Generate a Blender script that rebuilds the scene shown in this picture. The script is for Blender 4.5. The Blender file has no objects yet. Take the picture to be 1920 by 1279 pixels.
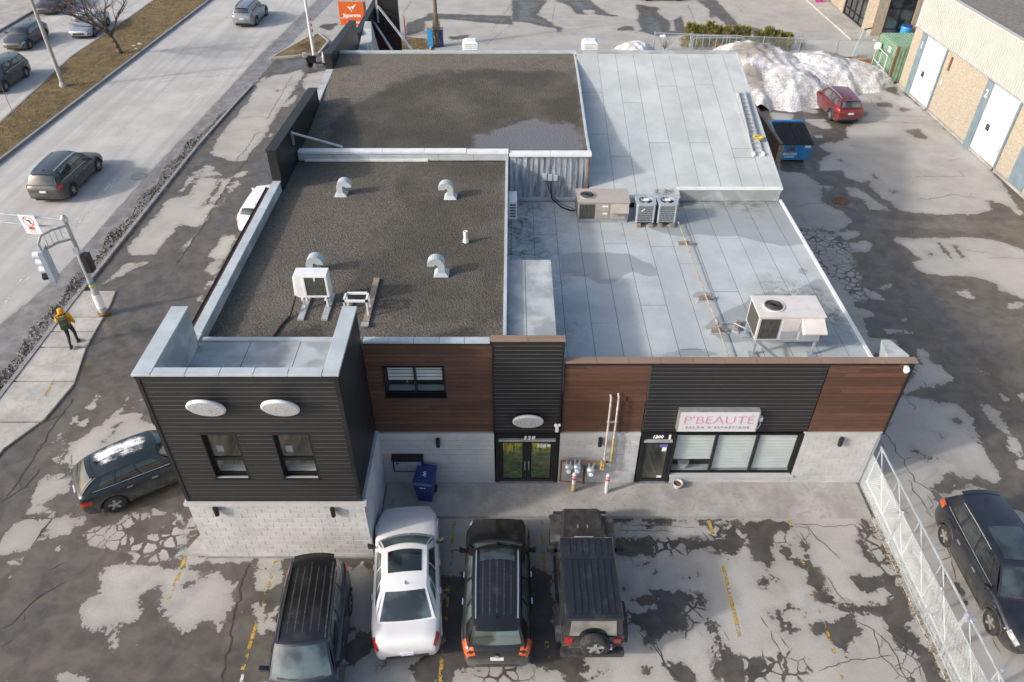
import bpy, math, random
import numpy as np
from mathutils import Vector, Matrix, Euler
random.seed(7)
S = bpy.context.scene
R = math.radians
COL = S.collection
# ---------------------------------------------------------------- camera
cd = bpy.data.cameras.new('camera'); cam = bpy.data.objects.new('camera', cd); COL.objects.link(cam)
cd.sensor_width = 36.0; cd.lens = 26.36; cd.clip_end = 3000.0; cd.clip_start = 0.1
cam.location = (0, -16.2, 19.0); cam.rotation_euler = (R(90 - 38.8), 0, 0)
S.camera = cam
# ---------------------------------------------------------------- sky, sun, exposure
SUN_EL, SUN_AZ = 26.0, 22.0          # shadows fall towards azimuth SUN_AZ (from +X to +Y)
sx, sy, sz = -math.cos(R(SUN_AZ))*math.cos(R(SUN_EL)), -math.sin(R(SUN_AZ))*math.cos(R(SUN_EL)), math.sin(R(SUN_EL))
world = bpy.data.worlds.new('World'); S.world = world; world.use_nodes = True
wn = world.node_tree.nodes; wn.clear()
sky = wn.new('ShaderNodeTexSky'); sky.sky_type = 'NISHITA'; sky.sun_disc = False
sky.sun_elevation = R(SUN_EL); sky.sun_rotation = math.atan2(sx, sy)
sky.altitude = 50; sky.air_density = 1.0; sky.dust_density = 4.0; sky.ozone_density = 0.6
bg = wn.new('ShaderNodeBackground'); bg.inputs[1].default_value = 0.15
wo = wn.new('ShaderNodeOutputWorld')
world.node_tree.links.new(sky.outputs[0], bg.inputs[0]); world.node_tree.links.new(bg.outputs[0], wo.inputs[0])
sl = bpy.data.lights.new('sun', 'SUN'); sl.energy = 2.0; sl.angle = R(3.2); sl.color = (1.0, 0.975, 0.94)
sun = bpy.data.objects.new('sun', sl); COL.objects.link(sun)
sun.rotation_euler = Vector((sx, sy, sz)).to_track_quat('Z', 'Y').to_euler(); sun.location = (-40, -20, 40)
S.view_settings.view_transform = 'Standard'; S.view_settings.look = 'None'
S.view_settings.exposure = 0.62; S.view_settings.gamma = 1.0; S.view_settings.use_curve_mapping = False
S.render.engine = 'CYCLES'

# ---------------------------------------------------------------- mesh helpers
class MB:
    """collects shapes; build() links them as one mesh object"""
    def __init__(s): s.v = []; s.f = []
    def add(s, vs, fs):
        o = len(s.v); s.v += [tuple(p) for p in vs]; s.f += [tuple(i + o for i in f) for f in fs]; return s
    def box(s, x0, x1, y0, y1, z0, z1):
        return s.add([(x0,y0,z0),(x1,y0,z0),(x1,y1,z0),(x0,y1,z0),(x0,y0,z1),(x1,y0,z1),(x1,y1,z1),(x0,y1,z1)],
                     [(3,2,1,0),(4,5,6,7),(0,1,5,4),(1,2,6,5),(2,3,7,6),(3,0,4,7)])
    def hexa(s, p):   # 8 points, bottom ring then top ring
        return s.add(p, [(3,2,1,0),(4,5,6,7),(0,1,5,4),(1,2,6,5),(2,3,7,6),(3,0,4,7)])
    def bar(s, a, b, w, h=None, up=(0,0,1)):   # rectangular bar from a to b
        h = h or w; a = Vector(a); b = Vector(b); d = (b - a).normalized(); u = Vector(up)
        if abs(d.dot(u)) > .98: u = Vector((0,1,0))
        r = d.cross(u).normalized(); u = r.cross(d).normalized(); r *= w/2; u *= h/2
        return s.add([a-r-u,a+r-u,a+r+u,a-r+u,b-r-u,b+r-u,b+r+u,b-r+u],[(0,1,2,3),(7,6,5,4),(0,4,5,1),(1,5,6,2),(2,6,7,3),(3,7,4,0)])
    def cyl(s, a, b, r0, r1=None, n=10, cap=True):
        r1 = r0 if r1 is None else r1; a = Vector(a); b = Vector(b); d = (b - a).normalized()
        u = Vector((0,0,1)) if abs(d.z) < .95 else Vector((1,0,0))
        p = d.cross(u).normalized(); q = p.cross(d).normalized(); vs = []
        for i in range(n):
            t = 2*math.pi*i/n; e = p*math.cos(t) + q*math.sin(t); vs += [a + e*r0, b + e*r1]
        fs = [(2*i, 2*i+1, (2*i+3) % (2*n), (2*i+2) % (2*n)) for i in range(n)]
        if cap: fs += [tuple(range(0, 2*n, 2)), tuple(range(2*n-1, 0, -2))]
        return s.add(vs, fs)
    def tube(s, pts, r, n=6, r1=None):
        k = len(pts) - 1
        for i in range(k):
            ra = r if r1 is None else r + (r1-r)*i/k; rb = r if r1 is None else r + (r1-r)*(i+1)/k
            s.cyl(pts[i], pts[i+1], ra, rb, n)
        return s
    def lathe(s, prof, c=(0,0,0), n=16, axis='z', cap=True):
        c = Vector(c); vs = []
        for r, h in prof:
            for i in range(n):
                t = 2*math.pi*i/n; a, b = r*math.cos(t), r*math.sin(t)
                vs.append(c + (Vector((a,b,h)) if axis == 'z' else Vector((a,h,b)) if axis == 'y' else Vector((h,a,b))))
        fs = []
        for j in range(len(prof)-1):
            for i in range(n):
                q = (j*n+i, j*n+(i+1) % n, (j+1)*n+(i+1) % n, (j+1)*n+i); fs.append(q if axis != 'y' else q[::-1])
        if cap: fs.append(tuple(range(n))[::-1]); fs.append(tuple((len(prof)-1)*n + i for i in range(n)))
        return s.add(vs, fs)
    def prism(s, pts, z0, z1):
        n = len(pts)
        return s.add([(x,y,z0) for x,y in pts] + [(x,y,z1) for x,y in pts],
                     [tuple(range(n))[::-1], tuple(range(n, 2*n))] + [(i,(i+1) % n,n+(i+1) % n,n+i) for i in range(n)])
    def grid(s, fn, nu, nv):
        vs = [fn(i/nu, j/nv) for j in range(nv+1) for i in range(nu+1)]
        return s.add(vs, [(j*(nu+1)+i, j*(nu+1)+i+1, (j+1)*(nu+1)+i+1, (j+1)*(nu+1)+i) for j in range(nv) for i in range(nu)])
    def ribbon(s, pts, w, z):     # flat strip on the ground, tapered at both ends
        k = len(pts); L = []
        for i, p in enumerate(pts):
            a = pts[max(0,i-1)]; b = pts[min(k-1,i+1)]; dx, dy = b[0]-a[0], b[1]-a[1]; l = math.hypot(dx,dy) or 1
            ww = w * (0.35 if i in (0,k-1) else random.uniform(.6,1.25)) / 2
            L += [(p[0]-dy/l*ww, p[1]+dx/l*ww, z), (p[0]+dy/l*ww, p[1]-dx/l*ww, z)]
        return s.add(L, [(2*i+1, 2*i+3, 2*i+2, 2*i) for i in range(k-1)])
    def mesh(s, name, mat=None, smooth=False):
        me = bpy.data.meshes.new(name); me.from_pydata([tuple(p) for p in s.v], [], s.f)
        if mat: me.materials.append(mat)
        if smooth: me.polygons.foreach_set('use_smooth', [True]*len(me.polygons))
        me.update(); return me
    def build(s, name, mat, parent=None, smooth=False, loc=None):
        return obj(name, s.mesh(name, mat, smooth), parent, loc)

def obj(name, me, parent=None, loc=None, rz=None):
    o = bpy.data.objects.new(name, me); COL.objects.link(o)
    if parent is not None: o.parent = parent
    if loc is not None: o.location = loc
    if rz is not None: o.rotation_euler = (0, 0, rz)
    return o
def tag(o, label, cat, group=None):
    o['label'] = label; o['category'] = cat
    if group: o['group'] = group
    return o
def thing(name, label, cat, loc=(0,0,0), rz=0, group=None):
    o = bpy.data.objects.new(name, None); COL.objects.link(o); o.empty_display_size = .3
    o.location = loc; o.rotation_euler = (0, 0, rz)
    return tag(o, label, cat, group)
def struct(o): o['kind'] = 'structure'; return o
def stuff(o): o['kind'] = 'stuff'; return o
_cubes = {}
def piece(name, size, loc, mat, parent, rot=None):      # a box piece that shares mesh data with its alikes
    k = (round(size[0],3), round(size[1],3), round(size[2],3), mat.name)
    if k not in _cubes:
        a, b, c = size[0]/2, size[1]/2, size[2]/2; e = min(.006, a*.3, b*.3, c*.3); m = MB()
        vs = []
        for (ex, zz) in ((0, -c), (0, c-e), (e, c)):        # chamfered top edge
            vs += [(-a+ex,-b+ex,zz),(a-ex,-b+ex,zz),(a-ex,b-ex,zz),(-a+ex,b-ex,zz)]
        m.add(vs, [(3,2,1,0),(8,9,10,11)] + [(j*4+i, j*4+(i+1) % 4, j*4+4+(i+1) % 4, j*4+4+i) for j in range(2) for i in range(4)])
        _cubes[k] = m.mesh(name, mat)
    o = obj(name, _cubes[k], parent, loc)
    if rot: o.rotation_euler = rot
    return o
def text(name, body, size, mat, parent, loc, rot, depth=.006, bold=0.0, shear=0.0, sx_=1.0, spacing=1.0, align='CENTER'):
    c = bpy.data.curves.new(name, 'FONT'); c.body = body; c.size = size; c.extrude = depth; c.offset = bold
    c.shear = shear; c.align_x = align; c.align_y = 'CENTER'; c.space_character = spacing; c.resolution_u = 3
    t = bpy.data.objects.new(name, c); COL.objects.link(t)
    me = bpy.data.meshes.new_from_object(t.evaluated_get(bpy.context.evaluated_depsgraph_get()))
    bpy.data.objects.remove(t); bpy.data.curves.remove(c)
    me.name = name; me.materials.clear(); me.materials.append(mat)
    o = obj(name, me, parent, loc); o.rotation_euler = rot; o.scale = (sx_, 1, 1); return o

# ---------------------------------------------------------------- material helpers
class Mat:
    def __init__(s, name):
        s.m = bpy.data.materials.new(name); s.m.use_nodes = True; s.t = s.m.node_tree; s.t.nodes.clear()
        s.out = s.t.nodes.new('ShaderNodeOutputMaterial'); s.b = s.t.nodes.new('ShaderNodeBsdfPrincipled')
        s.t.links.new(s.b.outputs[0], s.out.inputs[0]); s._pos = None
    def n(s, typ, ins=None, out=0, **props):
        d = s.t.nodes.new('ShaderNode' + typ)
        for k, v in props.items(): setattr(d, k, v)
        for k, v in (ins or {}).items(): s.put(d.inputs[k], v)
        return d.outputs[out]
    def put(s, sock, v):
        if isinstance(v, bpy.types.NodeSocket): s.t.links.new(v, sock)
        else:
            if isinstance(v, (tuple, list)) and len(v) == 3 and sock.type == 'RGBA': v = tuple(v) + (1,)
            sock.default_value = v
    def set(s, **kw):
        for k, v in kw.items(): s.put(s.b.inputs[k.replace('_', ' ')], v)
        return s
    @property
    def pos(s):
        if s._pos is None: s._pos = s.n('NewGeometry', out=0)
        return s._pos
    def math(s, op, a, b=0.0, clamp=False):
        return s.n('Math', {0: a, 1: b}, operation=op, use_clamp=clamp)
    def mix(s, f, a, b, blend='MIX'):
        d = s.t.nodes.new('ShaderNodeMix'); d.data_type = 'RGBA'; d.blend_type = blend
        s.put(d.inputs[0], f); s.put(d.inputs[6], a); s.put(d.inputs[7], b); return d.outputs[2]
    def noise(s, scale, detail=2.0, vec=None, rough=.5, dist=0.0, out=0):
        return s.n('TexNoise', {'Vector': vec if vec is not None else s.pos, 'Scale': scale, 'Detail': detail, 'Roughness': rough, 'Distortion': dist}, out=out)
    def step(s, v, a, b, lo=0.0, hi=1.0):
        return s.n('MapRange', {0: v, 1: a, 2: b, 3: lo, 4: hi}, interpolation_type='SMOOTHSTEP')
    def attr(s, name): return s.n('Attribute', attribute_name=name, out=2)
    def vscale(s, v, vec=None): return s.n('VectorMath', {0: vec if vec is not None else s.pos, 1: v}, operation='MULTIPLY')
    def rnd(s): return s.n('ObjectInfo', out=5)
    def z(s): return s.n('SeparateXYZ', {0: s.pos}, out=2)
    def bump(s, h, strength=.3, dist=.02):
        s.put(s.b.inputs['Normal'], s.n('Bump', {'Strength': strength, 'Distance': dist, 'Height': h})); return s

def pm(name, col, rough=.6, var=.12, scale=3.0, fine=0.0, rnd=0.0, metal=0.0, bump=0.0, spec=.5, coat=0.0, dirt=0.0, dirtcol=(.16,.14,.12), stretch=None):
    """plain painted / metal / plastic surface: uneven tone, optional per-piece shift, grime"""
    M = Mat(name); vec = M.vscale(stretch) if stretch else None
    lo = tuple(c*(1-var) for c in col); hi = tuple(min(.95, c*(1+var)) for c in col)
    c = M.mix(M.step(M.noise(scale, 4, vec), .3, .7), lo, hi)
    if fine:
        f = M.noise(90, 2, vec); c = M.mix(fine, c, M.mix(M.step(f, .35, .65), tuple(x*.55 for x in col), tuple(min(.95, x*1.5) for x in col)))
    if rnd:
        c = M.mix(1.0, c, M.n('CombineColor', {0: M.math('ADD', M.math('MULTIPLY', M.rnd(), 2*rnd), 1-rnd), 1: M.math('ADD', M.math('MULTIPLY', M.rnd(), 2*rnd), 1-rnd), 2: M.math('ADD', M.math('MULTIPLY', M.rnd(), 2*rnd), 1-rnd)}), 'MULTIPLY')
    r = rough
    if dirt:
        d = M.math('MULTIPLY', M.step(M.noise(scale*2.3, 5, None, .65), .45, .75), dirt); c = M.mix(d, c, dirtcol)
        r = M.math('ADD', M.math('MULTIPLY', d, max(0, .8-rough)), rough)
    M.set(Base_Color=c, Roughness=r, Metallic=metal, Specular_IOR_Level=spec, Coat_Weight=coat, Coat_Roughness=.06)
    if bump: M.bump(M.noise(scale*12, 3, vec), bump, .01)
    return M.m
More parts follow.
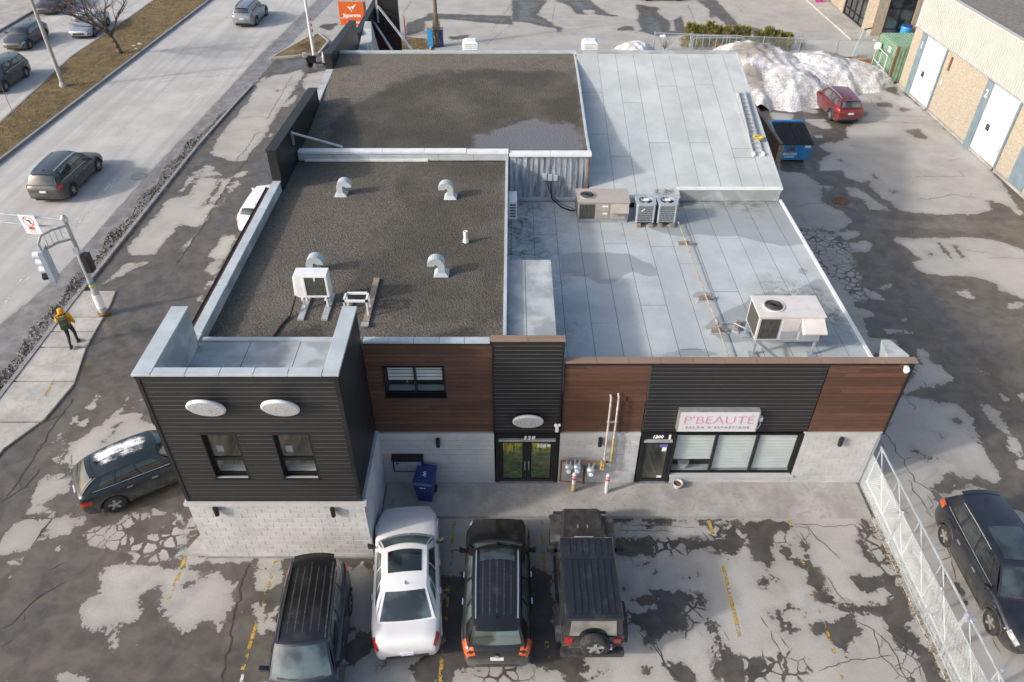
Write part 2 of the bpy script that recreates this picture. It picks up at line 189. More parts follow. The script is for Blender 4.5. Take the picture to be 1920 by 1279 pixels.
# ---------------------------------------------------------------- ground stains (world metres): w wet, d dry, k cracked, r roof damp, g/h dark gravel
STAINS = """w -13.96,-6.78 -17.14,-1.16 -19.82,5.77 -19.4,7.41 -18.96,11.82 -18.71,22.1 -18.48,32.64 -17.91,41.96 -16.37,48.35 -13.2,42.95 -11.88,22.1 -12.07,7.41 -10.31,-0.74 -8.89,-2.82 -7.61,-2.86 -6.3,-6.78;w 16.05,35.07 16.81,31.72 25.47,36.09 27.09,34.57 27.36,17.89 16.8,-1.16 11.43,-1.16 11.26,0.03 14.66,7.41 15.15,22.1;z -13.96,-6.78 -17.14,-1.16 -19.82,5.77 -19.4,7.41 -18.96,11.82 -18.71,22.1 -18.48,32.64 -17.91,41.96 -16.37,48.35 -13.2,42.95 -11.88,22.1 -12.07,7.41 -10.31,-0.74 -8.89,-2.82 -7.61,-2.86 -6.3,-6.78;z 16.05,35.07 16.81,31.72 25.47,36.09 27.09,34.57 27.36,17.89 16.8,-1.16 11.43,-1.16 11.26,0.03 14.66,7.41 15.15,22.1;d -13.11,-1.91 -12.54,-1.71 -12.38,-1.5 -12.11,-1.45 -11.92,-1.19 -10.95,-1.09 -10.22,-1.61 -9.86,-2.78 -10.49,-3.03 -11.19,-3.05 -11.29,-2.68 -11.93,-2.59 -12.73,-2.4;d -15.42,-2.49 -15.49,-1.5 -14.5,-1.5 -14.41,-2.59 -14.88,-2.68 -15.27,-2.78;d -14.31,-1.45 -13.91,-1.25 -13.57,-1.66 -13.51,-2.1 -13.95,-2.2 -14.23,-2.1;d -13.61,-1.35 -13.37,-1.32 -13.2,-1.66 -13.49,-1.71 -13.62,-1.55;d -12.13,-3.28 -11.76,-3.1 -10.39,-3.12 -10.26,-3.33 -9.63,-3.24 -8.89,-3.33 -8.54,-3.35 -8.35,-3.59 -8.05,-3.68 -7.82,-4.41 -7.94,-4.57 -7.94,-4.82 -8.03,-5.26 -8.24,-4.94 -8.54,-4.92 -8.96,-5.18 -9.39,-5.02 -9.66,-4.78 -9.69,-4.53 -9.9,-4.41 -10.15,-3.88 -10.48,-3.99 -10.66,-4.2 -10.51,-4.49 -10.35,-4.62 -10.46,-4.9 -11.18,-5.1 -11.47,-5.2 -11.91,-4.94 -12.08,-4.57 -12.08,-4.16 -11.62,-3.99 -11.92,-3.73;d -11.04,-5.1 -10.77,-5.22 -10.47,-5.64 -10.64,-5.79;d -11.86,-6.31 -11.58,-6.31 -11.02,-6.62 -11.68,-6.62;d -9.96,-3.05 -9.76,-2.73 -7.72,-2.78 -7.58,-3.03 -8.82,-3.05 -9.59,-3.1;d -14.89,-3.05 -14.84,-2.85 -14.53,-2.82 -14.57,-3.14;d -7.46,-4.57 -7.21,-4.41 -6.99,-5.22 -7.25,-5.06;d -10.07,-1.81 -9.9,-1.45 -9.74,-2.78 -9.94,-3.01 -10.06,-2.78;d -10.81,-1.25 -10.43,-1.25 -10.21,-1.66 -10.52,-1.71;d -13.78,-2.78 -13.82,-2.49 -13.6,-2.44 -13.59,-2.63;d -14.51,-3.55 -14.38,-3.28 -14.26,-3.05 -14.2,-3.1 -14.35,-3.42 -14.45,-3.59;d -10.27,-5.57 -10.23,-5.49 -10.07,-5.6 -10.14,-5.72;k -13.33,-2.15 -13.13,-1.86 -12.56,-1.66 -12.4,-1.45 -12.11,-1.45 -11.92,-1.19 -10.88,-1.04 -10.18,-1.61 -9.82,-2.78 -10.47,-3.08 -11.35,-3.14 -11.33,-2.68 -12.31,-2.63 -12.85,-2.49;w -11.84,-1.81 -11.42,-1.4 -10.78,-1.45 -10.84,-1.96 -11.32,-2.1 -11.68,-2.1;w -10.94,-3.81 -10.9,-3.68 -10.79,-3.77 -10.81,-3.92;w -9.49,-3.81 -9.46,-3.62 -9.11,-3.75 -9.35,-3.94;w -11.7,-4.16 -11.6,-4.16 -11.53,-4.37 -11.62,-4.28;w -9.59,-4.45 -9.43,-4.41 -9.42,-4.62 -9.5,-4.6;w -8.37,-4.7 -8.24,-4.74 -8.27,-4.84;w -7.84,-3.19 -6.69,-3.14 -6.13,-6.62 -7.65,-6.62;w -4.69,-5.02 -4.34,-5.14 -3.8,-5.33 -3.59,-5.79 -4.29,-6.11 -4.55,-6.02 -4.95,-5.22;w -2.02,-3.46 -1.7,-3.55 -1.48,-3.33 -1.17,-3.28 -0.77,-6.16 -0.91,-6.2 -1.53,-6.38 -1.65,-6.66 -2.48,-6.66 -2.69,-6.31 -2.37,-5.9 -1.89,-5.72 -1.92,-4.82;w -4.06,-3.28 -4.01,-3.1 -3.78,-3.1 -3.76,-5.14 -3.89,-5.02;w -3.62,-6.09 -3.46,-6 -3.34,-6.09 -3.39,-6.27 -3.56,-6.29;w -6.82,-2.85 -3.93,-2.85 -3.99,-3.21 -6.73,-3.24;w -6.65,-2.91 -5.07,-2.91 -4.58,-5.22 -4.37,-6.66 -6.16,-6.66 -6.56,-4.41;d -7.51,-3.24 -6.69,-3.24 -6.63,-3.81 -6.93,-3.99 -7.33,-3.94;d -7.21,-4.37 -6.86,-4.57 -6.71,-5.02 -6.83,-5.41 -6.99,-5.22;d -6.68,-4.41 -6.57,-4.37 -6.5,-5.14 -6.59,-5.06;d -4.58,-5.22 -4.29,-5.22 -4.02,-5.35 -4.39,-5.51;k -1.02,-6.16 -0.01,-6.13 0.59,-6.16 0.55,-6.66 -0.76,-6.66;w 0.51,-3.19 1.16,-3.46 1.16,-5.41 1.78,-5.83 2.17,-6.16 2.09,-6.34 1.77,-6.41 0.87,-6.31 0.35,-6.2 0,-6.16 0,-5.75 0.36,-5.6;w 1.35,-6.41 1.67,-6.38 1.8,-6.56 2.08,-6.49 2.28,-6.13 2.41,-6.27 2.25,-6.49 1.93,-6.62 1.45,-6.62;w 3.09,-2.1 3.48,-2.3 3.77,-2.25 4.08,-2.06 4.31,-2.1 4.22,-2.78 3.82,-2.78 3.51,-2.68 3.03,-2.73;w 6.35,-2.1 6.63,-1.55 6.95,-1.61 7.02,-2.2 7.01,-2.4 6.73,-2.73 6.49,-3.1 6.35,-2.82 6.17,-2.59 6.04,-2.4;w 5.25,-2.35 5.68,-2.2 5.84,-2.4 5.72,-2.63 5.24,-2.63;w 7.2,-1.45 8.15,-1.45 7.66,-3.28 7.29,-2.87 7.21,-2.25 7.15,-1.81;w 7.08,-3.73 7.46,-3.42 7.7,-3.55 7.32,-3.94;w 3.14,-3.81 3.41,-4.16 4.16,-4.16 4.04,-3.99 4.33,-3.81 4.56,-4.07 4.73,-3.73 4.85,-3.9 5.09,-4.07 5.5,-4.28 5.39,-4.45 5.21,-4.41 4.84,-4.41 4.66,-4.57 4.65,-4.82 4.88,-5.02 4.62,-5.22 4.1,-5.3 3.88,-5.53 3.62,-5.33 3.4,-5.1 3.18,-5.1 3.2,-4.66 4.1,-4.57 3.98,-4.41 3.31,-4.37;w 3.78,-3.1 4.16,-2.91 4.15,-3.19 4.24,-3.42 4.11,-3.51 4.04,-3.19;w 5.35,-4.86 5.65,-5.02 5.61,-5.3 5.7,-5.6 5.95,-5.9 6.13,-6.34 5.85,-6.62 5.17,-6.62 5.17,-6.41 5.41,-6.31 5.32,-5.9 5.51,-5.83 5.43,-5.53 5.51,-5.3 5.36,-5.18;w 4.07,-6.16 4.37,-6.05 4.56,-6.16 4.82,-6.45 4.75,-6.66 4.33,-6.66;w 4.09,-1.66 4.3,-1.61 4.27,-1.86 4.07,-1.83;w 5.32,-3.33 5.45,-3.28 5.48,-3.51 5.38,-3.55;w 6.28,-4.16 6.41,-4.09 6.42,-4.22 6.32,-4.26;w 3.43,-6.22 3.64,-6.23 3.63,-6.38 3.47,-6.43;w 4.81,-3.46 5.2,-3.46 5.14,-3.59 4.87,-3.59;w 3.12,-1.43 6.49,-1.45 6.46,-1.58 4.3,-1.61 3.15,-1.55;w 3.46,-5.22 3.59,-5.33 4.04,-6.13 4.41,-6.62 4.27,-6.62 3.96,-6.16;k 3.09,-2.1 3.82,-2.15 5.85,-2.15 5.92,-2.59 4.89,-2.8 3.97,-2.82 3.03,-2.73;k 4.82,-3.86 5.53,-4.16 5.28,-4.82 4.84,-5.22 4.61,-5.06 4.61,-4.41;k 7.16,-1.45 8.15,-1.45 7.74,-3.28 7.2,-3.1;k 6.13,-1.61 6.62,-1.61 6.36,-2.78 5.92,-2.59;k 0,-6.16 0.6,-6.2 0.55,-6.66 0,-6.66;k 4.52,-4.94 5.15,-5.3 5.04,-5.49 4.35,-5.3;k 5.32,-5.9 6.8,-5.9 6.6,-6.66 5.09,-6.66;w 7.99,-1.45 8.75,-1.55 8.63,-1.96 8.28,-1.91 7.91,-1.76;w 7.99,-2.49 8.36,-2.35 8.35,-2.78 8.73,-3.1 9,-3.24 8.96,-3.73 9.24,-4.16 9.45,-4.41 10.59,-4.37 11.09,-4.07 11.06,-4.7 11.12,-4.9 10.29,-5.14 10.32,-4.78 9.87,-4.7 9.37,-4.66 8.97,-4.49 8.64,-4.24 8.54,-3.73 8.55,-3.55 8.68,-3.64 8.58,-3.33 8.21,-3.01;w 8.75,-2.25 8.88,-2.49 8.78,-3.05 8.69,-2.78;w 9.72,-3.64 10.25,-3.46 10.68,-3.46 10.77,-3.73 10.28,-4.11 9.98,-3.99;w 10.56,-2.15 10.76,-2.49 10.76,-3.24 10.58,-3.19 10.45,-2.68;w 8.19,-4.98 8.53,-4.94 8.79,-5.06 9.1,-4.78 9.43,-4.7 9.49,-5.14 9.2,-5.45 8.98,-5.75 9.12,-5.87 8.8,-6.09 8.64,-6.02 8.65,-5.68 8.57,-5.26 8.22,-5.22;w 7.26,-4.74 7.57,-4.57 7.69,-4.94 7.87,-5.18 7.47,-5.18;w 7.7,-3.99 7.84,-4.16 7.9,-4.57 7.79,-4.57;w 8.04,-4.49 8.23,-4.62 8.11,-4.82;w 10.34,-4.82 10.74,-4.94 10.99,-5.22 11.2,-5.98 11.21,-6.66 10.83,-6.66 10.81,-5.9 10.33,-5.6 10.26,-5.22;w 7.55,-3.1 7.59,-3.55 7.43,-3.86 7.13,-3.81;w 10.9,-1.45 11.11,-1.55 11.22,-2.78 11.22,-4.49 10.99,-4.41 11.04,-3.81 11.06,-2.78;k 10.6,-1.61 11.18,-1.61 11.31,-2.54 11.18,-4.41 10.99,-5.22 11.07,-6.66 10.32,-6.66 10.19,-5.02 10.71,-4.07 10.71,-2.63;k 6.64,-5.98 7.23,-5.64 7.68,-5.83 8,-6.27 7.63,-6.66 6.46,-6.66;k 8.78,-1.61 9.27,-1.76 8.85,-2.44 8.71,-2.25;k 8.67,-3.05 9.09,-3.19 8.9,-4.16 8.56,-4.16 8.59,-3.55;k 7.89,-1.81 8.4,-1.91 8.35,-2.63 7.97,-2.44;k 10.25,-5.06 10.71,-5.02 10.49,-6.66 9.9,-6.66;k 8.63,-4.16 9.62,-4.16 9.5,-4.49 8.7,-4.41;d 14.88,22.76 16.43,22.43 16.86,20.98 16.31,19.02 17.06,18.17 17.22,17.07 16.08,16.09 14.77,16.54 14.63,17.61 14.47,20.21;d 17.08,20.98 17.49,20.67 16.83,20.21;d 15.93,16.02 17.25,16.22 17.15,15.77 16.15,15.14 16.06,15.64;d 16.22,14.96 17.29,15.27 17.17,14.41 16.97,14.06 16.45,14.18 16.02,14.41;d 18.55,22.93 18.6,21.78 19.39,21.14 19.69,19.46 20.14,17.96 21.31,17.82 23.54,17.75 24.91,18.31 25.06,19.32 25.82,18.88 25.79,17.75 26.18,17.75 26.85,21.45 26.99,22.93;d 18.71,15.64 19.61,15.39 22.27,15.52 23.45,15.27 24.41,14.41 24.61,13.82 22.57,10.08 22.26,10.37 21.53,10.98 21.68,11.5 20.98,12.03 19.76,12.14 19.02,12.25 18.47,12.8 18.59,13.25 19.11,13.59 18.98,14.18 19,14.53 18.56,15.02;d 19.43,10.88 20.17,11.08 20.17,10.47 19.86,10.42;d 21.26,9.98 22.1,10.08 21.84,9.59 21.17,9.59;d 16.24,11.29 16.91,11.5 16.79,11.19 16.28,11.08;d 15.49,11.19 16.1,10.78 16.28,10.18 15.77,10.37 15.42,10.68;d 15.36,8.25 15.76,8.29 16.38,7.98 15.4,7.94;d 14.27,9.88 14.95,9.69 15.58,9.12 14.34,8.93 14.27,9.4;d 18.12,20.83 18.88,20.52 19.34,18.74 19.51,18.1 18.49,18.31 18.58,19.32 17.94,19.91;d 16.22,8.89 16.57,8.93 16.35,8.79;w 18.75,20.98 19.03,21.14 19.73,19.02 20.04,17.89 19.84,17.89 19.14,19.32;w 20.5,15.33 20.68,15.02 20.76,13.25 20.64,13.25 20.48,14.41;w 21.11,14.84 21.28,14.78 21.27,13.53 21.1,13.71;w 19.06,21.22 19.69,21.53 19.47,21.06 19.05,20.98;w 20.34,20.21 21.12,20.36 20.34,20.03;w 20.18,22.26 20.35,21.53 20.07,21.78;w 19.66,14.29 19.99,14.18 19.85,13.71 19.65,13.82;d 14.29,16.28 15.73,16.02 16.11,14.65 15.89,12.46 15.3,10.18 14.74,10.08 14.73,11.39 14.2,12.69 14.29,14.78;k 14.31,16.54 15.84,16.15 16.28,14.78 15.95,12.46 15.35,10.18 14.71,9.98 14.73,11.39 14.2,12.69 14.23,14.78;d 14.5,15.02 14.88,14.41 15.34,12.46 15.61,11.19 15.2,10.08 14.74,10.08 14.73,11.39 14.38,12.69;d 23.61,34.82 26.76,35.58 27.04,31.27 27.06,26.13 27.17,22.68 17.26,22.68 17.67,23.96 18.71,25.02 18.32,25.76 20.52,27.29 20.77,28.49 21.57,29.32 22.3,29.96 23.05,31.05 22.75,32.64;d 16.87,31.27 18.22,30.83 17.86,29.32 17.08,29.53 16.72,30.39;d 18.83,31.72 19.79,31.72 20.09,31.27 19.06,31.05;d 18.79,30.17 19.99,30.17 20.01,28.7 19.45,28.49 18.89,29.11 18.75,29.74;d 18.54,27.59 18.99,27.59 18.94,27.19 18.62,27.19;d 18.3,25.95 19.27,26.71 19.8,26.13 18.69,25.21;w 24.26,32.88 25.42,32.88 25.05,31.95 24.17,32.18;w 24.27,28.29 25.35,28.49 25.4,26.9 24.59,27.29;w 25.58,32.18 26.27,31.72 25.39,31.27;w 18.86,24.31 19.09,24.31 19.25,23.44 19.13,23.52;w 25.92,35.58 26.86,35.83 26.43,34.08 25.91,34.82;w 24.71,34.08 25.16,34.08 24.79,33.35;d 13.86,7.59 15.59,7.59 15.11,6.66 13.81,6.57;d 16.17,7.16 16.59,6.9 16.4,6.33 16.78,5.22 16.59,4.92 15.04,4.47 14.56,4.25 16.03,6.33;d 14.85,4.25 15.6,3.82 16.35,3.75 16.42,3.06 16.24,2.2 16.11,1.08 16.15,0.37 15.89,0.03 15.53,0.09 15.35,0.34 14.81,0.14 14.57,0.49 14.34,0.37 14.2,0.14 14.32,0.03 13.72,-0.14 13.71,-0.36 14.5,-0.33 14.96,0.09 15.09,-0.19 15.58,-0.41 15.87,-0.69 15.78,-0.95 15.18,-1.22 10.74,-1.22 11.18,0.03 12.48,2.27 13.24,3.4 14.12,4.04;d 17.23,3.9 17.66,3.34 17.5,2.93 17.58,1.82 17.41,1.26 17.05,0.49 16.9,0.78 17.19,1.08 17.2,1.88 17.37,2.14 17.16,2.27 17.07,3.13;d 18.01,5.81 18.2,5.42 18.01,5.45;d 18.21,4.29 18.33,3.79 18.12,3.97;d 18.63,4.04 19,4.25 18.74,3.75;w 15.76,2.83 16,2.99 16.06,2.86 15.83,2.73;w 14.99,2.17 15.14,2.2 15.03,2.01 14.94,2.01;w 13.63,1.42 13.82,1.45 14.01,1.14 14.48,1.08 14.41,1.02 14.03,1.08;w 13.69,-0.5 13.81,-0.63 13.62,-0.85 13.52,-0.79;d 12.65,-1.04 13.58,-1.04 14.53,-0.83 16.2,-1.66 13.48,-6.66 11.18,-6.66 11.19,-5.6;w 12.58,-3.28 12.73,-3.46 12.82,-3.94 12.92,-4.37 12.71,-4.66 12.65,-3.99;d -15.23,0.84 -15.06,2.07 -14.49,2.93 -14.1,3.13 -13.73,3.4 -13.11,2.93 -12.56,2.86 -12.13,2.2 -12.74,2.2 -14.07,1.38 -14.39,1.08 -14.43,0.66 -14.67,0.61 -14.99,0.9;d -15.48,3.54 -15.45,4.25 -15.26,4.11 -15.24,3.54;d -14.37,3.2 -14.13,3.68 -14.1,3.13;d -15.97,1.88 -15.82,2.59 -15.7,2.4 -15.87,1.82;d -15.65,1.63 -15.56,1.95 -15.42,1.63 -15.51,1.45;d -15.42,-0.14 -15.15,0.49 -14.72,0.43 -14.34,-0.3 -14.61,-0.47 -14.89,-0.69 -14.43,-1.22 -15.26,-1.22;d -14.06,-0.55 -13.79,-0.58 -13.56,-0.9 -13.9,-0.9;d -15.52,1.08 -14.92,2.27 -15.01,1.95 -15.36,1.02;d -15.83,3.68 -15.81,4 -15.74,3.68;d -15.78,2.93 -15.68,3.13 -15.61,2.86;d -15.34,2.59 -15.19,2.99 -15.17,2.73;d -15.62,0.09 -15.32,0.37 -15.33,0.03;d -14.24,3.97 -14.21,4.25 -14.17,3.97;d -16,1.14 -15.87,1.63 -15.75,1.57 -15.79,1.08;d -13.72,3.27 -13.74,3.68 -13.63,3.34;d -13.69,3.75 -13.71,4.11 -13.62,3.75;w -14.23,2.53 -13.87,2.79 -13.98,2.27;w -14.3,1.92 -14.08,1.95 -14.11,1.79;w -13.58,3.27 -13.01,2.66 -13.18,2.73;k -15.51,0.78 -15.23,0.84 -14.58,0.61 -14.42,-0.14 -15.24,0.49;d -18.17,14.06 -18.39,14.78 -18.16,18.17 -18.12,19.61 -17.25,19.76 -17.39,21.94 -15.5,21.78 -15.53,16.41 -16.66,16.81 -16.79,14.78 -16.85,14.06 -17.33,13.82;d -15.14,20.06 -15.2,21.78 -14.8,21.14 -15.09,20.36;d -14.31,13.82 -14.14,15.77 -13.62,15.77 -13.41,15.52 -13.47,10.08 -13.72,10.37 -13.48,12.14 -14.1,12.57 -13.86,13.59;d -15.45,18.74 -15.22,19.83 -15.13,18.59;d -15.79,14.29 -15.65,15.77 -15.5,15.52 -15.56,14.18;d -18.17,22.26 -16.53,22.76 -16.18,22.1 -17.39,21.94;d -15.11,22.76 -14.73,22.76 -15.05,21.78 -15.52,22.1;d -14.19,18.74 -13.69,19.46 -13.86,19.02;d -18.28,11.5 -17.93,13.13 -17.15,13.36 -16.86,13.25 -17.54,12.46;d -17.83,20.21 -17.91,21.94 -17.69,21.94 -17.67,20.36;w -16.19,18.45 -16.07,19.61 -16.06,21.45 -15.94,21.3 -15.91,18.88;w -16.78,15.64 -16.66,16.81 -16.28,14.78;d -17.77,25.02 -17.92,27.29 -17.81,30.61 -17.72,33.11 -17.93,35.83 -17.87,38.23 -15.22,27.88 -15.33,24.13 -16.11,23.87;d -17.71,22.68 -17.38,23.52 -16.79,23.1 -16.81,22.68;d -17.84,35.58 -17.39,38.23 -16.61,38.23 -15.51,39.36 -15.07,38.23 -15.12,35.07 -15.28,30.83 -15.14,27.88 -15.22,26.32 -15.49,26.13;d -14.88,38.23 -13.69,39.07 -13.14,38.23 -13.21,36.61 -13.44,34.08 -14.79,36.09;d -15.19,32.64 -14.73,34.57 -14.59,33.11 -14.85,31.95;d -18.62,58.11 -12.66,58.11 -12.53,55.46 -13.87,50.59 -14.1,47.99 -14.84,47.28 -16.33,47.64 -17.51,50.59;d -15.15,27.29 -14.77,28.08 -14.82,27.29;w -16.41,50.21 -14.85,50.97 -15.11,48.72 -16.15,49.46;w -16.63,35.58 -16.14,35.07 -16.26,34.82;z -12.98,41.71 -18.1,70.58 56.57,70.58 45.92,51.36 31.05,44.23 17.79,41.47;w 0,58.11 3.35,58.11 2.23,53.36 3.43,50.97 3.51,50.21 4.26,49.46 3.85,47.99 3.69,49.27 2.26,50.21 1.37,50.97 0,51.36;w 3.85,58.11 7.2,58.11 7.75,55.89 8.51,53.77 9.66,52.55 8.42,52.95 7.52,53.36 6.35,53.36 5.55,53.77 5.33,55.89;w 11.43,56.76 13.37,55.46 12.82,54.19 13.6,50.97 13.11,48.72 13.61,48.35 13.96,51.75 14.86,52.95 14.58,49.46 14.47,47.64 11.98,47.11 10.84,48.35 10.26,48.17 10.88,49.09 10.84,51.75 11.34,53.77 11.15,55.03;w 8.73,49.27 9.6,50.02 10.37,49.83 10,48.72 8.89,48.72;w 17.26,58.11 18.99,58.11 19.09,54.6 19.21,52.55 19.36,50.21 20.52,49.46 21.22,48.35 20.06,47.64 18.81,48.35 18.2,50.59;w 17.65,54.6 18.07,53.77 17.38,52.15 17.88,50.21 17.33,51.36 17.32,52.95;d 6.29,55.03 7.41,54.82 7.31,53.56 6.58,53.36;w -9.06,50.21 -8.42,51.75 -7.57,52.55 -7.44,53.77 -0.02,52.95 0.11,50.21 -6.03,52.15 -7.46,51.36 -7.33,48.72 -8.62,47.28;w -5.32,46.93 -3.51,47.64 -3.79,46.58 -4.85,46.24;r 1.75,7.71 2.22,7.99 3.48,7.99 4.37,7.89 4.95,7.34 5.22,7.16 5.25,6.37 4.86,6.37 4.37,6.71 3.51,5.86 3.08,5.86 2.69,6.28 1.84,6.63;r 5.5,9.77 6.25,9.87 6.64,10.3 6.99,11.96 7.87,12.2 8.38,11.96 10.72,11.96 10.32,9.06 9.74,8.61 8.84,9.16 7.9,9.16 7.18,9.46 6.84,9.06 6.15,9.26;r 6.36,3.3 6.69,3.81 7.23,4.26 7.96,4.65 8.33,5.2 8.96,5.36 9.32,5.44 9.61,4.65 9.01,2.61 6.87,2.61;r 6.28,5.2 6.55,5.4 7.01,5.36 7.02,4.96 6.43,4.76;r 6.36,8.66 6.56,8.91 6.94,8.76 6.94,8.47 6.46,8.37;r 10.76,12.08 11.39,12.32 11.4,10.08 11.29,8.66 10.44,8.37 9.88,8.76;r 8.95,5.28 9.46,5.44 9.7,4.96 10.24,5.69 11.17,6.37 11.16,5.2 11.08,3.89 11.19,2.47 8.2,2.47;r 10.45,6.89 10.78,6.98 10.71,6.45 10.49,6.37;r 4.11,1.87 5.87,2.33 6.33,2.07 6.7,1.87 5.44,1.84;g -7.98,14.56 -7.61,16.34 -6.37,17.61 -5.09,19.3 -3.37,20.16 -1.56,20.31 3.26,20.16 3.09,11.91 -3.42,12.01 -7.56,12.42;q -1.8,13.96 0.93,15.38 2.97,14.63 3.11,12.08 -1.29,12.18;h -4.1,12 -0.22,12 -0.25,1.46 -3.15,1.46 -5.24,2.54 -5.01,5.31 -4.85,6.71 -3.9,8.24 -4.5,9.91"""
POLY = [(t.split(' ')[0], np.array([[float(q) for q in p.split(',')] for p in t.split(' ')[1:]])) for t in STAINS.split(';')]
def sdf(P, X, Y):      # signed distance, positive inside
    d2 = np.full(X.shape, 1e9); ins = np.zeros(X.shape, bool); n = len(P)
    for i in range(n):
        ax, ay = P[i]; bx, by = P[(i+1) % n]; ex, ey = bx-ax, by-ay; l = ex*ex + ey*ey + 1e-9
        t = np.clip(((X-ax)*ex + (Y-ay)*ey)/l, 0, 1); d2 = np.minimum(d2, (X-ax-t*ex)**2 + (Y-ay-t*ey)**2)
        c = ((ay > Y) != (by > Y)) & (X < ex*(Y-ay)/(ey if abs(ey) > 1e-9 else 1e-9) + ax); ins ^= c
    d = np.sqrt(d2); return np.where(ins, d, -d)
def field(kinds, X, Y, base=-1.0, cap=1.2):      # painted in order: first letter of kinds adds, second takes away
    f = np.full(X.shape, base)
    for k, P in POLY:
        if k not in kinds: continue
        x0, y0 = P.min(0)-cap; x1, y1 = P.max(0)+cap; m = (X > x0) & (X < x1) & (Y > y0) & (Y < y1)
        if not m.any(): continue
        d = np.clip(sdf(P, X[m], Y[m]), -cap, cap)
        f[m] = np.maximum(f[m], d) if k == kinds[0] else np.minimum(f[m], -d)
    return f
def sheet(name, xs, ys, z, mat, fields, parent=None, zf=None, clip=None):
    X, Y = np.meshgrid(xs, ys); Z = np.full(X.shape, z) if zf is None else zf(X, Y)
    nx, ny = len(xs), len(ys); me = bpy.data.meshes.new(name)
    idx = np.arange(nx*ny).reshape(ny, nx); q = np.stack([idx[:-1,:-1], idx[:-1,1:], idx[1:,1:], idx[1:,:-1]], -1).reshape(-1, 4)
    me.vertices.add(nx*ny); me.vertices.foreach_set('co', np.stack([X, Y, Z], -1).astype(np.float32).ravel())
    me.loops.add(q.size); me.loops.foreach_set('vertex_index', q.astype(np.int32).ravel())
    me.polygons.add(len(q)); me.polygons.foreach_set('loop_start', np.arange(0, q.size, 4, dtype=np.int32))
    me.update(); me.validate(); me.materials.append(mat)
    for nm, fn in fields.items():
        a = me.attributes.new(nm, 'FLOAT', 'POINT'); a.data.foreach_set('value', fn(X, Y).astype(np.float32).ravel())
    return obj(name, me, parent)

# ---------------------------------------------------------------- materials
def asphalt(name, dry, wet, streak=None, amp=.42):
    M = Mat(name); v = M.pos
    n1 = M.noise(1.6, 5, v, .62, .4); n2 = M.noise(8, 4, v, .65); big = M.noise(.42, 3, v, .65)
    f = M.math('ADD', M.attr('wet'), M.math('ADD', M.math('MULTIPLY', M.math('SUBTRACT', n1, .5), amp*2), M.math('MULTIPLY', M.math('SUBTRACT', n2, .5), .34)))
    wetm = M.step(f, -.025, .025)
    if streak is None:
        vor = M.n('TexVoronoi', {'Vector': M.n('VectorMath', {0: v, 1: M.n('CombineXYZ', {0: M.math('MULTIPLY', n2, .2), 1: M.math('MULTIPLY', n1, .2), 2: 0.0})}, operation='ADD'), 'Scale': 2.7, 'Randomness': .95}, feature='DISTANCE_TO_EDGE')
        wid = M.math('ADD', M.math('MULTIPLY', M.step(big, .35, .68), .15), .012)
        cr = M.math('MULTIPLY', M.math('SUBTRACT', 1.0, M.step(M.math('SUBTRACT', vor, wid), -.012, .018)), M.step(M.math('ADD', M.attr('cell'), M.math('MULTIPLY', M.math('SUBTRACT', n1, .5), .7)), -.08, .08))
        wetm = M.math('MAXIMUM', wetm, cr)
    sp = M.noise(26, 4, v, .75)
    d = M.mix(M.step(big, .3, .7), tuple(c*.86 for c in dry), tuple(c*1.1 for c in dry))
    d = M.mix(M.math('MULTIPLY', M.step(sp, .42, .66), .42), d, tuple(c*.6 for c in dry))
    d = M.mix(M.math('MULTIPLY', M.step(n2, .5, .78), .25), d, tuple(c*1.22 for c in dry))
    d = M.mix(M.math('MULTIPLY', M.step(n1, .55, .75), .2), d, tuple(c*.7 for c in dry))
    if streak is not None: d = M.mix(M.math('MULTIPLY', M.step(M.noise(1.0, 3, M.vscale(streak)), .42, .66), .5), d, tuple(c*.66 for c in dry))
    d = M.mix(M.math('MULTIPLY', M.step(f, -.34, .0), .30), d, tuple(c*.5 for c in dry))
    w = M.mix(M.step(n1, .35, .7), tuple(c*.75 for c in wet), tuple(c*1.4 for c in wet))
    if streak is None: w = M.mix(M.step(M.math('ADD', M.attr('zone'), M.math('MULTIPLY', M.math('SUBTRACT', big, .5), 1.4)), -.5, .5), w, M.mix(M.step(n1, .3, .72), (.070,.062,.053), (.135,.120,.102)))
    silt = M.math('MULTIPLY', M.step(M.noise(.45, 4, M.vscale((1.0, 2.2, 1)), .7, 1.0), .54, .74), .55); w = M.mix(silt, w, (.15, .125, .088))
    w = M.mix(M.math('MULTIPLY', M.step(sp, .45, .68), .45), w, tuple(c*1.7 for c in wet))
    film = M.math('MULTIPLY', M.step(M.math('ADD', M.attr('wet'), M.math('MULTIPLY', M.math('SUBTRACT', big, .5), 2.2)), .55, .95), wetm)
    M.set(Base_Color=M.mix(wetm, d, w), Roughness=M.math('SUBTRACT', M.math('SUBTRACT', .92, M.math('MULTIPLY', wetm, .42)), M.math('MULTIPLY', film, .26)))
    M.bump(sp, .3, .012); return M.m
m_asph = asphalt('asphalt_worn', (.392,.378,.352), (.066,.060,.053))
m_road = asphalt('asphalt_road', (.46,.45,.435), (.19,.175,.17), (1.6, .05, 1), .2)
def concrete(name, col, s=1.0):
    M = Mat(name); v = M.pos
    c = M.mix(M.step(M.noise(.9*s, 5, v, .65), .3, .72), tuple(x*.74 for x in col), tuple(x*1.12 for x in col))
    c = M.mix(M.math('MULTIPLY', M.step(M.noise(3.2*s, 5, v, .75, 1.2), .47, .68), .62), c, tuple(x*.6 for x in col))
    c = M.mix(M.math('MULTIPLY', M.step(M.noise(80, 2, v), .45, .7), .22), c, tuple(x*.6 for x in col))
    M.set(Base_Color=c, Roughness=.88); M.bump(M.noise(45, 3, v), .25, .01); return M.m
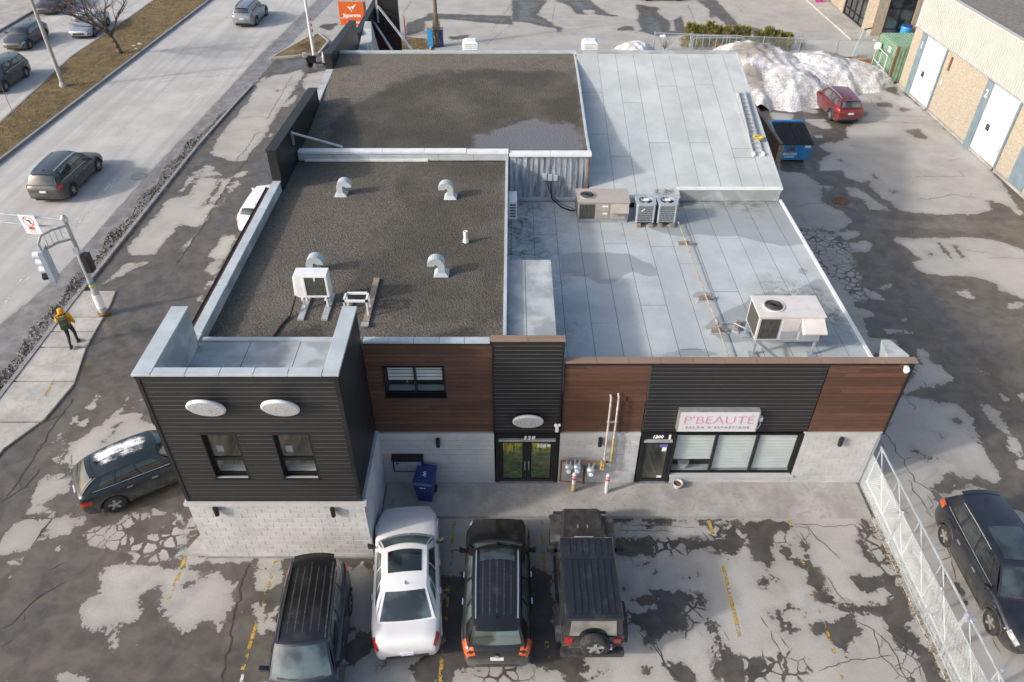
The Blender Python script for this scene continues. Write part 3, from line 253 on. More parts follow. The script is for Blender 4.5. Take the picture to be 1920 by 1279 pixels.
m_conc = concrete('concrete_pale', (.43,.415,.39)); m_kerb = concrete('concrete_kerb', (.27,.27,.275), 2.0); m_slab = concrete('concrete_slab', (.39,.375,.35))
def line_paint(name, col, wear):
    M = Mat(name); v = M.pos; f = M.step(M.math('ADD', M.noise(3.5, 5, v, .75), M.math('MULTIPLY', M.noise(.6, 2, v), .5)), wear, wear+.1)
    M.set(Base_Color=col, Roughness=.8); tr = M.n('BsdfTransparent'); mx = M.n('MixShader', {0: f, 1: M.b.outputs[0], 2: tr}); M.t.links.new(mx, M.out.inputs[0]); return M.m
m_yel = line_paint('paint_yellow_worn', (.46,.30,.05), .66); m_yel2 = line_paint('paint_yellow_faint', (.42,.31,.10), .58); m_whl = line_paint('paint_white_worn', (.60,.59,.57), .68)
M = Mat('dead_grass_soil'); v = M.pos
c = M.mix(M.step(M.noise(1.4, 5, v, .65), .32, .68), (.085,.052,.027), (.19,.135,.058)); c = M.mix(M.math('MULTIPLY', M.step(M.noise(26, 3, v), .4, .65), .6), c, (.25,.19,.085)); c = M.mix(M.math('MULTIPLY', M.step(M.noise(.55, 3, v), .5, .72), .55), c, (.055,.04,.025))
M.set(Base_Color=c, Roughness=.95); M.bump(M.noise(30, 3, v), .7, .05); m_grass = M.m
m_blade = pm('grass_blade_dry', (.20,.15,.065), .9, .5, 2.0, rnd=.2)
def gravel_mat(name, a, b, dark):
    M = Mat(name); v = M.pos; s1 = M.noise(15, 3, v, .7); s2 = M.noise(13, 3, v)
    vo = M.n('TexVoronoi', {'Vector': v, 'Scale': 15.0}, out=1)
    c = M.mix(M.step(s1, .3, .7), a, b); c = M.mix(.32, c, M.mix(M.n('SeparateColor', {0: vo}), tuple(x*.45 for x in a), tuple(x*1.25 for x in b)))
    f = M.step(M.math('ADD', M.attr('wet'), M.math('ADD', M.math('MULTIPLY', M.math('SUBTRACT', M.noise(.9, 5, v, .65), .5), 1.7), M.math('MULTIPLY', M.math('SUBTRACT', s2, .5), .5))), -.28, .28)
    c = M.mix(M.math('MULTIPLY', f, dark), c, (.028,.025,.021)); c = M.mix(M.math('MULTIPLY', M.step(M.noise(.33, 5, v, .65), .42, .68), .45), c, (.155,.138,.113)); c = M.mix(M.math('MULTIPLY', M.step(M.noise(1.3, 5, v, .75), .5, .72), .4), c, tuple(x*.55 for x in a))
    pd = M.step(M.math('ADD', M.attr('pond'), M.math('MULTIPLY', M.math('SUBTRACT', M.noise(1.4,4,v),.5),1.3)), -.22, .22); c = M.mix(M.math('MULTIPLY', pd, .8), c, (.165,.163,.168))  # standing water; its pale grey puts the sky reflection into the colour
    M.set(Base_Color=c, Roughness=M.math('SUBTRACT', .92, M.math('MULTIPLY', pd, .55))); M.bump(M.math('ADD', s1, M.n('TexVoronoi', {'Vector': v, 'Scale': 15.0}, out=0)), .7, .03); return M.m
m_grav = gravel_mat('roof_gravel', (.056,.049,.040), (.145,.128,.104), .5); m_grav2 = gravel_mat('roof_gravel_back', (.078,.068,.055), (.185,.163,.132), .74)
def membrane(name, col):
    M = Mat(name); v = M.pos
    c = M.mix(M.step(M.noise(.8, 4, v, .6), .3, .7), tuple(x*.88 for x in col), tuple(x*1.08 for x in col)); c = M.mix(M.math('MULTIPLY', M.step(M.noise(110, 2, v), .4, .65), .25), c, tuple(x*.6 for x in col))
    f = M.step(M.math('ADD', M.attr('wet'), M.math('MULTIPLY', M.math('SUBTRACT', M.noise(1.3, 4, v), .5), .35)), -.03, .03)
    gn = M.noise(2.6, 6, v, .8, .6); gr = M.math('ADD', M.math('MULTIPLY', M.step(gn, .40, .66), M.step(M.math('ADD', M.attr('grime'), M.math('MULTIPLY', M.noise(.7, 3, v), .8)), .42, 1.2)), M.math('MULTIPLY', M.step(gn, .6, .75), .22))
    c = M.mix(M.math('MULTIPLY', f, .62), c, tuple(x*.5 for x in col)); c = M.mix(M.math('MULTIPLY', gr, .85), c, (.07,.062,.05)); c = M.mix(1.0, c, M.n('CombineColor', {0: M.math('ADD', M.math('MULTIPLY', M.rnd(), .08), .96), 1: M.math('ADD', M.math('MULTIPLY', M.rnd(), .08), .96), 2: M.math('ADD', M.math('MULTIPLY', M.rnd(), .08), .96)}), 'MULTIPLY')
    M.set(Base_Color=c, Roughness=M.math('SUBTRACT', .88, M.math('MULTIPLY', f, .4))); M.bump(M.noise(60, 2, v), .2, .006); return M.m
m_memb = membrane('roof_membrane_grey', (.455,.487,.492)); m_seam = pm('seam_bitumen', (.025,.026,.028), .8)
m_flash = pm('flashing_pale_grey', (.42,.47,.50), .55, .1, 1.5, dirt=.15); m_white = pm('white_metal_paint', (.72,.74,.75), .45, .06, 2, dirt=.12); m_cop = pm('coping_copper_brown', (.25,.168,.122), .5, .1, .8)
m_black = pm('cladding_black', (.017,.0175,.019), .5, .12, 1.2, rnd=.1, stretch=(.3,.3,6)); m_blackt = pm('trim_black', (.013,.0135,.015), .45, .2, 2)
def wood(name, a, b):
    M = Mat(name); v = M.pos; st = M.vscale((.6, .6, 22.0))
    c = M.mix(M.step(M.noise(3.2, 5, st, .65), .3, .7), a, b); c = M.mix(M.math('MULTIPLY', M.step(M.noise(14, 3, M.vscale((.35,.35,16))), .45, .7), .35), c, tuple(x*.55 for x in a)); r = M.math('ADD', M.math('MULTIPLY', M.rnd(), .5), .75)
    c = M.mix(1.0, c, M.n('CombineColor', {0: r, 1: r, 2: r}), 'MULTIPLY'); M.set(Base_Color=c, Roughness=.55); M.bump(M.noise(9, 4, st), .12, .004); return M.m
m_wood = wood('cladding_wood_brown', (.070,.034,.022), (.128,.062,.040))
M = Mat('painted_block'); v = M.pos
c = M.mix(M.step(M.noise(1.1, 5, v, .65), .3, .72), (.415,.42,.43), (.505,.51,.515)); c = M.mix(M.math('MULTIPLY', M.step(M.noise(3.0, 5, M.vscale((1,1,.6)), .7, .6), .55, .75), .4), c, (.31,.30,.28))
r = M.math('ADD', M.math('MULTIPLY', M.rnd(), .12), .93); c = M.mix(1.0, c, M.n('CombineColor', {0: r, 1: r, 2: r}), 'MULTIPLY')
M.set(Base_Color=c, Roughness=.75); M.bump(M.noise(30, 4, v), .35, .008); m_block = M.m
m_mortar = pm('mortar_painted', (.44,.435,.43), .85, .15, 3); m_plaster = pm('plaster_pale', (.50,.52,.55), .8, .12, 1.2, bump=.2)
def glass(name, tint=(.75,.85,.85), alpha=.75):
    M = Mat(name); M.set(Base_Color=(.02,.025,.028), Roughness=.03, Specular_IOR_Level=.9)
    tr = M.n('BsdfTransparent', {0: tint + (1,)}); mx = M.n('MixShader', {0: M.math('ADD', M.math('MULTIPLY', M.math('POWER', M.n('LayerWeight', {0: .5}, out=1), 3.0), .75), 1-alpha), 1: tr, 2: M.b.outputs[0]}); M.t.links.new(mx, M.out.inputs[0]); return M.m
m_glass = glass('window_glass', (.96,.98,.98), .94)
M = Mat('galvanised_steel'); v = M.pos; c = M.mix(M.step(M.noise(2.0, 5, M.vscale((3,3,.4)), .65), .3, .7), (.22,.25,.29), (.72,.75,.80)); M.set(Base_Color=c, Roughness=M.step(M.noise(5, 3, v), .2, .8, .28, .55), Metallic=.5); m_galv = M.m
m_steel = pm('galvanised_tube', (.50,.54,.57), .42, .12, 4, metal=.6); m_steelp = pm('steel_painted_grey', (.34,.36,.37), .5, .2, 2, dirt=.2)
m_acb = pm('unit_beige_paint', (.40,.355,.315), .5, .06, 1.5, dirt=.18); m_acb2 = pm('unit_pale_paint', (.60,.565,.545), .5, .06, 1.5, dirt=.15); m_acg = pm('unit_grey_blue_paint', (.33,.37,.41), .5, .06, 2)
m_fin = pm('coil_fins_dark', (.085,.085,.078), .6, .35, 30, stretch=(1,1,.15), metal=.3); m_dark = pm('dark_void', (.012,.012,.013), .7, .2); m_rust = pm('rusty_brown', (.17,.085,.045), .85, .4, 8); m_brass = pm('gas_pipe_yellow', (.42,.27,.08), .6, .35, 8, dirt=.4, dirtcol=(.5,.5,.5))
m_lumber = pm('weathered_timber', (.25,.205,.16), .85, .3, 6, stretch=(1,1,1)); m_rubber = pm('black_rubber', (.018,.018,.018), .75, .3, 5); m_alu = pm('aluminium', (.62,.63,.64), .35, .12, 6, metal=.7)
m_red = pm('red_paint', (.55,.04,.03), .5, .1); m_pink = pm('pink_letter', (.58,.23,.42), .5, .05); m_lilac = pm('purple_letter', (.30,.18,.32), .5, .05); m_letter = pm('white_letter', (.8,.8,.8), .5, .03); m_sign = pm('sign_white_acrylic', (.60,.61,.64), .35, .04, 1); m_orange = pm('sign_orange', (.62,.115,.018), .45, .05)
m_blind = pm('blind_slat', (.84,.86,.86), .6, .05, 2); m_floor = pm('interior_floor', (.66,.60,.52), .6, .3, 3, stretch=(6,.5,1)); m_room = pm('interior_wall', (.72,.71,.69), .9, .1)
m_blue = pm('bin_blue_plastic', (.022,.045,.17), .45, .15, 4); m_dblue = pm('dumpster_blue', (.03,.26,.60), .45, .12, 2, dirt=.25)
# ---------------------------------------------------------------- ground, roads, pavements
ar = lambda a, b, s: list(np.arange(a, b, s))
gx = [-700,-200,-80] + ar(-48, 34, .2) + [60,200,700]
gy = [-300,-60,-20] + ar(-9, 14, .16) + ar(14, 63, .3) + [80,200,700]
struct(sheet('ground', gx, gy, 0.0, m_asph, {'wet': lambda X, Y: field('wd', X, Y), 'cell': lambda X, Y: field('k', X, Y), 'zone': lambda X, Y: field('z', X, Y)}))
KR = [(-19.0,-60),(-19.0,4),(-19.05,10),(-18.95,18),(-18.85,26),(-18.5,33),(-17.9,42),(-17.1,52),(-15.2,75),(-12,110)]     # right kerb line
ML = [(-29.6,-60),(-29.5,20),(-29.1,31),(-28.6,43),(-27.95,58),(-27.2,75),(-26,110)]                                    # median, right side
MR = [(-31.2,-60),(-31.6,20),(-32.3,29),(-33.6,41.7),(-33.25,51),(-33.2,58),(-33,75),(-32.5,110)]                        # median, left side
LK = [(-42.4,-60),(-42.5,48),(-42.6,58),(-42.6,110)]
def lx(P, y): return np.interp(y, [p[1] for p in P], [p[0] for p in P])
def lane_sheet(name, A, B, z, mat, wetf):
    us = np.linspace(0, 1, 40); ys = np.array([-60,-20] + ar(-6, 62, .4) + [75,110])
    o = sheet(name, us, ys, z, mat, {})
    me = o.data; n = len(me.vertices); co = np.empty(n*3, np.float32); me.vertices.foreach_get('co', co); co = co.reshape(-1,3)
    co[:,0] = lx(A, co[:,1])*(1-co[:,0]) + lx(B, co[:,1])*co[:,0]; me.vertices.foreach_set('co', co.ravel())
    a = me.attributes.new('wet', 'FLOAT', 'POINT'); a.data.foreach_set('value', wetf(co[:,0], co[:,1]).astype(np.float32)); me.attributes.new('cell', 'FLOAT', 'POINT').data.foreach_set('value', np.full(n, -1, np.float32)); me.update()
    return struct(o)
lane_sheet('road', ML, KR, .004, m_road, lambda X, Y: np.clip(X - (lx(KR, Y) - 1.55) + .9*np.exp(-((Y-7)/3.2)**2) - .25*np.exp(-((Y-30)/9)**2), -1, 1))
lane_sheet('far_road', LK, MR, .004, m_road, lambda X, Y: np.clip(-(X - (lx(LK, Y) + 1.0)), -1, 1))
def strip(name, A, B, z0, z1, mat, y0=-60, y1=110, parent=None):
    m = MB(); ys = sorted({y0, y1} | {p[1] for p in A + B if y0 < p[1] < y1})
    vs = []
    for y in ys: vs += [(lx(A,y),y,z0),(lx(B,y),y,z0),(lx(B,y),y,z1),(lx(A,y),y,z1)]
    fs = []
    for i in range(len(ys)-1):
        a = 4*i
        for k in range(4): fs.append((a+k, a+(k+1) % 4, a+4+(k+1) % 4, a+4+k)[::-1])
    fs += [(0,1,2,3), tuple(len(vs)-4+k for k in (3,2,1,0))]
    m.add(vs, fs); return m.build(name, mat, parent)
sh = lambda P, d: [(x+d, y) for x, y in P]
struct(strip('median', sh(MR,.16), sh(ML,-.16), 0, .15, m_grass))
def kerb_run(name, P, d0, d1, z1, y0, y1, step=3.0):      # a kerb of separate stones
    root = bpy.data.objects.new(name, None); COL.objects.link(root); struct(root); y = y0
    while y < y1 - .1:
        ye = min(y1, y+step); strip('kerb_stone', sh(P,d0), sh(P,d1), 0, z1, m_kerb, y, ye-.025, root); y = ye
kerb_run('median_kerb', ML, -.16, .0, .17, 14, 62); kerb_run('median_far_kerb', MR, 0, .16, .17, 20, 62); kerb_run('pavement_kerb', KR, 0.0, .17, .10, -4, 36); kerb_run('far_kerb', LK, -.18, 0, .14, 44, 62)
struct(strip('far_pavement', sh(LK,-4), sh(LK,-.2), 0, .12, m_slab, 40, 90))
# concrete pavement slabs beside the signal pole
root = bpy.data.objects.new('pavement', None); COL.objects.link(root); struct(root)
SLR = [(-17.7,-3),(-17.4,1.5),(-16.7,2.9),(-16.5,4.8),(-17.0,6.9),(-17.25,9.9),(-17.5,11.2)]
for y0, y1 in ((-2.5,.55),(.6,2.75),(2.8,4.9),(4.95,6.95),(7.0,7.95),(8.0,8.95),(9.0,10.9)): strip('paving_slab', sh(KR,.18), SLR, 0, .07 + random.uniform(-.008,.008), m_conc, y0, y1-.03, root)
# front walkway, footing slab, kerb under the fence
MB().box(-4.05,11.2,-1.42,-.005,0,.11).build('walkway', m_slab)['kind'] = 'structure'
MB().prism([(-9.8,-2.8),(-8.99,-2.8),(-8.99,-.9)],0,.09).build('footing_slab', m_slab)['kind'] = 'structure'
# painted lines
def marks(name, mat, segs, w=.1, z=.005):
    for i, s in enumerate(segs):
        m = MB(); m.bar((s[0],s[1],z),(s[2],s[3],z),w,.002); struct(m.build(name, mat))
marks('stall_line', m_yel, [(-9.72,-2.85,-9.72,-4.3),(-7.0,-2.95,-7.0,-4.4),(-7.03,-4.6,-7.05,-6.3),(-4.17,-2.95,-4.17,-3.5),(-1.8,-1.5,-1.84,-4.9),(-1.85,-5.3,-1.86,-6.8),(.95,-1.5,.94,-3.6),(.94,-5.5,.94,-6.7),(6.13,-1.5,6.17,-2.3),(6.22,-3.0,6.16,-6.5),(8.63,-1.5,8.62,-2.2),(8.6,-3.9,8.58,-6.9)])
marks('stall_line_faint', m_yel2, [(3.56,-1.5,3.55,-3.8),(8.62,-2.3,8.6,-3.9),(6.14,-2.3,6.2,-3.0)])
marks('path_dash', m_yel2, [(-17.4,12.4,-17.32,13.6),(-17.33,16.0,-17.3,17.0),(-17.2,19.6,-17.15,20.8),(-17.1,3.3,-17.35,4.9),(-17.6,-.1,-17.55,.7)], .11, .079)
marks('lane_dash', m_whl, [(lx(KR,y)-3.05+d, y, lx(KR,y+2.6)-3.05+d, y+2.6) for y in (4.4,9.6,15.6,20.3,32.0,37.4,42.9,49) for d in (0,.22)], .1, .0085)
marks('far_lane_dash', m_whl, [(-38,y,-38,y+2.5) for y in (30,37,44,51)], .1, .0085)
marks('road_edge_line', m_whl, [(-23.4,4.5,-22.0,6.6)], .1, .0085)
for b, p in (('1',(-7.0,-6.62)),('4',(-6.5,-6.78))): struct(text('stall_number', b, .5, m_whl, None, (p[0],p[1],.006), (0,0,0), .001, .015))
# cracks: thin dark strips, ragged
CRACKS = """0.05 7.99,-6.31 8.64,-6.13 9.47,-5.98 10.17,-5.9;0.05 9.46,-4.9 9.91,-5.18 9.76,-5.87 10.11,-6.49;0.04 8.75,-1.71 9.13,-1.81 9.49,-2.44 9.74,-2.89;0.04 7.07,-5.18 7.03,-5.45 7.16,-5.75;0.04 7.27,-5.37 7.35,-5.6 7.42,-5.72;0.05 8.76,-1.66 9.97,-1.73 10.66,-1.66;0.05 9.91,-5.18 10.13,-5.57 10.19,-5.94 10.19,-6.62;0.04 10.16,-5.1 10.53,-5.64 10.68,-6.05 10.61,-6.62;0.04 9.16,-3.46 9.27,-4.07 9.47,-4.37;0.04 8.84,-1.96 8.93,-2.44;0.06 13.62,2.83 13.22,2.53 13.09,2.27 13.19,1.69 13.11,1.38 13.24,1.02 13.16,0.72 13.26,0.32 13.21,0.09 13.56,-0.3 13.61,-0.39;0.05 13.01,0.14 13.08,0.03 13,-0.3 13.1,-0.69 13.13,-1.11;0.05 13.63,1.42 13.89,1.38 14.01,1.14;0.05 12.76,1.88 12.82,1.57;0.05 13.36,-0.47 13.39,-0.9 13.19,-1.06;0.05 14.55,4.11 14.6,3.75 14.73,3.61 14.55,3.4;0.05 15.58,5.03 15.59,4.7;0.05 13.08,-2.44 13.06,-2.82 12.68,-2.96;0.05 13,-5.41 13.01,-5.83;0.05 12.69,-2.59 13.01,-2.59;0.05 13.02,-2.91 12.87,-3.59;0.05 13.08,-1.12 13.14,-1.43;0.06 21.36,19.39 21.99,19.39 22.9,19.68 23.64,19.91 24.6,19.54;0.05 22.26,13.65 23.14,13.65 23.97,13.59;0.05 21.43,14.41 22.24,14.12 22.52,14.18;0.05 22.35,21.94 23.87,22.02 25.2,22.02;0.05 25.18,22.76 25.17,21.94;0.05 14.88,18.59 15.58,18.95 16.29,18.88;0.05 14.79,17.48 14.75,16.67;0.06 18.75,29.74 20.49,29.64 23.71,29.64 26.33,29.43;0.05 24.16,34.32 24.17,33.35 23.99,32.64 24.17,30.72;0.05 23.27,30.72 25.12,30.61 26.83,30.39;0.05 18.76,28.7 19.38,28.29 19.68,28.7;0.05 20.12,26.13 20.97,25.85;0.05 25.08,24.04 26.28,24.31;0.06 3.85,47.82 5.26,47.57 7.67,47.57;0.05 2.49,43.27 2.63,44.4;0.06 16.06,56.32 15.66,49.83;0.05 3.97,56.76 3.44,51.36;0.05 0,55.89 3.5,52.63 5.47,52.55 9.66,52.55;0.05 18.25,52.95 21.71,50.21;0.05 16.61,51.75 17.13,49.83;0.06 -9.71,52.95 -9.31,58.11;0.06 -1.77,48.35 -0.02,56.76;0.05 -2.12,44.89 -0.02,50.59;0.05 -15.66,29.96 -15.8,34.82 -15.88,37.96;0.05 -16.05,35.07 -15.12,37.15;0.04 -14.7,36.09 -14.45,37.15 -13.63,36.35;0.05 -16.52,30.61 -15.12,30.17;0.08 -15.52,21.86 -15.51,17.61 -15.45,15.77 -15.48,14.29 -15.52,13.13;0.06 -18.17,22.26 -16.85,21.86 -15.5,21.78 -14.31,22.26;0.05 -15.86,19.61 -15.85,20.98;0.05 -16.23,21.78 -16.19,20.67;0.06 -17.77,30.17 -16.48,30.39;0.06 -15.81,27.88 -15.76,25.39 -15.98,23.96;0.06 -15.29,25.95 -15.41,22.78;0.06 -25,36.61 -24.15,37.15 -22.81,37.68 -18.74,38.23;0.05 -28.28,36.09 -26.06,37.15 -23.43,37.82;0.09 -18.15,2.63 -17.6,2.66 -16.61,2.86 -16.26,3.13;0.07 -18.88,4.96 -16.68,4.88;0.07 -19.01,7.16 -17.99,7.16;0.1 -16.23,-0.58 -16.17,0.49 -16.21,1.38 -16.24,2.59 -16.14,4.04;0.07 -16.33,-0.79 -15.87,-0.19 -15.74,0.61;0.05 -15.17,0.72 -14.48,0.78 -14.56,0.55 -15.12,0.61;0.07 -15.35,-1.38 -14.42,-1.4 -14.46,-2.54;0.06 -14.02,-5.14 -13.78,-5.02 -13.64,-4.57 -13.31,-4.03 -12.86,-3.68;0.06 -13.56,-3.28 -13.22,-3.01;0.06 -13.33,-3.99 -13.56,-4.37;0.05 -13.73,-5.68 -13.49,-5.45;0.1 -7.79,-3.1 -7.71,-4.74 -7.51,-6.62;0.05 -2,-2.63 -1.68,-2.59 -1.52,-2.63;0.05 -2.33,-5.98 -2.43,-6.09;0.04 3.55,-1.71 4.37,-1.71 5.35,-1.76 5.76,-1.78;0.04 3.28,-1.86 4.1,-1.88 4.92,-1.91;0.05 3.43,-5.18 3.79,-5.64 4.03,-6.16 4.34,-6.62;0.05 3.88,-5.53 4.03,-6.16;0.05 6.89,-4.74 7,-5.14;0.05 5.79,-5.22 5.85,-5.49;0.05 6.68,-5.72 6.64,-5.98 6.74,-6.13;0.05 6.04,-2.4 5.82,-1.91"""
mk = MB()
for t in CRACKS.split(';'):
    q = t.split(' '); w = float(q[0])*.42; P = [tuple(float(a) for a in p.split(',')) for p in q[1:]]; out = []
    for i in range(len(P)-1):
        (ax,ay),(bx,by) = P[i],P[i+1]; l = math.hypot(bx-ax,by-ay); n = max(2,int(l/.16))
        for k in range(n + (i == len(P)-2)):
            f = k/n; j = min(.07, l*.05); out.append((ax+(bx-ax)*f+random.uniform(-j,j), ay+(by-ay)*f+random.uniform(-j,j)))
    mk.ribbon(out, w, .0105)
    if random.random() < .6 and len(out) > 6:
        k = random.randrange(2, len(out)-2); a = random.uniform(0,6.28); x, y = out[k]; br = []
        for s_ in range(random.randint(3,6)): br.append((x,y)); a += random.uniform(-.6,.6); x += .15*math.cos(a); y += .15*math.sin(a)
        mk.ribbon(br, w*.6, .0105)
stuff(struct(mk.build('asphalt_crack', pm('crack_dark', (.055,.052,.048), .9))))['kind'] = 'stuff'
# debris of dirty ice, grit and soil along the kerb
M = Mat('gutter_grit'); v = M.pos; M.set(Base_Color=M.mix(M.step(M.noise(14,4,v,.7),.4,.62),(.04,.034,.027),(.25,.235,.21)), Roughness=.95); M.bump(M.noise(40,3,v),.6,.03); m_grit = M.m
mg = MB(); rg = random.Random(3)
for i in range(5200):
    y = rg.uniform(-2, 33.5); wd = .95*(1 if y < 26 else max(.25,(34-y)/8)); x = lx(KR,y) - wd*rg.random()**.7*(.85+.15*math.sin(y*1.7)) + .12; r = rg.uniform(.02,.085)*(1 if rg.random() < .9 else 2.0); h = r*rg.uniform(.3,.8)+.07*max(0,math.sin(y*2.1)*math.sin(y*.83+1))
    a = rg.random()*6.28; ps = [(x+r*rg.uniform(.6,1.2)*math.cos(a+k*1.257), y+r*rg.uniform(.6,1.2)*math.sin(a+k*1.257), -.01) for k in range(5)]
    mg.add(ps + [(x+rg.uniform(-.4,.4)*r, y+rg.uniform(-.4,.4)*r, h)], [(k,(k+1) % 5,5) for k in range(5)])
o = tag(mg.build('gutter_debris', m_grit), 'dark grit and dirty ice heaped along the pavement kerb', 'debris'); stuff(o)
mg = MB()
for i in range(300):
    y = rg.uniform(44, 61); x = lx(LK,y) - .25 + rg.uniform(-.35,.2); r = rg.uniform(.06,.16); a = rg.random()*6.28
    mg.add([(x+r*math.cos(a+k*1.257), y+r*math.sin(a+k*1.257), -.01) for k in range(5)] + [(x,y,r)], [(k,(k+1) % 5,5) for k in range(5)])
stuff(tag(mg.build('gutter_debris', m_grit), 'dark grit along the kerb across the street', 'debris'))
# dry grass on the median and the little islands
def grass_on(name, label, pts_fn, n, z, sc=1.0):
    m = MB()
    for i in range(n):
        x, y = pts_fn(); a = rg.random()*6.28; h = rg.uniform(.04,.13)*sc; l = rg.uniform(-.08,.08)
        m.add([(x-.012*math.cos(a),y-.012*math.sin(a),z),(x+.012*math.cos(a),y+.012*math.sin(a),z),(x+l,y+l*.5,z+h)],[(0,1,2)])
    return stuff(tag(m.build(name, m_blade), label, 'grass'))
def on_median():
    y = rg.uniform(18, 62); return rg.uniform(lx(MR,y)+.2, lx(ML,y)-.2), y
grass_on('dry_grass', 'short yellowed winter grass covering the street median', on_median, 14000, .15)
for nm, P, y0 in (('planting_island', [(-18.3,41.6),(-16.6,42.0),(-14.9,42.6),(-14.7,45.6),(-15.9,47.6),(-16.6,46.6)], 0), ('planting_island', [(-9,43.3),(-6.4,43.3),(-6.35,44.6),(-6.8,46.3),(-8.2,46.6),(-9,46.4)], 0)):
    struct(MB().prism(P, 0, .12).build(nm, m_grass)); 
    q = [((P[i][0], P[i][1]),(P[(i+1) % len(P)][0], P[(i+1) % len(P)][1])) for i in range(len(P))]; m = MB()
    for a, b in q: m.bar((a[0],a[1],.07),(b[0],b[1],.07),.14,.15)
    struct(m.build('island_kerb', m_conc))
grass_on('dry_grass', 'dead grass on the small island by the white pole', lambda: (rg.uniform(-16.9,-15.2), rg.uniform(42.6,45.4)), 900, .12)
grass_on('dry_grass', 'dead grass on the rounded island by the timber pole', lambda: (rg.uniform(-8.7,-6.8), rg.uniform(43.6,46)), 900, .12)
# manhole covers and drain
def cover(name, label, x, y, r, mat, z):
    t = thing(name, label, 'manhole', (x,y,z)); m = MB(); m.lathe([(r,0),(r,.012),(r*.9,.014)], n=28); m.build('rim', m_rust if mat is m_rust else m_kerb, t)
    for k in range(-3,4):
        l = math.sqrt(max(.01,(r*.8)**2-(k*r*.22)**2)); MB().box(-l,l,k*r*.22-.02,k*r*.22+.02,.013,.02).build('grate_bar', mat, t)
cover('manhole_cover', 'round grey manhole cover in the carriageway near the kerb', -20.75, 22.0, .42, m_steelp, .006); cover('storm_drain', 'rusty round storm drain in the wet side yard', 17.3, 19.2, .45, m_rust, .002)
# ================================================================ the commercial building
B = thing('commercial_building', 'flat roofed shop building with black and brown cladding over white block walls', 'building')
def part(name, mat, m, parent=None, smooth=False): return m.build(name, mat, parent or B, smooth)
# ---- core masses (what carries cladding and roofs)
core = MB()
core.box(-8.9,-4.2,-.3,-.02,0,5.9)
part('wall', m_plaster, core)
part('wall', m_plaster, MB().box(-8.97,-.2,2.6,12.2,0,5.5))
part('wall', m_plaster, MB().box(-.2,11.2,2.6,12.0,0,3.7))
part('wall', m_plaster, MB().hexa([(-8.97,12.22,0),(3.12,12.22,0),(3.12,22.35,0),(-8.97,22.35,0),(-8.97,12.22,5.7),(3.12,12.22,5.7),(3.12,22.35,6.5),(-8.97,22.35,6.5)]))
part('wall', m_plaster, MB().hexa([(3.14,12.12,0),(11.15,12.12,0),(11.15,21.95,0),(3.14,21.95,0),(3.14,12.12,4.3),(11.15,12.12,4.3),(11.15,21.95,6.62),(3.14,21.95,6.62)]))
# ---- white block walls
def blocks(name_wall, x0, x1, z0, z1, y, rows, skip=(), bw=.4, joined=False, th=.09):
    w = part(name_wall, m_mortar, MB().box(x0+.004,x1-.004,y+.014,y+.1,z0,z1)); h = (z1-z0)/rows; jm = MB() if joined else None
    for r in range(rows):
        x = x0 - (bw/2 if r % 2 else 0)
        while x < x1 - .02:
            a, b = max(x, x0), min(x+bw, x1); za, zb = z0+r*h, z0+(r+1)*h
            if b - a > .06 and not any(sx0 < (a+b)/2 < sx1 and sz0 < (za+zb)/2 < sz1 for sx0,sx1,sz0,sz1 in skip):
                d = random.uniform(0,.004)
                if joined: jm.box(a+.006,b-.006,y-d,y+.05,za+.006,zb-.006)
                else: piece('block', (round(b-a-.012,3), .06, round(h-.012,3)), ((a+b)/2, y+.03-d, (za+zb)/2), m_block, w)
            x += bw
    if joined: stuff(jm.build('block_courses', m_block, w))
    return w
blocks('block_wall', -9.0, -4.1, 0, 2.45, -2.84, 12)
blocks('block_wall', -4.12, -.55, 0, 2.25, -.04, 11, joined=True)
blocks('block_wall', 1.48, 3.96, 0, 2.25, -.04, 11)
blocks('block_wall', 9.0, 11.3, 0, 2.25, -.04, 11)
blocks('block_wall', 5.1, 8.99, 0, .4, -.04, 2)
part('ledge', m_block, MB().box(-9.06,-4.02,-2.92,-2.72,2.452,2.56)); part('ledge', m_block, MB().box(-9.06,-8.86,-2.719,-.1,2.452,2.56))
for a, b in ((-4.12,-.55),(1.48,3.96),(9.0,11.3)): part('ledge', m_block, MB().box(a,b,-.07,.08,2.26,2.39))
part('sill', m_block, MB().box(5.08,9.06,-.1,.04,.405,.47))
part('side_wall', m_plaster, MB().box(-4.2,-4.09,-2.77,-.055,0,2.5)); part('side_wall', m_plaster, MB().box(-9.0,-8.91,-2.77,-.02,0,2.45)); part('side_wall', m_plaster, MB().box(11.2,11.3,.06,11.9,0,3.75))
part('footing', m_kerb, MB().box(-9.05,-4.06,-2.88,-2.83,0,.06))
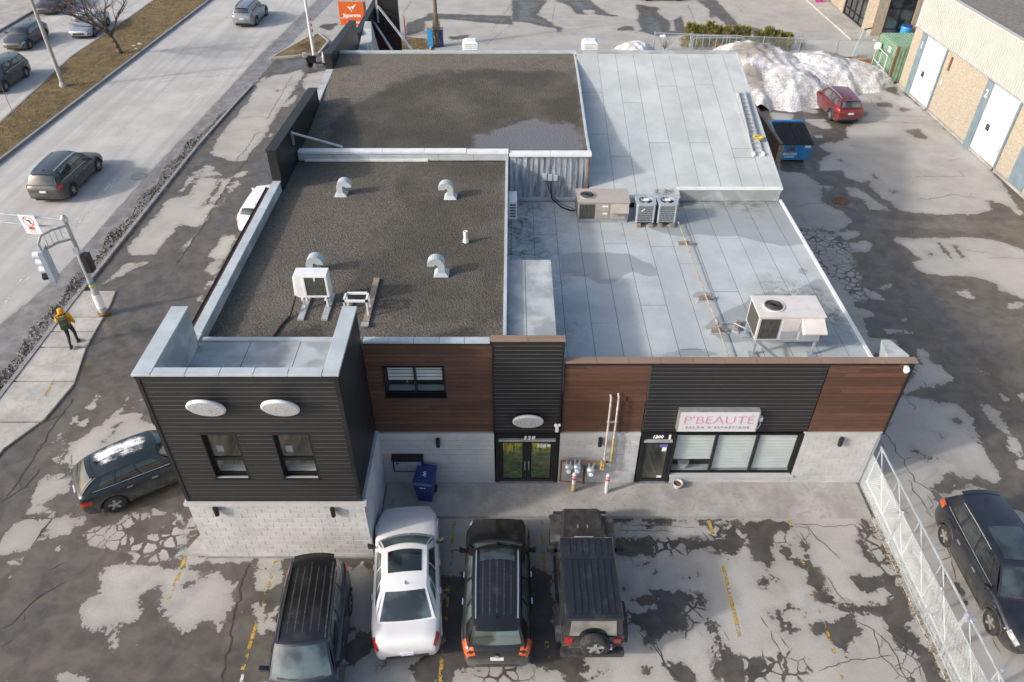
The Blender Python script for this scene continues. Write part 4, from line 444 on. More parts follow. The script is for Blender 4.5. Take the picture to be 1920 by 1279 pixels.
# ---- cladding planks
def planks(name_panel, axis, a0, a1, z0, z1, off, mat, hb=.148, split=False, holes=(), th=.014):
    """horizontal planks; axis 'x': wall facing -Y at y=off; axis 'y': wall facing +X or -X at x=off"""
    back = MB()
    if axis == 'x':
        xs_ = [a0+.003]; 
        for h_ in sorted(holes): back.box(xs_[-1],h_[0],off+.002,off+.06,z0,z1); back.box(h_[0],h_[1],off+.002,off+.06,z0,h_[2]); back.box(h_[0],h_[1],off+.002,off+.06,h_[3],z1); xs_.append(h_[1])
        back.box(xs_[-1],a1-.003,off+.002,off+.06,z0,z1)
    else: back.box(min(off,off-.09*np.sign(off_dir)),max(off,off-.09*np.sign(off_dir)),a0+.003,a1-.003,z0,z1)
    w = part(name_panel, m_joint if mat is m_black else m_dark, back); n = max(1, round((z1-z0)/hb)); h = (z1-z0)/n
    for r in range(n):
        zc = z0 + (r+.5)*h; segs = [(a0,a1)]
        if split:
            c = sorted(random.uniform(a0+.3, a1-.3) for _ in range(random.choice((0,1,1,2)) if a1-a0 > 2 else random.choice((0,1)))); e = [a0]+c+[a1]; segs = [(e[i],e[i+1]) for i in range(len(e)-1) if e[i+1]-e[i] > .12]
        for hx0,hx1,hz0,hz1 in holes:
            ns = []
            for s,t in segs:
                if hz0 < zc < hz1 and s < hx1 and t > hx0:
                    if s < hx0-.02: ns.append((s,hx0))
                    if t > hx1+.02: ns.append((hx1,t))
                else: ns.append((s,t))
            segs = ns
        for s,t in segs:
            L = round(t-s-.004,3)
            if axis == 'x': piece('plank', (L, th, round(h-(.02 if mat is m_black else .01),3)), ((s+t)/2, off-th/2, zc), mat, w)
            else: piece('plank', (th, L, round(h-.017,3)), (off+th/2*off_dir, (s+t)/2, zc), mat, w)
    return w
m_joint = pm('cladding_joint_highlight', (.34,.35,.36), .5, .1)  # grey joint colour paints the pale highlight line along each black plank
W1 = [(-7.95,-7.05,3.52,5.22),(-6.12,-5.18,3.52,5.22)]
planks('black_cladding', 'x', -8.9, -4.26, 2.6, 7.1, -2.80, m_black, holes=W1)
off_dir = 1; planks('black_cladding', 'y', -2.72, -.1, 2.6, 7.1, -4.17, m_black)
off_dir = -1; planks('black_cladding', 'y', -2.72, -.1, 2.6, 7.1, -8.98, m_black)
for x0, x1 in ((-8.99,-8.9),(-4.26,-4.15)): part('corner_trim', m_blackt, MB().box(x0,x1,-2.832,-2.73,2.57,7.12))
part('top_trim', m_blackt, MB().box(-9.0,-4.14,-2.85,-2.74,7.105,7.2))
part('base_trim', m_blackt, MB().box(-8.9,-4.26,-2.83,-2.79,2.565,2.6))
W2 = [(-3.72,-1.93,3.87,5.06)]
planks('brown_cladding', 'x', -4.17, -.57, 2.42, 5.85, 0.0, m_wood, .155, True, W2)
planks('black_cladding', 'x', -.52, 1.42, 2.42, 6.0, -.06, m_black)
planks('brown_cladding', 'x', 1.5, 3.96, 2.42, 5.12, 0.0, m_wood, .155, True)
planks('black_cladding', 'x', 3.99, 9.03, 2.42, 5.12, -.01, m_black)
planks('brown_cladding', 'x', 9.06, 11.38, 2.42, 5.12, 0.0, m_wood, .155, True)
for x in (-.57,1.42): part('corner_trim', m_blackt, MB().box(x,x+.05,-.088,.03,2.4,6.02))
part('corner_trim', m_blackt, MB().box(11.38,11.45,-.03,.3,2.3,5.2)); part('top_trim', m_blackt, MB().box(1.5,3.97,-.05,.05,5.12,5.2)); part('top_trim', m_blackt, MB().box(3.98,9.04,-.034,.05,5.125,5.2)); part('top_trim', m_blackt, MB().box(9.05,11.44,-.05,.05,5.12,5.2)); part('top_trim', m_blackt, MB().box(-4.14,-.58,-.04,.1,5.85,5.92))
# parapet backs and copings
part('parapet', m_memb, MB().box(1.5,11.44,.06,.16,3.6,5.2)); part('parapet', m_memb, MB().box(-.5,1.44,.0,.12,3.6,6.02)); part('parapet', m_memb, MB().box(-4.15,-.53,.1,.17,5.4,5.9))
def coping(x0, x1, y0, y1, z, mat, n, t=.055):
    for i in range(n):
        a, b = x0+(x1-x0)*i/n, x0+(x1-x0)*(i+1)/n; piece('coping', (round(b-a-.012,3), round(y1-y0,3), t), ((a+b)/2,(y0+y1)/2,z), mat, B)
coping(1.5, 11.5, -.065, .17, 5.235, m_cop, 11); coping(-.6, 1.49, -.11, .13, 6.055, m_cop, 2); coping(-4.14, -.61, -.06, .18, 5.955, m_flash, 5)
part('parapet_brace', m_memb, MB().add([(10.75,.18,5.2),(11.45,.18,5.2),(11.45,.2,3.9),(10.75,.2,3.9),(10.95,1.15,5.1),(11.2,1.15,5.1)],[(0,1,5,4),(1,2,5),(0,4,3),(3,4,5,2)]))
part('parapet_brace', m_blackt, MB().box(11.1,11.3,.36,.62,2.9,4.2))
# ---- front box roof and parapets
part('parapet', m_memb, MB().box(-8.95,-8.62,-2.72,-.15,5.9,7.2)); part('parapet', m_memb, MB().box(-4.48,-4.2,-2.72,-.15,5.9,7.2)); part('parapet', m_memb, MB().box(-8.619,-4.481,-2.72,-2.6,5.9,7.2))
for x0,x1,y0,y1,n in ((-9.03,-8.58,-2.88,-.12,2),(-4.5,-4.11,-2.88,-.12,2)):
    for i in range(n): piece('coping', (x1-x0, round((y1-y0)/n-.012,3), .06), ((x0+x1)/2, y0+(y1-y0)*(i+.5)/n, 7.235), m_flash, B)
for i in range(5): a = -8.57+4.06*i/5; piece('coping', (.8, .27, .06), (a+.406,-2.745,7.236), m_flash, B)
for i in range(3): a = -8.62+4.14*i/3; piece('membrane_sheet', (1.365, 2.6, .03), (a+.69,-1.3,5.93), m_memb, B)
part('coping', m_flash, MB().box(-8.6,-4.2,.0,.17,5.9,5.985))
# small windows' surrounds etc. come later
# ---- gravel roof, near
rx = ar(-8.75,-.25,.18)+[-.22]; ry = ar(.16,12.2,.18)+[12.24]
sheet('gravel_roof', rx, ry, 0, m_grav, {'wet': lambda X,Y: field('h', X, Y, -1.2, 1.6), 'pond': lambda X,Y: np.full(X.shape,-1.)}, B, lambda X,Y: 5.6 - .05*np.exp(-((X+2)/2.5)**2-((Y-6)/4)**2))
part('roof_edge', m_flash, MB().box(-.26,-.16,.3,12.1,5.55,5.68))
for i in range(4): piece('parapet_coping', (.3, 2.36, .07), (-8.86,.3+2.4*i+1.2,5.965), m_flash, B)
part('parapet', m_memb, MB().box(-8.98,-8.74,.02,9.8,5.5,5.93)); part('fascia', m_wood, MB().box(-9.3,-8.99,.0,9.6,5.35,5.72)); part('fascia', m_blackt, MB().box(-9.32,-9.3,.0,9.6,5.3,5.76))
part('side_wall', m_block, MB().box(-9.0,-8.98,-.0,22.3,0,5.3))
part('canopy_box', m_blackt, MB().box(-9.75,-9.0,-1.75,-1.1,4.45,4.8))
# ---- back gravel roof
ZB = lambda Y: np.interp(Y, [12.2,14.4,16.5,19.1,20.7,22.4], [5.84,5.91,6.15,6.42,6.52,6.62])
sheet('gravel_roof', ar(-8.66,3.1,.2)+[3.12], ar(12.42,22.3,.2)+[22.36], 0, m_grav2, {'wet': lambda X,Y: field('g', X, Y, -1.2, 1.6), 'pond': lambda X,Y: field('q', X, Y)}, B, lambda X,Y: ZB(Y))
part('side_trim', m_flash, MB().add([p for y in (12.2,14.4,16.5,19.1,20.7,22.4) for p in ((3.1,y,ZB(y)-.2),(3.19,y,ZB(y)-.2),(3.19,y,ZB(y)+.07),(3.1,y,ZB(y)+.07))],[(4*i+k,4*i+(k+1) % 4,4*i+4+(k+1) % 4,4*i+4+k)[::-1] for i in range(5) for k in range(4)]+[(0,1,2,3),(23,22,21,20)]))
for i in range(5): a = -8.64+8.5*i/5; piece('coping', (1.69,.34,.09), (a+.85,12.25,5.99-.02*(i==4)), m_white, B)
for i in range(6): a = -8.64+8.5*i/6; piece('flashing', (1.405,.06,.26), (a+.705,12.12,5.78), m_flash, B)
part('flashing', m_white, MB().box(-8.4,-3.4,12.05,12.1,5.62,5.72))
coping(-.12, 3.22, 12.02, 12.36, 5.9, m_white, 2, .12)
part('back_edge', m_flash, MB().box(-8.7,3.2,22.3,22.55,6.45,6.7)); part('back_edge', m_memb, MB().box(3.2,11.25,21.95,22.3,6.6,6.78))
# corrugated metal wall
mw = part('metal_wall', m_dark, MB().box(-.1,3.1,12.16,12.2,3.8,5.84)); x = -.08; k = 0
while x < 3.05:
    piece('metal_panel', (.2,.02,1.98), (x+.1,12.15+.004*(k % 2),4.84), m_galv, mw); piece('rib', (.03,.05,1.98), (x+.215,12.135,4.84), m_galv, mw); x += .23; k += 1
part('corner_trim', m_rust, MB().box(3.1,3.16,12.08,12.2,3.9,5.82)); part('base_flashing', m_flash, MB().box(-.1,3.1,12.02,12.14,3.85,3.98))
# black sign fins on the street side
for y0,y1,za,zb,bz in ((9.6,16.85,7.2,6.85,5.4),(20.4,27.4,7.2,6.75,3.0)):
    part('sign_fin', m_blackt, MB().hexa([(-9.02,y0,bz),(-8.68,y0,bz),(-8.68,y1,bz),(-9.02,y1,bz),(-9.02,y0,za),(-8.68,y0,za),(-8.68,y1,zb),(-9.02,y1,zb)]))
    part('fin_cap', m_black, MB().hexa([(-9.05,y0-.03,za+.002),(-8.65,y0-.03,za+.002),(-8.65,y1,zb+.002),(-9.05,y1,zb+.002),(-9.05,y0-.03,za+.04),(-8.65,y0-.03,za+.04),(-8.65,y1,zb+.04),(-9.05,y1,zb+.04)]))
part('parapet', m_memb, MB().hexa([(-9.0,16.86,5.2),(-8.66,16.86,5.2),(-8.66,20.39,5.5),(-9.0,20.39,5.5),(-9.0,16.86,6.28),(-8.66,16.86,6.28),(-8.66,20.39,6.5),(-9.0,20.39,6.5)]))
part('fin_brace', m_steel, MB().bar((-8.62,11.7,7.0),(-6.9,12.5,6.06),.1,.06)); part('fin_brace', m_steel, MB().bar((-8.6,11.7,7.05),(-8.6,11.7,6.5),.08,.06))
# ---- membrane sheets: low roof and sloping back roof
def memb(x0, x1, y0, y1, zf, t=.025):
    xs = list(np.linspace(x0, x1, max(2,int((x1-x0)/.22)+1))); ys = list(np.linspace(y0, y1, max(2,int((y1-y0)/.22)+1)))
    gr = lambda X,Y: np.maximum(np.exp(-np.maximum(X-.1,0)/1.3)*.95*(Y < 12.2), np.maximum(1.0*np.exp(-((X-10.1)/1.4)**2-((Y-4.4)/1.6)**2), .85*np.exp(-np.maximum(11.9-Y,0)/.6)*(Y < 12.1)*(X > 6)))*np.where(Y < 12.2, 1, 0)
    o = sheet('membrane_sheet', xs, ys, 0, m_memb, {'wet': lambda X,Y: np.where(Y < 12.05, field('r', X, Y), -1.0), 'grime': gr}, B, zf)
    return o
part('roof_deck', m_seam, MB().box(-.19,11.24,.17,12.0,3.7,3.828))
seams = [-.19] + [4.41+.887*k for k in range(-5,8)] + [11.24]; seams = [s for s in seams if -.2 <= s <= 11.25]
cuts = {0:[5.2],1:[8.8],2:[2.4,9.3],3:[6.4],4:[3.6],5:[8.6],6:[4.6],7:[2.2,8.4],8:[7.2],9:[5.4],10:[3.5,9.0],11:[6.0],12:[4.2]}
for i in range(len(seams)-1):
    e = [.2] + cuts.get(i,[]) + [11.99]
    for j in range(len(e)-1): dz = random.uniform(0,.004); memb(seams[i]+.0065, seams[i+1]-.0065, e[j]+.007, e[j+1]-.007, lambda X,Y,dz=dz: np.full(X.shape,3.85+dz))
part('roof_edge', m_white, MB().box(11.22,11.32,.32,12.1,3.74,3.9))
ZU = lambda Y: 4.43+.235*(Y-12.1) - .012*np.maximum(0,Y-19)*(Y-19)*.3
part('roof_deck', m_seam, MB().hexa([(3.16,11.46,3.8),(6.88,11.46,3.8),(6.88,12.2,3.8),(3.16,12.2,3.8),(3.16,11.46,4.25),(6.88,11.46,4.25),(6.88,12.2,4.42),(3.16,12.2,4.42)]))
ds = sheet('roof_deck', [3.16,7,11.2], list(np.linspace(12.1,21.96,12)), 0, m_seam, {}, B, lambda X,Y: ZU(Y)-.022)
us = [3.2] + [4.26+.89*k for k in range(0,8)] + [11.2]; ucut = {0:[15.6,18.7],1:[14.1],2:[17.9],3:[15.0],4:[19.2],5:[15.0],6:[19.3],7:[14.6,14.0],8:[17]}
for i in range(len(us)-1):
    y0 = 11.46 if us[i+1] < 6.95 else 12.1; e = [y0] + sorted(ucut.get(i,[])) + [21.95]
    for j in range(len(e)-1): dz = random.uniform(0,.004); memb(us[i]+.006, us[i+1]-.006, e[j]+.008, e[j+1]-.008, lambda X,Y,dz=dz: ZU(Y)+dz)
part('step_wall', m_memb, MB().box(6.9,11.18,12.02,12.1,3.85,4.36)); part('step_coping', m_white, MB().box(6.86,11.24,11.98,12.14,4.37,4.455)); part('step_wall', m_memb, MB().box(6.84,6.9,11.46,12.02,3.85,4.3)); part('step_coping', m_white, MB().box(3.16,6.84,11.42,11.455,4.1,4.27))
part('roof_edge', m_flash, MB().hexa([(11.2,12.1,4.2),(11.26,12.1,4.2),(11.26,21.9,6.5),(11.2,21.9,6.5),(11.2,12.1,4.46),(11.26,12.1,4.46),(11.26,21.9,6.76),(11.2,21.9,6.76)]))
# raised box beside the near gravel roof
part('raised_curb', m_plaster, MB().box(-.15,1.28,.14,5.05,3.86,5.36))
piece('membrane_sheet', (.58,4.9,.04), (.135,2.6,5.385), m_memb, B); piece('membrane_sheet', (.86,4.9,.04), (.872,2.6,5.385), m_memb, B)
# ---- windows and doors
m_backroom = pm('interior_painted_shade', (.16,.155,.15), .8)  # darkened room colour: painted shade for the gaps between blind slats
def window(x0, x1, z0, z1, y, rail=None, mull=(), depth=.16, fr=.05, room=1.2, blinds=None, sillm=None, name='window'):
    w = part(name, m_blackt, MB().box(x0-.02,x1+.02,y-.03,y+.02,z1,z1+.035))
    def bar(a,b,c,d,mat=m_blackt,nm='frame',ya=y+depth-.04,yb=y+depth+.03): MB().box(a,b,ya,yb,c,d).build(nm, mat, w)
    bar(x0,x0+fr,z0,z1); bar(x1-fr,x1,z0,z1); bar(x0+fr,x1-fr,z0,z0+fr); bar(x0+fr,x1-fr,z1-fr,z1)
    for m_ in mull: bar(m_-fr*.7,m_+fr*.7,z0+fr,z1-fr,ya=y+depth-.045)
    if rail: bar(x0+fr,x1-fr,rail-.05,rail+.05,ya=y+depth-.045)
    MB().box(x0-.03,x0,y-.02,y+depth+.03,z0-.02,z1).build('jamb', m_blackt, w); MB().box(x1,x1+.03,y-.02,y+depth+.03,z0-.02,z1).build('jamb', m_blackt, w); MB().box(x0-.05,x1+.05,y-.06,y+depth,z0-.05,z0-.021).build('sill', sillm or m_blackt, w)
    e = [x0+fr] + list(mull) + [x1-fr]; ze = [z0+fr] + ([rail] if rail else []) + [z1-fr]
    for i in range(len(e)-1):
        for j in range(len(ze)-1): MB().box(e[i]+.02*(i > 0),e[i+1]-.02*(i < len(e)-2),y+depth,y+depth+.008,ze[j]+.03*(j > 0),ze[j+1]-.03*(j < len(ze)-2)).build('pane', m_glass, w)
    r = MB(); a,b,c,d = x0+.01,x1-.01,y+depth+.035,y+depth+room
    r.add([(a,c,z0),(b,c,z0),(b,d,z0),(a,d,z0),(a,c,z1),(b,c,z1),(b,d,z1),(a,d,z1)],[(0,1,2,3),(2,6,7,3),(1,5,6,2),(0,3,7,4),(4,7,6,5)]); r.build('interior', m_floor if blinds is None else m_backroom, w)
    MB().box(x0+.03,x1-.03,y+depth+.05,y+depth+.3,z0+.005,z0+.045).build('inner_sill', m_white, w)
    if blinds:
        for i in range(len(e)-1):
            a, b = e[i]+.035, e[i+1]-.035; zb, st, hh = blinds[i] if isinstance(blinds, list) else blinds; z = z1-.08
            while z > zb:
                s = piece('blind_slat', (round(b-a,3), .012, hh), ((a+b)/2, y+depth+.06, z), m_blind, w); s.rotation_euler = (R(-14),0,0); z -= st
    return w
for (x0,x1,z0,z1) in W1:
    w = window(x0+.02,x1-.02,z0,z1-.02,-2.8,rail=4.12,room=1.3)
    MB().box(x0+.12,x0+.3,-2.5,-2.47,4.2,4.42).build('paper_notice', m_letter, w)
w = window(-3.7,-1.95,3.89,5.02,0.0,mull=(-2.82,),blinds=(4.32,.135,.095)); MB().tube([(-2.95,.24,4.9),(-3.02,.25,4.6),(-3.1,.26,4.2)],.012).build('blind_cord', m_letter, w); MB().tube([(-2.6,.24,4.9),(-2.68,.25,4.55)],.012).build('blind_cord', m_letter, w)
w = window(5.06,8.98,.46,2.3,-.02,mull=(6.36,7.64),depth=.1,fr=.06,room=.5,blinds=[(.98,.14,.108),(.56,.14,.108),(.6,.14,.108)])
MB().lathe([(.15,0),(.19,.26),(.17,.26)],(5.55,.3,.5),18).build('window_bucket', m_white, w)
# framed glass doors
def door(x0, x1, z1, y, leaves, transom, rm):
    d = part('entrance', m_blackt, MB().box(x0,x1,y-.02,y+.1,z1,z1+.05))
    MB().box(x0,x0+.09,y-.03,y+.1,.1,z1).build('frame', m_blackt, d); MB().box(x1-.09,x1,y-.03,y+.1,.1,z1).build('frame', m_blackt, d); MB().box(x0+.09,x1-.09,y-.04,y+.1,transom-.05,transom+.03).build('transom_bar', m_steelp, d)
    MB().box(x0+.09,x1-.09,y+.03,y+.05,transom+.03,z1).build('transom_panel', m_blackt, d); MB().box(x0+.02,x1-.02,y-.1,y+.1,.1,.135).build('threshold', m_alu, d)
    n = leaves; lw = (x1-x0-.18)/n
    for i in range(n):
        a = x0+.09+lw*i; b = a+lw; lf = MB(); lf.box(a+.005,a+.11,y,y+.05,.14,transom-.055); lf.box(b-.11,b-.005,y,y+.05,.14,transom-.055); lf.box(a+.11,b-.11,y,y+.05,.14,.26); lf.box(a+.11,b-.11,y,y+.05,transom-.15,transom-.055)
        l = lf.build('door', m_blackt, d); MB().box(a+.11,b-.11,y+.02,y+.028,.26,transom-.15).build('pane', m_glass, l)
        hx = (b-.06 if (n == 1 or i == 0) else a+.06); MB().cyl((hx,y-.05,.75),(hx,y-.05,1.15 if n > 1 else 1.75),.016,n=8).build('handle', m_alu if n > 1 else m_blackt, l)
    q = MB(); a,b,c,e = x0+.1,x1-.1,y+.06,y+1.3; q.add([(a,c,.12),(b,c,.12),(b,e,.12),(a,e,.12),(a,c,z1),(b,c,z1),(b,e,z1),(a,e,z1)],[(0,1,2,3),(2,6,7,3),(1,5,6,2),(0,3,7,4),(4,7,6,5)]); q.build('interior', rm, d); return d
M = Mat('printed_pond_film'); v = M.pos; s_ = M.vscale((1.2,1,3.2))
c = M.mix(M.step(M.noise(2.2,4,s_,.6,1.2),.36,.62),(.07,.06,.035),(.20,.22,.08)); c = M.mix(M.math('MULTIPLY',M.step(M.noise(3.6,3,s_,.5,.8,),.55,.66),.9),c,(.05,.34,.13)); zt = M.step(M.z(),1.35,1.75); c = M.mix(M.math('MULTIPLY',zt,M.step(M.noise(4,3,M.vscale((3,1,.7))),.4,.6)),c,(.75,.60,.05)); c = M.mix(M.math('MULTIPLY',M.step(M.noise(5,3,M.vscale((.7,1,3))),.6,.7),.6),c,(.45,.5,.25))
M.set(Base_Color=c, Roughness=.15, Coat_Weight=.5); m_pond = M.m
d = door(-.5,1.44,2.32,-.03,2,2.08,m_room)
for a,b in ((-.28,.33),(.61,1.21)): MB().box(a,b,.0,.004,.27,1.92).build('printed_film', m_pond, d)
text('street_number','328',.2,m_letter,d,(.52,-.075,2.2),(R(90),0,0),.01,.006,.25,1.0,1.25); text('street_number','328',.19,m_letter,d,(.92,-.012,1.78),(R(90),0,0),.004,.008); MB().box(1.1,1.2,-.014,-.008,1.74,1.86).build('door_sticker', m_letter, d)
d = door(4.0,5.06,2.34,-.03,1,2.04,m_floor); text('street_number','1200',.17,m_letter,d,(4.5,-.02,2.19),(R(90),0,0),.006,.006,.2); m_stk = pm('sticker_violet',(.16,.15,.55),.5)
MB().box(4.62,4.86,-.016,-.01,1.74,1.84).build('door_sticker', m_stk, d); MB().box(4.7,4.84,-.017,-.011,1.55,1.72).build('door_sticker', m_letter, d); MB().box(4.68,4.83,-.016,-.01,.3,.4).build('door_sticker', m_letter, d); MB().box(4.84,4.9,-.04,-.035,2.1,2.3).build('door_sticker', m_blind, d)
# round discs tilted on the black cladding
def disc(x, y, z, lab):
    t = thing('wall_disc', lab, 'wall light', (x,y,z), 0, 'round white discs on the black cladding'); t.rotation_euler = (R(90+24),0,0)
    MB().lathe([(.30,-.05),(.455,-.03),(.465,0),(.465,.03),(.45,.04)],n=36).build('rim', m_white, t, True); MB().lathe([(.435,.03),(.43,.052),(.02,.06)],n=36).build('face', m_sign, t)
    m = MB(); rr = random.Random(int(x*10))
    for k in range(46):
        r = .08+.33*k/46; a = k*2.4*.62; m.box(r*math.cos(a)-.012,r*math.cos(a)+.012,r*math.sin(a)-.012,r*math.sin(a)+.012,.05,.068)
    stuff(m.build('bulbs', m_steelp, t)); MB().cyl((0,0,-.3),(0,0,-.08),.07,n=10).build('bracket', m_blackt, t)
disc(-7.46,-2.97,6.27,'white round disc left of the other on the two storey black front'); disc(-5.65,-2.97,6.27,'white round disc right of the other on the two storey black front'); disc(.48,-.2,3.05,'white round disc on black cladding above the double glass doors')
# salon light-box sign
t = thing('salon_sign', 'white light box sign reading P\'BEAUTÉ above the salon window', 'sign', (6.18,-.02,3.02)); t.rotation_euler = (0,0,0)
MB().box(-1.2,1.2,-.2,-.001,-.4,.44).build('cabinet', m_alu, t); MB().box(-1.16,1.16,-.212,-.201,-.37,.41).build('face', m_sign, t)
text('lettering','P\'BEAUTÉ',.46,m_pink,t,(0,-.218,.1),(R(90),0,0),.004,-.009,0,1.1,1.0); text('lettering','SALON D\'ESTHÉTIQUE',.115,m_lilac,t,(0,-.218,-.2),(R(90),0,0),.004,.002,0,1.0,1.75)
MB().box(1.26,1.36,-.1,0,-.06,.1).build('junction_box', m_white, t); MB().tube([(1.31,-.06,-.06),(1.33,-.08,-.25),(1.25,-.1,-.38),(1.15,-.12,-.38)],.014).build('cable', m_white, t)
# wall lamps, camera boxes, mailboxes
for x,y,z,lab in ((-2.29,-.04,2.05,'black cylinder wall lamp above the mailbox'),(2.72,-.04,2.08,'black cylinder wall lamp above the gas meters'),(10.14,-.04,2.1,'black cylinder wall lamp near the right wall end'),(-8.22,-2.85,2.28,'black cylinder wall lamp on the left of the front block wall'),(-4.98,-2.85,2.24,'black cylinder wall lamp on the right of the front block wall')):
    t = thing('wall_lamp', lab, 'wall lamp', (x,y,z), 0, 'black wall lamps'); MB().cyl((0,-.09,-.17),(0,-.09,.15),.065,n=14).build('shade', m_blackt, t, False); MB().box(-.04,.04,-.05,0,-.06,.06).build('bracket', m_blackt, t)
t = thing('mailbox_cluster','grey steel mailbox unit with dark hood on the block wall','mailbox',(-3.28,-.05,.85)); MB().box(-.47,.47,-.2,0,0,.55).build('body', m_blackt, t); MB().box(-.42,.42,-.215,-.201,.06,.46).build('front', m_steel, t); MB().add([(-.5,-.225,.53),(.5,-.225,.53),(.5,0,.58),(-.5,0,.58),(-.5,-.225,.57),(.5,-.225,.57),(.5,0,.62),(-.5,0,.62)],[(3,2,1,0),(4,5,6,7),(0,1,5,4),(1,2,6,5),(2,3,7,6),(3,0,4,7)]).build('hood', m_blackt, t); MB().box(-.38,-.26,-.22,-.216,.37,.42).build('slot', m_dark, t)
for i in range(3): MB().box(-.2+.2*i,-.08+.2*i,-.22,-.216,.37,.4).build('name_plate', m_alu, t)
t = thing('security_camera','white security camera on the right end of the brown cladding','camera',(11.2,-.03,5.05)); MB().lathe([(.09,0),(.09,-.06),(.06,-.13),(.01,-.15)],(0,-.1,.02),14).build('dome', m_letter, t, True); MB().box(-.05,.05,-.12,0,0,.06).build('mount', m_letter, t)
t = thing('emergency_lamp','white twin spot lamp beside the double door pilaster','lamp',(1.36,-.1,2.72)); MB().box(-.05,.05,-.08,0,-.16,.1).build('housing', m_letter, t); MB().cyl((-.03,-.06,.1),(-.05,-.14,.2),.04,.05,10).build('spot', m_letter, t); MB().cyl((.03,-.06,.1),(.06,-.14,.2),.04,.05,10).build('spot', m_letter, t)
# ================================================================ things on the roofs
def hood(x, y, facing, lab, patch):     # sheet-metal gooseneck vent
    t = thing('roof_vent', lab, 'vent', (x,y,5.59), 0, 'gooseneck vents on the gravel roof')
    MB().hexa([(-.24,-.24,0),(.24,-.24,0),(.24,.24,0),(-.24,.24,0),(-.13,-.15,.13),(.13,-.15,.13),(.13,.15,.13),(-.13,.15,.13)]).build('base', m_flash, t)
    m = MB(); n = 12; ring = []
    P = [(-.12,.12),(-.12,.34)] + [(.16+.28*math.cos(a), .36+.28*math.sin(a)) for a in np.linspace(math.pi,.0,n)]
    Q = [(.10,.12),(.10,.34)] + [(.16+.05*math.cos(a), .36+.05*math.sin(a)) for a in np.linspace(math.pi,.0,n)]
    vs = []
    for (px,pz),(qx,qz) in zip(P,Q): vs += [(px*facing,-.16,pz),(px*facing,.16,pz),(qx*facing,.16,qz),(qx*facing,-.16,qz)]
    k = len(P); fs = [(4*i+j,4*i+(j+1) % 4,4*i+4+(j+1) % 4,4*i+4+j) for i in range(k-1) for j in range(4)] + [(3,2,1,0),tuple(4*k-4+j for j in range(4))]
    m.add(vs, fs); m.build('hood', m_flash, t)
    MB().box(.33*facing-.09,.33*facing+.09,-.14,.14,.345,.356).build('mesh_screen', m_dark, t)
    if patch: MB().box(-.1,.1,-.205,-.19,.015,.06).build('rust_patch', m_rust, t)
hood(-6.43,9.3,1,'gooseneck roof vent with rusty base at the far left of the gravel roof',True); hood(-2.3,9.1,-1,'gooseneck roof vent at the far right of the gravel roof',False); hood(-6.44,4.05,1,'gooseneck roof vent behind the white heat pump',False); hood(-2.26,3.95,-1,'gooseneck roof vent at the near right of the gravel roof',False)
t = thing('plumbing_vent','short white plumbing pipe standing on the gravel roof','pipe',(-1.58,5.9,5.58)); MB().cyl((0,0,0),(0,0,.1),.11,.09,14).build('collar', m_white, t); MB().lathe([(.07,.1),(.07,.42),(.055,.42),(.05,.3)],n=14).build('pipe', m_white, t)
# heat pump on a stand
t = thing('heat_pump','white heat pump on a steel stand on the gravel roof','heat pump',(-5.88,2.2,5.6))
MB().box(-.5,.46,-.18,.2,.42,1.22).build('cabinet', m_white, t); MB().hexa([(-.6,-.15,.44),(-.5,-.15,.44),(-.5,.18,.44),(-.6,.18,.44),(-.56,-.12,1.1),(-.5,-.12,1.18),(-.5,.16,1.18),(-.56,.16,1.1)]).build('side_cover', m_white, t)
MB().box(-.2,.42,-.2,-.182,.5,1.14).build('coil_panel', m_fin, t)
for a,b,c,d in ((-.26,-.2,.46,1.18),(.4,.46,.46,1.18),(-.2,.4,1.14,1.19),(-.2,.4,.44,.5)): MB().box(a,b,-.215,-.181,c,d).build('coil_frame', m_white, t)
MB().box(.08,.12,-.22,-.2,1.02,1.14).build('latch', m_white, t)
for x in (-.36,.34):
    MB().box(x-.09,x+.09,-.78,.55,0,.06).build('skid', m_lumber if False else m_steelp, t); MB().bar((x,-.14,.06),(x,-.14,.42),.05).build('stand_leg', m_white, t); MB().bar((x,.16,.06),(x,.16,.42),.05).build('stand_leg', m_white, t); MB().bar((x,-.3,.4),(x,.3,.4),.05).build('stand_rail', m_white, t)
MB().tube([(-.55,-.05,.5),(-.62,-.3,.3),(-.7,-.6,.05),(-.85,-1.0,.03),(-.92,-1.4,.03),(-1.0,-1.75,.03),(-.98,-1.95,.1)],.035,6).build('hose', m_rubber, t)
# empty stand
t = thing('equipment_stand','empty white steel equipment stand with a long timber skid','stand',(-4.6,1.85,5.6))
for y in (-.2,.2): MB().bar((-.36,y,.55),(.36,y,.55),.06).build('top_rail', m_white, t)
for x in (-.33,.33): MB().bar((x,-.23,.55),(x,.23,.55),.06).build('top_rail', m_white, t)
for x in (-.33,.33):
    for y in (-.2,.2): MB().bar((x,y,.04),(x,y,.52),.05).build('leg', m_white, t)
MB().box(.22,.4,-.75,1.75,0,.06).build('skid', m_lumber, t); MB().box(-.42,-.24,-.3,.6,0,.06).build('skid', m_lumber, t); MB().box(.2,.42,-.8,-.62,.06,.1).build('bracket', m_steelp, t)
